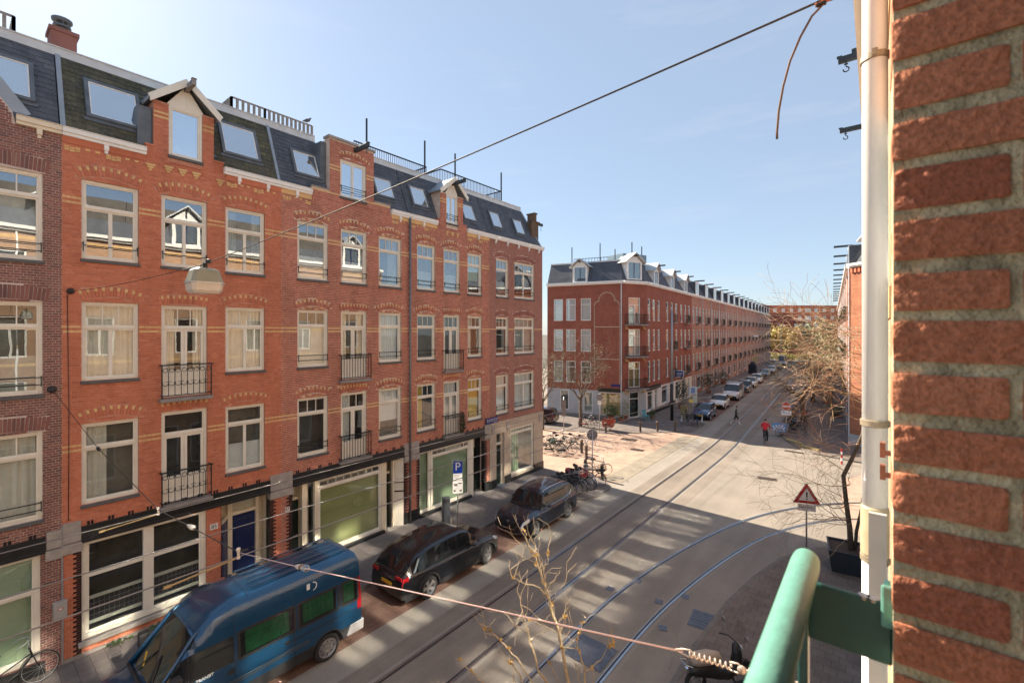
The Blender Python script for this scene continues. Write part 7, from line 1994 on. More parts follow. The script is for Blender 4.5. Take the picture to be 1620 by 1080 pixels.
def vcl(i, j, s):
    if i == -1: return 'rear'
    if i == -2: return 'front'
    x = (vx[i]+vx[i+1])/2
    if 1.08 < x < 1.80 and j >= 6: return 'wind'
    if 1.12 < x < 1.55 and j == 4: return 'quarter'
    if j == 4:
        if 0.42 < x < 1.35: return 'door_glass'
        if -0.98 < x < 0.25: return 'win1'
        if -2.15 < x < -1.12: return 'win2'
        if -2.72 < x < -2.28: return 'win3'
    if j == 0: return 'trim'
    if x > 2.45 and j in (2, 3): return 'head'
    if x < -vh+0.16 and 2 <= j <= 4: return 'tail'
    return 'body'
loft(van, VR, vcl, {'body':('body',VB),'rear':('rear_door',VB),'front':('grille',MT['trim']),'wind':('windscreen',MT['carglass']),'quarter':('quarter_window',MT['carglass']),'door_glass':('door_window',MT['carglass']),'win1':('side_window',MT['vanglass']),'win2':('side_window',MT['vanglass']),'win3':('side_window',MT['vanglass']),'trim':('sill',MT['trim']),'head':('headlight',MT['headlamp']),'tail':('tail_light',MT['taillamp'])})
for s in (1,-1):
    q = MB(); q.tube([(1.86,s*0.86,1.20),(1.45,s*0.80,1.66),(1.10,s*0.73,2.06),(0.95,s*0.68,2.17)], [0.05,0.045,0.045,0.04], 6); q.build('pillar', VB, van, smooth=True)
q = MB(); q.tube([(1.10,-0.72,2.09),(1.08,-0.3,2.12),(1.08,0.3,2.12),(1.10,0.72,2.09)], 0.03, 6); q.build('windscreen_header', VB, van, smooth=True)
q = MB(); q.tube([(1.86,-0.86,1.22),(1.88,-0.4,1.25),(1.88,0.4,1.25),(1.86,0.86,1.22)], 0.035, 6); q.build('scuttle', MT['trim'], van, smooth=True)
GC = mat('curtain_green', (0.012,0.20,0.075), 0.8, var=0.25, scale=5)
for s in (1,-1):
    for (a, b) in ((-0.88,0.12),(-2.05,-1.22),(-2.66,-2.34)):
        rows = []
        for zz, yy in ((1.79,0.885),(1.27,0.94)): rows.append([(a+(b-a)*k/24, s*(yy-0.025+0.012*sin(k*1.9)), zz) for k in range(25)])
        MB().grid(rows).build('curtain', GC, van, smooth=True)
    dk = MB(); dk.grid([[(-2.75,s*0.84,1.85),(0.3,s*0.84,1.85)],[(-2.75,s*0.87,1.2),(0.3,s*0.87,1.2)]]); dk.build('cabin_lining', MT['trim'], van)
    fr_ = MB()
    for (a, b) in ((-1.0,0.27),(-2.17,-1.10),(-2.74,-2.26)):
        for (x0,z0,x1,z1) in ((a,1.235,b,1.235),(a,1.81,b,1.81),(a,1.235,a,1.81),(b,1.235,b,1.81)):
            y0 = lerp([(1.235,0.974),(1.81,0.914)], z0); y1 = lerp([(1.235,0.974),(1.81,0.914)], z1)
            fr_.bar((x0,s*y0,z0),(x1,s*y1,z1),0.012,0.06,up=(0,0,1) if z0==z1 else (1,0,0))
    fr_.build('window_seal', MT['trim'], van)
    q = MB(); q.bar((-1.35,s*0.992,0.80),(1.4,s*0.992,0.80),0.03,0.10); q.build('rub_strip', mat('strip_grey_blue_%d' % s, (0.03,0.05,0.075), 0.5), van, bevel=0.01)
    sm = MB()
    for xx in (0.34, 1.30, -0.95):
        k = min(range(len(vx)), key=lambda i: abs(vx[i]-xx)); sm.tube([(p[0], s*(p[1]+0.002), p[2]) for p in VR[k][0:8]], 0.006, 4, False)
    sm.bar((-2.6,s*0.992,1.02),(-0.9,s*0.992,1.02),0.012,0.012); sm.build('door_seam', MT['trim'], van)
    q = MB(); q.box(0.38,0.50,s*0.975,s*1.01,1.02,1.12); q.box(-0.86,-0.74,s*0.975,s*1.01,1.02,1.08); q.build('door_handle', MT['trim'], van, bevel=0.01)
    q = MB(); q.box(1.42,1.62,s*1.06,s*1.26,1.25,1.62); q.bar((1.5,s*0.93,1.3),(1.52,s*1.1,1.38),0.06,0.05); q.build('wing_mirror', MT['trim'], van, bevel=0.04)
    q = MB(); q.prism([(-2.4,s*0.93,0.36),(-2.9,s*0.93,0.36),(-2.92,s*0.93,0.62),(-2.5,s*0.93,0.62)], (0,s*0.07,0)); q.build('bumper_corner', mat('bumper_grey_%d' % s, (0.36,0.37,0.38), 0.55, 0.1, dirt=0.2), van, bevel=0.02)
    for x in (1.9,-1.85): wheel(van, x, s*0.975, 0.345, 0.22, 'steel')
    ar = MB()
    for xw in (1.9,-1.85): ar.tube([(xw+0.435*cos(a), s*0.978, 0.34+0.435*sin(a)) for a in [pi*i/12 for i in range(13)]], 0.02, 5, False)
    ar.build('arch_trim', MT['trim'], van)
q = MB(); q.box(-2.93,-2.84,-0.93,0.93,0.36,0.60); q.build('rear_bumper', mat('bumper_grey', (0.36,0.37,0.38), 0.55, 0.1, dirt=0.2), van, bevel=0.02)
q = MB(); q.box(-2.7,2.6,-0.84,0.84,0.25,0.6); q.build('underbody', MT['trim'], van)
q = MB()
for yy in (-0.52,-0.26,0.0,0.26,0.52): q.bar((-2.55,yy,2.535),(-0.15,yy,2.545),0.05,0.02)
q.build('roof_rib', VB, van, bevel=0.006)
q = MB(); q.tube([(0.0,y_,lerp([(0,2.556),(0.4,2.545),(0.74,2.43)],abs(y_))) for y_ in (-0.72,-0.5,-0.2,0.2,0.5,0.72)],0.006,4); q.build('roof_seam', MT['trim'], van)
# badge shapes on the roof side and the lettering on the door window
q = MB(); q.tube([(-1.5+0.10*cos(a),0.875,2.08+0.10*sin(a)) for a in [pi*0.5+pi*i/8 for i in range(9)]],0.012,5); q.box(-1.42,-1.34,0.862,0.872,2.02,2.18); q.build('decal', MT['signwhite'], van)
text(van, 'TRANSIT', 0.085, (0.95, 0.981, 1.222), (pi/2-0.09, 0, pi), MT['signwhite'])
q = MB(); q.bar((1.72,-0.28,1.34),(1.60,-0.55,1.48),0.035,0.012); q.build('dashboard_card', mat('card_yellow', (0.5,0.3,0.03), 0.7), van)
for s in (1,-1):
    q = MB(); q.bar((1.83,s*0.45,1.26),(1.5,s*0.12,1.63),0.02,0.02,up=(0,1,0)); q.build('wiper', MT['trim'], van)
# ---- far traffic
def along(x, y): p = road_pt(x, y); return (p[0], p[1], 0.01)
PW = paint('paint_white', (0.68,0.68,0.66), 0.3, 0.0); PB = paint('paint_blue', (0.012,0.05,0.13), 0.25, 0.3); PG = paint('paint_grey', (0.10,0.11,0.12), 0.3, 0.4); PS = paint('paint_silver', (0.45,0.46,0.47), 0.3, 0.5); PM = paint('paint_plum', (0.05,0.025,0.03), 0.25, 0.3); PD = paint('paint_graphite', (0.03,0.035,0.042), 0.25, 0.3)
fg = 'cars parked along the far left kerb'
for (x, y, kw, lb) in ((-12.75, 47.9, dict(L=3.75,W=1.68,H=1.48,wb=2.4,r=0.29,pm=PB,kind='hatch'), 'small dark blue hatchback at the front of the far parked row'),
    (-12.75, 55.4, dict(L=3.6,W=1.65,H=1.5,wb=2.4,r=0.29,pm=PW,kind='hatch'), 'small white hatchback parked behind the blue hatchback'),
    (-12.7, 72.5, dict(L=4.4,W=1.8,H=1.6,wb=2.6,r=0.33,pm=PD,kind='suv'), 'dark grey SUV parked behind the white van'),
    (-12.75, 79.5, dict(L=4.0,W=1.72,H=1.5,wb=2.5,r=0.3,pm=PW,kind='hatch'), 'white hatchback parked behind the dark grey SUV'),
    (-12.75, 86.0, dict(L=3.8,W=1.7,H=1.5,wb=2.45,r=0.3,pm=PW,kind='hatch'), 'second white hatchback in the distance behind another white one'),
    (-12.75, 97.5, dict(L=4.3,W=1.8,H=1.5,wb=2.6,r=0.32,pm=PG,kind='hatch'), 'grey car in the distance before the silver cars'),
    (-12.75, 108.0, dict(L=4.3,W=1.8,H=1.5,wb=2.6,r=0.32,pm=PS,kind='hatch'), 'silver car far down the parked row'),
    (-12.75, 120.0, dict(L=4.3,W=1.8,H=1.5,wb=2.6,r=0.32,pm=PG,kind='hatch'), 'grey car far down the parked row before the pale van')):
    car('parked_car', lb, along(x, y), -pi/2+BA, group=fg, simple=True, lowtrim=False, **kw)
wv, _, _ = car('parked_van', 'white panel van with a red mark parked in the far row', along(-12.7, 63.8), -pi/2+BA, 4.9, 1.9, 1.95, 3.1, 0.33, PW, 'van', group=fg, cat='van', simple=True, lowtrim=False)
MB().box(-1.9,-0.2,0.955,0.965,0.9,1.7).build('side_panel', PW, wv); q = MB(); q.lathe([(0,0.972),(0.35,0.972)], (-0.9,0,1.45), 'y', 16); q.build('red_mark', MT['signred'], wv)
MB().box(-1.9,-0.3,-0.9,0.9,1.93,2.0).build('roof_rack', MT['polegrey'], wv)
car('parked_van', 'pale van at the far end of the street', along(-12.6, 134.0), -pi/2+BA, 5.3, 2.0, 2.5, 3.2, 0.34, PS, 'van', group=fg, cat='van', simple=True, lowtrim=False)
car('parked_car', 'plum coloured car tail in the side street behind the corner house', (-25.4, 35.3, 0.02), radians(193), 4.3, 1.8, 1.5, 2.6, 0.32, PM, 'hatch', simple=True, lowtrim=False)
# ------------------------------------------------------------------ bicycles and moped
BK = {}
def bike_meshes():
    R = 0.345; xa, xb = -0.54, 0.54
    w = MB(); w.lathe([(R-0.022,-0.018),(R,-0.016),(R+0.006,0),(R,0.016),(R-0.022,0.018)], (0,0,0), 'y', 26, closed=True)
    BK['wheel'] = w.mesh('wheel', MT['tyre'], True)
    s = MB(); s.lathe([(R-0.03,-0.012),(R-0.02,-0.014),(R-0.02,0.014),(R-0.03,0.012)], (0,0,0), 'y', 26, closed=True)
    for i in range(14):
        a = 2*pi*i/14; s.bar((0.02*cos(a+0.6),0.02*(-1)**i,0.02*sin(a+0.6)),((R-0.025)*cos(a),0,(R-0.025)*sin(a)),0.004,0.004,up=(0,1,0))
    s.lathe([(0,-0.045),(0.022,-0.04),(0.022,0.04),(0,0.045)], (0,0,0), 'y', 8); BK['rim'] = s.mesh('rim', MT['galv'], False)
    for kind in ('step', 'diamond'):
        f = MB(); A = Vector((xa,0,R)); B = Vector((xb,0,R)); bb = Vector((-0.06,0,0.30)); st = Vector((-0.26,0,0.86)); hd = Vector((0.36,0,0.90)); hl = Vector((0.41,0,0.68))
        t = lambda p, q, r=0.016: f.tube([p, q], r, 6)
        t(bb, st, 0.017); t(hl, hd, 0.02)
        if kind == 'diamond': t(Vector((-0.22,0,0.78)), hd-Vector((0.0,0,0.06))); t(bb, hl)
        else:
            f.tube([hl, (0.2,0,0.42), (0.02,0,0.33), bb], 0.019, 6); t(Vector((-0.14,0,0.52)), hl+Vector((-0.02,0,0.06)))
        for sg in (-0.045, 0.045):
            t(bb+Vector((0,sg*0.6,0)), A+Vector((0,sg,0)), 0.010); t(Vector((-0.23,sg*0.4,0.74)), A+Vector((0,sg,0)), 0.009); f.tube([hl+Vector((0.01,sg,0)), B+Vector((-0.05,sg,0.12)), B+Vector((0,sg,0))], 0.011, 6)
        f.box(-0.60,-0.02,-0.05,-0.028,0.27,0.37)
        BK[kind] = f
    h = MB(); h.tube([(0.36,0,0.90),(0.34,0,1.08)], 0.014, 6); h.tube([(0.12,-0.28,1.04),(0.25,-0.27,1.09),(0.36,-0.16,1.11),(0.38,0,1.09),(0.36,0.16,1.11),(0.25,0.27,1.09),(0.12,0.28,1.04)], 0.012, 6); BK['handlebar'] = h.mesh('handlebar', MT['galv'], True)
    s = MB(); s.tube([(-0.42,0,0.955),(-0.36,0,0.965),(-0.26,0,0.96),(-0.14,0,0.95),(-0.10,0,0.945)], [0.06,0.10,0.075,0.03,0.02], 8); s.bar((-0.27,0,0.84),(-0.28,0,0.95),0.025,0.025); BK['saddle'] = s.mesh('saddle', MT['trim'], True)
    m = MB()
    for (c, a0, a1) in ((xa, 20, 200), (xb, 10, 165)):
        m.grid([[(c+(R+0.03)*cos(radians(a0+(a1-a0)*i/12)), yy, R+(R+0.03)*sin(radians(a0+(a1-a0)*i/12))) for yy in (-0.028, 0, 0.028)] for i in range(13)])
    BK['mudguard'] = m
    k = MB()
    for yy in (-0.07,0,0.07): k.bar((-0.85,yy,0.74),(-0.32,yy,0.74),0.012,0.012)
    for xx in (-0.84,-0.6,-0.34): k.bar((xx,-0.07,0.74),(xx,0.07,0.74),0.012,0.012)
    for yy in (-0.07,0.07): k.bar((-0.6,yy,0.74),(xa,yy*0.8,R),0.01,0.01)
    BK['carrier'] = k.mesh('carrier', MT['iron'])
    c = MB()
    for zz in (0.88,1.0,1.12):
        for a, b in (((0.46,-0.2),(0.82,-0.2)),((0.82,-0.2),(0.82,0.2)),((0.82,0.2),(0.46,0.2)),((0.46,0.2),(0.46,-0.2))): c.bar((*a,zz),(*b,zz),0.012,0.012)
    for i in range(5):
        for yy in (-0.2,0.2): c.bar((0.46+0.09*i,yy,0.86),(0.46+0.09*i,yy,1.12),0.01,0.01)
        for xx in (0.46,0.82): c.bar((xx,-0.2+0.1*i,0.86),(xx,-0.2+0.1*i,1.12),0.01,0.01)
    c.box(0.46,0.82,-0.2,0.2,0.85,0.865); BK['crate'] = c
    p = MB(); p.lathe([(0.03,-0.02),(0.09,-0.018),(0.09,-0.01),(0.03,-0.008)], (-0.06,-0.03,0.30), 'y', 12); p.bar((-0.06,-0.06,0.30),(0.06,-0.07,0.18),0.02,0.014); p.bar((-0.06,0.06,0.30),(-0.18,0.07,0.42),0.02,0.014); p.box(0.02,0.11,-0.15,-0.07,0.17,0.19); p.box(-0.22,-0.13,0.07,0.15,0.41,0.43); BK['crank'] = p.mesh('crank', MT['iron'])
bike_meshes()
BC = {k: mat('bike_'+k, c, 0.4, 0.2, var=0.1) for k, c in dict(black=(0.014,0.014,0.016), grey=(0.22,0.23,0.25), blue=(0.02,0.05,0.12), white=(0.6,0.6,0.58), red=(0.32,0.02,0.025), green=(0.04,0.09,0.05), silver=(0.42,0.44,0.46), brown=(0.10,0.05,0.03)).items()}
FM = {}
def bicycle(label, loc, rz, col='black', kind='step', crate=None, bag=None, tilt=0.06, group=None, cover=None, turn=0.0):
    o = thing('bicycle', label, 'bicycle', loc, rz, group); o.rotation_euler = (tilt, 0, rz)
    k = (kind, col)
    if k not in FM: FM[k] = (BK[kind].mesh('frame', BC[col], True), BK['mudguard'].mesh('mudguard', BC[col], True))
    put('frame', FM[k][0], o); put('mudguard', FM[k][1], o)
    for x in (-0.54, 0.54):
        wq = put('wheel', BK['wheel'], o, (x, 0, 0.352)); put('rim', BK['rim'], wq)
    put('handlebar', BK['handlebar'], o); put('saddle', BK['saddle'], o); put('carrier', BK['carrier'], o); put('crank', BK['crank'], o)
    if crate:
        if ('crate', crate) not in FM: FM[('crate', crate)] = BK['crate'].mesh('crate', BC[crate])
        put('crate', FM[('crate', crate)], o)
    if bag:
        b = MB(); b.box(-0.80,-0.38,-0.24,-0.08,0.36,0.72); b.box(-0.80,-0.38,0.08,0.24,0.36,0.72); b.build('pannier', BC[bag], o, bevel=0.03)
    if cover:
        MB().tube([(-0.45,0,0.97),(-0.36,0,0.985),(-0.26,0,0.975),(-0.12,0,0.96)], [0.06,0.105,0.085,0.03], 8).build('saddle_cover', BC[cover], o, smooth=True)
    return o
g1 = 'bicycles on the kerb bulge behind the dark SUV'
for i, (x, y, rz, col, kw, lb) in enumerate((
    (-12.75, 20.7, 0.05, 'black', {}, 'black bicycle nearest the dark SUV in the kerb pile'),
    (-12.6, 21.05, -0.08, 'grey', dict(kind='diamond'), 'grey bicycle second in the kerb pile behind the dark SUV'),
    (-12.8, 21.35, 0.06, 'black', dict(cover='red', crate='red'), 'black bicycle with red saddle cover and red crate in the kerb pile'),
    (-12.55, 21.7, -0.05, 'blue', dict(bag='black'), 'dark blue bicycle with panniers in the middle of the kerb pile'),
    (-12.7, 22.0, 0.1, 'silver', dict(kind='diamond'), 'silver bicycle near the round sign in the kerb pile'),
    (-12.45, 22.75, 0.02, 'black', dict(crate='black'), 'black bicycle with crate at the far end of the kerb pile'),
    (-12.9, 20.45, -0.1, 'blue', dict(crate='black'), 'blue bicycle with crate lowest in the kerb pile beside the dark SUV'),
    (-13.0, 22.35, 0.2, 'brown', dict(bag='black'), 'brown bicycle with panniers leaning in the kerb pile'),
    (-12.5, 21.9, -0.15, 'white', dict(kind='diamond'), 'pale bicycle wedged between others in the kerb pile'))):
    bicycle(lb, (x, y, 0.115), rz, col, tilt=random.uniform(-0.12, 0.12), group=g1, **kw)
bicycle('grey bicycle standing alone side on in the sun by the round sign', (-13.1, 24.6, 0.012), radians(35), 'grey', 'step', tilt=0.05)
g2 = 'bicycles beside the corner house in the side street'
bicycle('black bicycle lowest of the pile beside the corner house', (-17.9, 27.0, 0.012), radians(42), 'black', tilt=0.1, group=g2)
bicycle('white bicycle in the pile beside the corner house', (-17.2, 27.9, 0.012), radians(36), 'white', 'diamond', tilt=-0.05, group=g2)
bicycle('dark green bicycle with green bag in the pile beside the corner house', (-18.3, 28.6, 0.012), radians(48), 'green', bag='green', tilt=0.06, group=g2)
bicycle('brown bicycle highest of the pile beside the corner house', (-17.6, 29.4, 0.012), radians(33), 'brown', tilt=-0.08, group=g2)
bicycle('silver bicycle farthest right of the pile beside the corner house', (-16.9, 29.6, 0.012), radians(40), 'silver', tilt=0.09, group=g2)
g4 = 'bicycles at the far left rack by the blue hatchback'
for i, (x, y, rz, col, kw, lb) in enumerate((
    (-14.0, 42.7, -75, 'silver', dict(kind='diamond'), 'silver bicycle leftmost at the far left rack'),
    (-13.6, 42.9, -70, 'black', {}, 'black bicycle second at the far left rack'),
    (-13.2, 43.1, -78, 'grey', dict(crate='black'), 'grey bicycle with crate at the far left rack'),
    (-12.8, 43.3, -72, 'blue', dict(kind='diamond'), 'blue bicycle second from the right at the far left rack'),
    (-12.45, 43.5, -76, 'white', {}, 'white bicycle rightmost at the far left rack'),
    (-14.3, 44.9, -60, 'black', {}, 'black bicycle behind the far left rack'))):
    bicycle(lb, (x, y, 0.052), radians(rz), col, tilt=random.uniform(-0.1, 0.1), group=g4, **kw)
g5 = 'bicycles in the row along the far right pavement'
cols5 = ['black','grey','green','black','blue','silver','black','brown','grey','black','blue','black']
dn5 = ['green bag and ','','a black crate and ','','','','a red crate and ','','','','','']
for i, c in enumerate(cols5):
    y = 44.8 + i*0.85; p = road_pt(-4.9, y)
    kw = dict(bag='green') if i == 0 else dict(crate='black') if i == 2 else dict(crate='red') if i == 6 else {}
    bicycle(ORD[i] + ' bicycle of the far right row, counted from the cargo bike', (p[0]+random.uniform(-0.15, 0.15), y, 0.104), radians(-8+random.uniform(-9, 9)), c, ['step','diamond'][i % 2], tilt=random.uniform(-0.12, 0.12), group=g5, **kw)
bicycle('black bicycle leaning on the shop wall at the lower left corner', (-15.85, 0.95, 0.115), radians(95), 'black', tilt=-0.14)
bicycle('blue bicycle behind the white one beside the corner house', (-18.9, 29.2, 0.012), radians(40), 'blue', 'diamond', tilt=0.08, group=g2)
bicycle('black bicycle with black crate among the pile beside the corner house', (-17.0, 27.2, 0.012), radians(50), 'black', crate='black', tilt=-0.1, group=g2)
bicycle('grey bicycle half behind the corner house edge', (-18.8, 27.6, 0.012), radians(38), 'grey', tilt=0.05, group=g2)
# cargo bikes
def cargo(label, loc, rz, boxm, stripes=False, col='black'):
    o = thing('cargo_bike', label, 'cargo bike', loc, rz)
    f = MB(); f.tube([(-0.75,0,0.35),(-0.3,0,0.32),(0.1,0,0.30),(0.35,0,0.42)],0.022,6); f.tube([(-0.3,0,0.32),(-0.46,0,0.86)],0.018,6); f.tube([(-0.40,0,0.65),(0.1,0,0.45),(0.32,0,0.5)],0.02,6); f.build('frame', BC[col], o, smooth=True)
    wq = put('wheel', BK['wheel'], o, (-0.78,0,0.352)); put('rim', BK['rim'], wq)
    for s in (-0.42,0.42):
        wq = put('wheel', BK['wheel'], o, (0.72,s,0.29)); wq.scale = (0.82,1,0.82); put('rim', BK['rim'], wq)
    q = MB(); a = [(0.30,-0.34,0.32),(1.16,-0.34,0.32),(1.16,0.34,0.32),(0.30,0.34,0.32)]; b = [(0.22,-0.38,0.92),(1.30,-0.38,0.86),(1.30,0.38,0.86),(0.22,0.38,0.92)]; c = [(0.26,-0.35,0.90),(1.26,-0.35,0.84),(1.26,0.35,0.84),(0.26,0.35,0.90)]
    q.grid([a,b,c], closed=True); q.poly(a,[(0,1,2,3)]); q.poly([(x,y,0.5) for x,y,z in a],[(0,1,2,3)]); bo = q.build('cargo_box', boxm, o)
    if stripes:
        s = MB()
        for i in range(7):
            a0 = radians(8+i*26); a1 = a0+radians(12)
            for yy in (-0.375,0.375):
                cx, cz = 0.74, 0.36
                def rim_(t):
                    dx, dz = cos(t), sin(t); k = min(0.44/max(abs(dx),1e-3), 0.52/max(abs(dz),1e-3)); return (cx+dx*k, cz+dz*k)
                p0, p1 = rim_(a0), rim_(a1)
                s.poly([(cx,yy*0.955,cz),(p0[0],yy*1.012,p0[1]),(p1[0],yy*1.012,p1[1])],[(0,1,2)])
        for i in range(5): s.poly([(1.225,0,0.4),(1.302,-0.3+0.14*i,0.84),(1.302,-0.24+0.14*i,0.84)],[(0,1,2)])
        s.build('sunburst', MT['signwhite'], bo)
    q = MB(); q.tube([(0.12,-0.26,1.06),(0.24,-0.2,1.1),(0.26,0,1.1),(0.24,0.2,1.1),(0.12,0.26,1.06)],0.013,6); q.tube([(0.26,0,1.1),(0.32,0,0.5)],0.014,6); q.build('handlebar', MT['iron'], o, smooth=True)
    sd = put('saddle', BK['saddle'], o, (-0.2,0,0))
    q = MB(); q.box(-1.05,-0.55,-0.07,0.07,0.74,0.76); q.build('carrier', MT['iron'], o)
    return o
p = road_pt(-5.0, 43.3)
cargo('cargo bike with a blue and white sunburst box at the far right corner', (p[0], p[1]-0.2, 0.104), radians(172), mat('box_sky_blue', (0.16,0.34,0.62), 0.5), True)
cargo('cargo bike with a red box in the sun by the corner building tree', (-18.9, 36.0, 0.054), radians(14), mat('box_red', (0.36,0.06,0.03), 0.5))
bicycle('red bicycle beside the pollard tree trunk', (-20.1, 36.0, 0.054), radians(20), 'red', tilt=0.08)
# moped at the near right kerb
mo = thing('moped', 'beige and black moped parked on the near right pavement below us', 'moped', (-2.95, 11.6, 0.104), radians(52))
for x in (-0.62,0.62):
    wq = put('wheel', BK['wheel'], mo, (x,0,0.26)); wq.scale = (0.74,3.6,0.74)
    MB().lathe([(0,-0.05),(0.13,-0.045),(0.13,0.045),(0,0.05)], (x,0,0.26), 'y', 14).build('hub', MT['galv'], mo)
q = MB(); q.tube([(-0.75,0,0.78),(-0.6,0,0.80),(-0.3,0,0.79),(-0.02,0,0.74),(0.05,0,0.70)], [0.10,0.16,0.165,0.13,0.06], 12); q.build('seat', mat('seat_beige', (0.42,0.34,0.27), 0.6, var=0.08), mo, smooth=True)
q = MB(); q.tube([(-0.85,0,0.55),(-0.6,0,0.55),(-0.25,0,0.5),(0.0,0,0.36),(0.25,0,0.30),(0.45,0,0.42),(0.52,0,0.75),(0.46,0,0.98)], [0.06,0.15,0.18,0.13,0.12,0.13,0.12,0.07], 12); q.build('body', MT['black'], mo, smooth=True)
q = MB(); q.tube([(0.62,-0.0,0.62),(0.62,0,0.56),(0.75,0,0.5),(0.9,0,0.42)], [0.05,0.10,0.10,0.05], 10); q.tube([(0.44,0,0.98),(0.62,0,0.26)],0.03,8); q.build('front_fork', MT['black'], mo, smooth=True)
q = MB(); q.tube([(0.28,-0.34,1.06),(0.42,-0.2,1.08),(0.46,0,1.06),(0.42,0.2,1.08),(0.28,0.34,1.06)],0.016,6); q.build('handlebar', MT['iron'], mo, smooth=True)
for s in (-1,1):
    q = MB(); q.bar((0.40,s*0.2,1.08),(0.44,s*0.38,1.32),0.010,0.010); q.lathe([(0,-0.012),(0.06,-0.010),(0.065,0.0),(0.06,0.012),(0,0.014)], (0.44,s*0.40,1.36), 'x', 14); q.build('mirror', MT['rail'], mo)
q = MB(); q.grid([[(0.56+0.02*k, 0.26*sin((j-3)*0.30)*(1-0.05*k*k*0.3), 1.02+0.12*k - 0.006*(j-3)**2) for j in range(7)] for k in range(5)]); q.build('windscreen', glass_mat('screen_smoke', tint=(0.8,0.75,0.72), base=0.05, gain=1.2, wave=0), mo, smooth=True)
q = MB(); q.lathe([(0,0.08),(0.07,0.07),(0.085,0.0)], (0.58,0,0.86), 'x', 14); q.build('headlight', MT['headlamp'], mo)
q = MB(); q.tube([(-0.78,0.14,0.72),(-0.95,0.12,0.78),(-0.98,0,0.8),(-0.95,-0.12,0.78),(-0.78,-0.14,0.72)],0.014,6); q.box(-0.90,-0.84,-0.07,0.07,0.56,0.66); q.build('rear_rack', MT['chrome'], mo)
# ------------------------------------------------------------------ people
def person(name, label, loc, rz, J, bones, colour_of, mats, hair, cat='person'):
    """one continuous skinned figure grown round its joints; faces take the cloth of the nearest bone"""
    o = thing(name, label, cat, loc, rz)
    names = list(J); me = bpy.data.meshes.new('body')
    me.from_pydata([J[n][0] for n in names], [(names.index(a), names.index(b)) for a, b in bones], [])
    t = bpy.data.objects.new('tmp_body', me); COL.objects.link(t)
    t.modifiers.new('skin', 'SKIN'); sub = t.modifiers.new('sub', 'SUBSURF'); sub.levels = 2; sub.render_levels = 2
    for i, n in enumerate(names):
        r = J[n][1]; me.skin_vertices[0].data[i].radius = r if isinstance(r, tuple) else (r, r)
        me.skin_vertices[0].data[i].use_root = (n == 'pelvis')
    out = bpy.data.meshes.new_from_object(t.evaluated_get(bpy.context.evaluated_depsgraph_get()))
    bpy.data.objects.remove(t)
    out.materials.clear()
    for m in mats: out.materials.append(m)
    segs = [(Vector(J[a][0]), Vector(J[b][0]), (a, b)) for a, b in bones]
    for p in out.polygons:
        c = p.center; best = None
        for a, b, k in segs:
            d = b-a; u = max(0, min(1, (c-a).dot(d)/max(1e-9, d.length_squared))); dist = (a+d*u-c).length
            if best is None or dist < best[0]: best = (dist, k, u)
        p.material_index = colour_of(best[1], best[2], c); p.use_smooth = True
    put('body', out, o)
    hb = MB(); hc = Vector(hair[0]); n = 10
    hb.grid([[hc + Vector((hair[1]*1.05*cos(a)*sin(b)-0.012, hair[1]*sin(a)*sin(b), hair[1]*1.15*cos(b)+0.012)) for a in [2*pi*i/14 for i in range(14)]] for b in [0.05+1.75*k/7 for k in range(8)]], closed=True)
    hb.build('hair', hair[2], o, smooth=True)
    return o
SKIN = mat('skin', (0.50,0.30,0.22), 0.6, var=0.05); HAIRD = mat('hair_dark', (0.02,0.014,0.01), 0.6); HAIRB = mat('hair_brown', (0.06,0.035,0.02), 0.6)
GRNJ = mat('jacket_dark_green', (0.035,0.06,0.05), 0.8, var=0.15); BLKC = mat('cloth_black', (0.012,0.013,0.016), 0.8, var=0.2); SOCK = mat('sock_white', (0.72,0.72,0.7), 0.8); SHOE = mat('shoe_white', (0.6,0.6,0.6), 0.6); REDJ = mat('jacket_red', (0.50,0.012,0.025), 0.75, var=0.12); SHOED = mat('shoe_dark', (0.02,0.02,0.02), 0.6)
B_ = [('pelvis','waist'),('waist','chest'),('chest','neck'),('neck','head'),('head','crown'),('chest','shL'),('shL','elL'),('elL','wrL'),('wrL','haL'),('chest','shR'),('shR','elR'),('elR','wrR'),('wrR','haR'),('pelvis','hipL'),('hipL','knL'),('knL','anL'),('anL','toL'),('pelvis','hipR'),('hipR','knR'),('knR','anR'),('anR','toR')]
def fingers(J, bones, side, base, d, s):
    """four bent fingers and a thumb rooted in the palm"""
    d = Vector(d).normalized(); w = Vector(s)
    for k, (off, ln) in enumerate(((-0.027,0.068),(-0.009,0.078),(0.009,0.072),(0.026,0.055))):
        a = Vector(base)+w*off+d*0.03; b = a+d*ln*0.55; c = b+(d*0.75+Vector((0,0,-0.5))).normalized()*ln*0.45
        J['f%s%da' % (side,k)] = (tuple(b), 0.0085); J['f%s%db' % (side,k)] = (tuple(c), 0.007)
        bones += [('ha'+side, 'f%s%da' % (side,k)), ('f%s%da' % (side,k), 'f%s%db' % (side,k))]
    a = Vector(base)+w*0.045+d*0.005; J['t'+side] = (tuple(a+d*0.03), 0.0085); bones.append(('ha'+side, 't'+side))
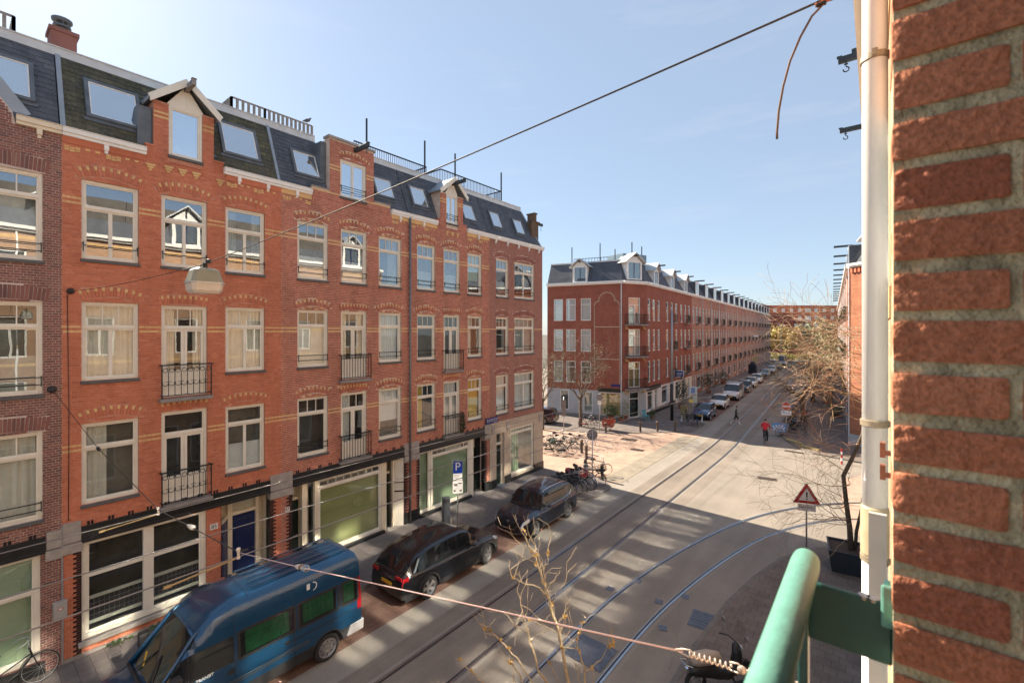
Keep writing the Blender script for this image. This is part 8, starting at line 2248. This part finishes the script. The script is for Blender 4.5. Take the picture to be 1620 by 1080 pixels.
J = {'pelvis':((0,0,0.95),(0.15,0.11)),'waist':((0.01,0,1.12),(0.14,0.10)),'chest':((0.03,0,1.36),(0.17,0.115)),'neck':((0.05,0,1.50),0.055),'head':((0.07,0,1.61),(0.078,0.088)),'crown':((0.075,0,1.70),(0.068,0.078)),
 'shL':((0.03,0.19,1.42),0.062),'elL':((-0.10,0.25,1.16),0.047),'wrL':((0.06,0.24,0.98),0.034),'haL':((0.10,0.23,0.93),0.03),
 'shR':((0.03,-0.19,1.42),0.062),'elR':((0.06,-0.25,1.14),0.047),'wrR':((0.28,-0.20,1.08),0.034),'haR':((0.33,-0.18,1.07),0.03),
 'hipL':((0.0,0.095,0.90),0.092),'knL':((0.20,0.10,0.53),0.062),'anL':((0.28,0.10,0.10),0.042),'toL':((0.42,0.11,0.05),0.038),
 'hipR':((0.0,-0.095,0.90),0.092),'knR':((-0.12,-0.10,0.50),0.062),'anR':((-0.45,-0.10,0.20),0.042),'toR':((-0.38,-0.11,0.05),0.038)}
Bp = list(B_); fingers(J, Bp, 'L', J['haL'][0], (0.4,0,-0.9), (0,1,0)); fingers(J, Bp, 'R', J['haR'][0], (1,0.1,-0.1), (0,1,0))
def ped_col(k, u, c):
    s = ' '.join(k)
    if 'head' in k or 'crown' in k: return 0
    if 'ha' in s and 'waist' not in s and 'chest' not in s and 'sh' not in s: return 0
    if k[0][0] in 'ft' and k[0] not in ('to',): return 0
    if k in (('pelvis','waist'),('waist','chest'),('chest','neck')) or k[1][:2] in ('sh','el','wr'): return 1 if not (k == ('pelvis','waist') and u < 0.3) else 2
    if k[1][:3] == 'hip' or k[1][:2] == 'kn': return 2
    if k[1][:2] == 'an': return 0 if u < 0.45 else 3
    return 4
pz = road_pt(-9.5, 45.7)
person('person', 'pedestrian in dark green jacket and black shorts striding across the tram track', (pz[0], pz[1], 0.012), radians(8), J, Bp, ped_col, [SKIN,GRNJ,BLKC,SOCK,SHOE], ((0.075,0,1.665),0.088,HAIRB))
bgp = MB().box(-0.16,-0.05,-0.14,0.14,1.08,1.45)
J2 = {'pelvis':((-0.30,0,1.02),(0.16,0.13)),'waist':((-0.25,0,1.20),(0.15,0.12)),'chest':((-0.14,0,1.45),(0.19,0.14)),'neck':((-0.08,0,1.58),0.06),'head':((-0.05,0,1.69),(0.085,0.095)),'crown':((-0.05,0,1.78),(0.07,0.08)),
 'shL':((-0.14,0.20,1.50),0.075),'elL':((0.02,0.27,1.28),0.058),'wrL':((0.14,0.28,1.10),0.04),'haL':((0.18,0.275,1.07),0.034),
 'shR':((-0.14,-0.20,1.50),0.075),'elR':((0.02,-0.27,1.28),0.058),'wrR':((0.14,-0.28,1.10),0.04),'haR':((0.18,-0.275,1.07),0.034),
 'hipL':((-0.28,0.10,0.98),0.098),'knL':((0.10,0.12,0.86),0.068),'anL':((-0.12,0.12,0.50),0.045),'toL':((0.0,0.12,0.44),0.04),
 'hipR':((-0.28,-0.10,0.98),0.098),'knR':((0.10,-0.12,0.62),0.068),'anR':((0.0,-0.12,0.26),0.045),'toR':((0.12,-0.12,0.20),0.04)}
Bc = list(B_); fingers(J2, Bc, 'L', J2['haL'][0], (1,0,-0.3), (0,1,0)); fingers(J2, Bc, 'R', J2['haR'][0], (1,0,-0.3), (0,1,0))
def cyc_col(k, u, c):
    r = ped_col(k, u, c); return {0:0,1:1,2:2,3:2,4:3}[r] if not k[1].startswith('an') else 2
cy = road_pt(-6.45, 39.8)
person('person', 'cyclist in a red jacket with dark hair riding away from us', (cy[0], cy[1], 0.012), pi/2+BA, J2, Bc, cyc_col, [SKIN,REDJ,BLKC,SHOED], ((-0.055,0,1.74),0.098,HAIRD))
bicycle('black bicycle ridden by the cyclist in the red jacket', (cy[0], cy[1], 0.012), pi/2+BA, 'black', 'step', tilt=0.0)
# ------------------------------------------------------------------ trees and twigs
def rv(): return Vector((random.gauss(0,1), random.gauss(0,1), random.gauss(0,1)))
def grow(mb, p, d, L, r, depth, P, tips=None):
    """a wandering tapered limb that forks; P holds the habit"""
    n = max(3, int(L/P.get('seg', 0.25))); pts = [Vector(p)]; rs = [r]; d = Vector(d).normalized(); kids_ = []
    for i in range(n):
        d = (d + rv()*P['wander'] + Vector((0,0,P['lift'])) + P.get('bias', Vector((0,0,0)))).normalized()
        pts.append(pts[-1] + d*L/n); rs.append(max(P['rmin'], r*(1-(i+1)/n*P['taper'])))
        if depth > 0 and i >= n*P.get('first', 0.25): kids_.append((pts[-1].copy(), d.copy(), rs[-1]))
    mb.tube(pts, rs, P.get('sides', 5) if r > P['rmin']*1.6 else 3, False)
    if tips is not None: tips += pts[len(pts)//2:] if depth == 0 else []
    if depth > 0:
        k = min(len(kids_), P['forks'])
        for q in random.sample(kids_, k):
            side = (q[1].cross(rv())).normalized()
            nd = (q[1]*random.uniform(0.4, 0.9) + side*P['spread']).normalized()
            grow(mb, q[0], nd, L*random.uniform(*P['ratio']), max(P['rmin'], q[2]*0.65), depth-1, P, tips)
def leaves_at(tips, n, s, spread):
    mb = MB()
    for _ in range(n):
        c = random.choice(tips) + rv()*spread; d = rv().normalized(); e = d.orthogonal().normalized(); g = d.cross(e); k = s*random.uniform(0.5, 1.3)
        mb.poly([c-e*k*0.5, c+g*k*0.3, c+e*k*0.5, c-g*k*0.3], [(0,1,2,3)])
    return mb
def pollard(label, loc, h, r, spread, leafm, nleaf, ls, seed, knuckle=0.5, depth=2, forks=5, n=8, name='pollard_tree', leafsp=0.08, barkm=None, up=0.05, L0=None):
    random.seed(seed); o = thing(name, label, 'tree', loc)
    t = MB(); hk = h*knuckle; t.tube([(0,0,0),(0.02,0.01,hk*0.3),(-0.03,0.03,hk*0.7),(0,0,hk)], [r*1.25, r, r*0.9, r*0.95], 9); t.build('trunk', barkm or MT['bark'], o, smooth=True)
    b = MB(); tips = []
    P = dict(wander=0.14, lift=up, taper=0.8, rmin=0.008, forks=forks, spread=0.75, ratio=(0.45,0.75), seg=0.3, first=0.2)
    for i in range(n):
        a = 2*pi*i/n + random.uniform(-0.3,0.3); zz = hk*random.uniform(0.72,1.0)
        grow(b, (0,0,zz), (cos(a)*spread, sin(a)*spread, random.uniform(0.5,1.1)), (L0 or (h-hk))*random.uniform(0.7,1.05), r*0.42, depth, P, tips)
    b.build('limbs', barkm or MT['bark'], o, smooth=True)
    if nleaf: leaves_at(tips, nleaf, ls, leafsp).build('crown', leafm, o)
    return o
pollard('budding street tree before the arched wall of the corner building', (-20.9, 36.05, 0.03), 6.6, 0.15, 0.42, MT['leafg'], 1300, 0.085, 11, 0.42, 2, 5, 9, leafsp=0.12)
pollard('budding street tree half hidden behind the corner house', (-22.9, 32.9, 0.02), 6.0, 0.14, 0.45, MT['leafg'], 1200, 0.085, 12, 0.42, 2, 5, 9, leafsp=0.12)
pollard('bare spreading street tree over the far right bicycles', (-5.4, 50.3, 0.1), 6.4, 0.22, 1.25, MT['leafo'], 300, 0.07, 13, 0.42, 3, 6, 11, up=0.02, L0=2.9)
pollard('olive grey leafy tree before the far right houses', (-4.0, 63.0, 0.1), 6.5, 0.14, 0.6, MT['leafg'], 5000, 0.2, 14, 0.3, 2, 5, 9, leafsp=0.35)
pollard('bare street tree standing behind the spreading one', (-6.0, 66.0, 0.1), 6.8, 0.2, 1.1, MT['leafo'], 300, 0.08, 15, 0.42, 3, 5, 10, L0=2.8)
pollard('farther bare street tree in the right hand line', (-7.2, 86.0, 0.1), 7.2, 0.2, 1.0, MT['leafo'], 500, 0.1, 16, 0.4, 2, 6, 10, L0=3.0)
for i, (x, y, h, sp, m, nl, lb) in enumerate(((-34, 178, 8.2, 0.8, 'leafy', 5000, 'yellow green spring tree left of the lamp post at the street end'), (-28, 172, 6.8, 0.8, 'leafy', 5500, 'yellow green spring tree right behind the white lamp post'), (-21.5, 168, 8.2, 0.7, 'leafo', 6500, 'tall ochre tree in the middle of the street end'), (-16, 170, 7.6, 0.8, 'leafo', 4500, 'smaller ochre tree right of the tall one'), (-30.5, 166, 8.4, 0.6, 'leafo', 700, 'bare brown tree at the end of the far left row'), (-9.5, 146, 8.5, 0.7, 'leafg', 4000, 'grey green tree near the end of the far right row'))):
    pollard(lb, (x, y, 0), h, 0.22, sp, MT[m], nl, 0.6, 20+i, 0.3, 2, 5, 10, name='spring_tree', leafsp=0.5)
random.seed(31)
hd = thing('hedge', 'clipped yellow green hedge across the end of the street', 'hedge', (-26, 163, 0), -0.2)
hm = MB()
for i in range(3000):
    c = Vector((random.uniform(-9, 14), random.uniform(-0.6,0.6), random.uniform(0.1,1.9))); d = rv().normalized(); e = d.orthogonal().normalized(); g = d.cross(e); k = 0.3
    hm.poly([c-e*k*0.5, c+g*k*0.35, c+e*k*0.5, c-g*k*0.35], [(0,1,2,3)])
hm.build('foliage', MT['leafy'], hd)

# bare climbing tree in the planter, its long canes reaching over the pavement
random.seed(5)
vt = thing('bare_tree', 'bare twisting tree with long pale twigs rising from the planter', 'tree', (-0.75, 20.4, 0.8))
t = MB(); t.tube([(0.05,0,-0.1),(0.0,0.05,0.8),(-0.10,0,1.7),(-0.18,0.05,2.6),(0.12,0.02,3.4),(0.38,0,4.2),(0.5,0,5.4),(0.5,0,6.6),(0.52,0,7.9)], [0.10,0.085,0.075,0.07,0.065,0.058,0.05,0.04,0.03], 9)
t.tube([(0.15,0.1,-0.1),(0.2,0.05,0.7),(0.34,0,1.5),(0.45,0.05,2.6),(0.5,0,4.0)], [0.06,0.055,0.05,0.045,0.03], 7); t.build('trunk', MT['bark'], vt, smooth=True)
b = MB(); b2 = MB()
P = dict(wander=0.14, lift=0.012, taper=0.8, rmin=0.0045, forks=4, spread=0.7, ratio=(0.3,0.62), seg=0.14, first=0.15, sides=4)
for i in range(52):
    zz = random.choice([random.uniform(0.3,3.2), random.uniform(0.6,4.4), random.uniform(4.6,8.2), random.uniform(5.0,8.2), random.uniform(5.0,8.0)])
    a = random.uniform(radians(120), radians(262)); L = random.uniform(1.5, 3.7) if zz > 4 else random.uniform(1.2, 3.2)
    grow(b if i % 2 else b2, (0.45 if zz > 3.6 else 0.0, 0, zz), (cos(a), sin(a)*0.7, random.uniform(-0.15,0.55)), L, random.uniform(0.010,0.018), 2, P)
b.build('cane', MT['twig'], vt); b2.build('cane_red', MT['twigred'], vt)
# young tree below us: its budding tops reach into the picture
random.seed(9)
yt = thing('young_tree', 'bare young tree top with opening buds below the window', 'tree', (-2.15, 3.45, 0.1))
t = MB(); t.tube([(0,0,0),(0.03,0.02,2.0),(0,0,3.6),(0.0,0,4.6)], [0.06,0.05,0.04,0.034], 9); t.build('trunk', MT['bark'], yt, smooth=True)
b = MB(); tips = []
def cane(pts, r0, r1):
    P_ = [Vector(p) for p in pts]; out = []
    for i in range(len(P_)-1):
        for k in range(4): out.append(P_[i].lerp(P_[i+1], k/4) + rv()*0.006)
    out.append(P_[-1]); n = len(out)
    b.tube(out, [0.75*(r0+(r1-r0)*i/(n-1))+0.0015*(i % 3 == 0) for i in range(n)], 6)
    return out
for pts, r0, r1 in (
    ([(0.063,0.003,5.229),(-0.023,-0.066,5.896),(-0.097,-0.125,6.201),(-0.141,-0.16,6.34),(-0.184,-0.195,6.562),(-0.236,-0.236,6.673),(-0.271,-0.264,6.796)], 0.0208, 0.0048),
    ([(-0.097,-0.125,6.201),(-0.16,-0.209,6.327),(-0.29,-0.312,6.354),(-0.35,-0.361,6.437),(-0.35,-0.361,6.547)], 0.008, 0.004),
    ([(-0.141,-0.16,6.34),(-0.098,-0.24,6.525),(-0.115,-0.253,6.633),(-0.166,-0.294,6.671)], 0.0064, 0.0032),
    ([(-0.106,-0.132,6.229),(0.012,-0.362,6.557),(0.021,-0.355,6.661)], 0.0064, 0.0032),
    ([(-0.184,-0.195,6.562),(-0.343,0.007,6.554),(-0.389,-0.03,6.636)], 0.0048, 0.0032),
    ([(0.02,-0.032,5.229),(-0.175,-0.188,5.562),(-0.236,-0.236,5.896),(-0.271,-0.264,6.034),(-0.314,-0.299,6.257)], 0.0144, 0.0048),
    ([(-0.236,-0.236,5.896),(-0.101,-0.571,6.175),(-0.141,-0.603,6.215)], 0.0048, 0.0032),
    ([(-0.023,-0.066,5.896),(-0.124,-0.144,5.95),(-0.263,-0.256,6.033)], 0.0056, 0.0032),
    ([(0.085,0.021,5.229),(-0.198,0.151,5.295),(-0.3,0.069,5.533)], 0.008, 0.004),
    ([(-0.097,-0.125,5.229),(-0.314,-0.299,5.673),(-0.436,-0.396,5.84),(-0.514,-0.458,5.918),(-0.574,-0.507,5.979)], 0.0096, 0.004),
    ([(-0.197,-0.205,5.229),(-0.145,-0.54,5.806),(-0.218,-0.597,5.884)], 0.008, 0.0048),
    ([(-0.305,-0.292,5.229),(-0.364,-0.29,5.545),(-0.39,-0.311,5.674)], 0.0072, 0.004),
    ([(0.15,0.073,5.229),(0.15,0.073,5.562),(0.111,0.041,5.729),(0.094,0.027,5.84),(0.137,0.062,5.979)], 0.0112, 0.004),
    ([(0.15,0.073,5.562),(0.22,0.233,5.586),(0.273,0.276,5.7),(0.317,0.311,5.757)], 0.0064, 0.0032),
    ([(0.111,0.041,5.729),(0.195,-0.303,5.996),(0.163,-0.329,5.996)], 0.004, 0.0024),
    ([(0.172,0.09,5.229),(0.163,-0.026,5.517),(0.112,-0.067,5.707)], 0.0064, 0.0032),
    ([(0.215,0.125,5.229),(0.146,0.252,5.399),(0.119,0.23,5.514)], 0.0056, 0.0032),
    ([(-0.392,-0.361,5.229),(-0.522,-0.465,5.423),(-0.631,-0.552,5.562),(-0.739,-0.639,5.673)], 0.0096, 0.004),
    ([(-0.045,-0.084,5.729),(0.059,-0.043,5.918),(0.081,-0.026,6)], 0.0048, 0.0032),
    ([(-0.054,-0.091,5.979),(-0.15,0.035,6.022),(-0.159,0.027,6.109)], 0.0048, 0.0032),
    ([(-0.106,-0.132,6.284),(0.087,-0.286,6.498),(0.111,-0.266,6.566)], 0.0048, 0.0032),
    ([(-0.08,-0.111,6.173),(0.072,-0.225,6.361),(0.105,-0.198,6.414)], 0.004, 0.0032),
    ([(-0.149,-0.167,6.423),(0.048,-0.358,6.645),(0.056,-0.352,6.723)], 0.004, 0.0032),
    ([(-0.028,-0.07,5.84),(0.005,-0.038,5.976),(0.009,-0.035,6.071)], 0.0048, 0.0032),
    ([(-0.08,-0.111,6.118),(-0.292,0.099,6.01),(-0.31,0.084,6.117)], 0.004, 0.0032)):
    tips += cane(pts, r0, r1)[6:]
for p in ((0.063,0.003,5.229),(0.02,-0.032,5.229),(-0.097,-0.125,5.229),(-0.197,-0.205,5.229),(0.15,0.073,5.229),(-0.305,-0.292,5.229),(0.215,0.125,5.229),(-0.392,-0.361,5.229)):
    p = Vector(p); b.tube([p, p*0.6+Vector((0,0,1.5)), Vector((0,0,3.6))], [0.022,0.026,0.03], 6)
Pf = dict(wander=0.2, lift=0.06, taper=0.8, rmin=0.0022, forks=2, spread=0.6, ratio=(0.4,0.7), seg=0.05, first=0.2, sides=4)
for c in random.sample(tips, 40): grow(b, c, rv()*0.5+Vector((0,0,0.8)), random.uniform(0.08, 0.26), 0.004, 1, Pf, None)
b.build('cane', MT['twigdull'], yt, smooth=True)
bm_ = MB()
for _ in range(34):
    c = random.choice(tips)
    for k in range(5):
        d = (rv()+Vector((0,0,0.6))).normalized(); e = d.orthogonal().normalized()*0.010; L = random.uniform(0.018,0.034); g = d.cross(e)
        bm_.poly([c, c+d*L*0.5+e, c+d*L, c+d*L*0.5-e, c+d*L*0.45+g, c+d*L*0.55-g], [(0,1,2,3),(0,4,2,5)])
bm_.build('bud', MT['bud'], yt)['kind'] = 'stuff'
# weeds at the foot of the orange house
random.seed(3)
for (y, n, lb) in ((3.0, 60, 'small green weeds at the pavement edge left of the van nose'), (3.9, 45, 'second tuft of weeds at the foot of the orange house')):
    o = thing('weed_tuft', lb, 'plant', (XF+0.16, y, 0.11)); leaf_cloud(MB(), 0, 0, 0.07, 0.1, 0.3, 0.08, n, 0.09).build('foliage', MT['leaf'], o)
iv = thing('balcony_plant', 'green climbing plant spilling over a balcony of the fourth house', 'plant', (XF+0.28, 16.1, 3.7)); leaf_cloud(MB(), 0, 0, 0.35, 0.14, 0.2, 0.5, 240, 0.1).build('foliage', MT['leafdk'], iv)

for o in list(COL.objects):
    if o.type == 'MESH' and o.parent and o.name.split('.')[0] in ('door_frame', 'frieze_band', 'door_step', 'bracket', 'plinth', 'stone_block', 'reflector', 'dormer_shoulder', 'yellow_band', 'side_window', 'door_window', 'quarter_window') and 'kind' not in o and o.data.users == 1: split(o)
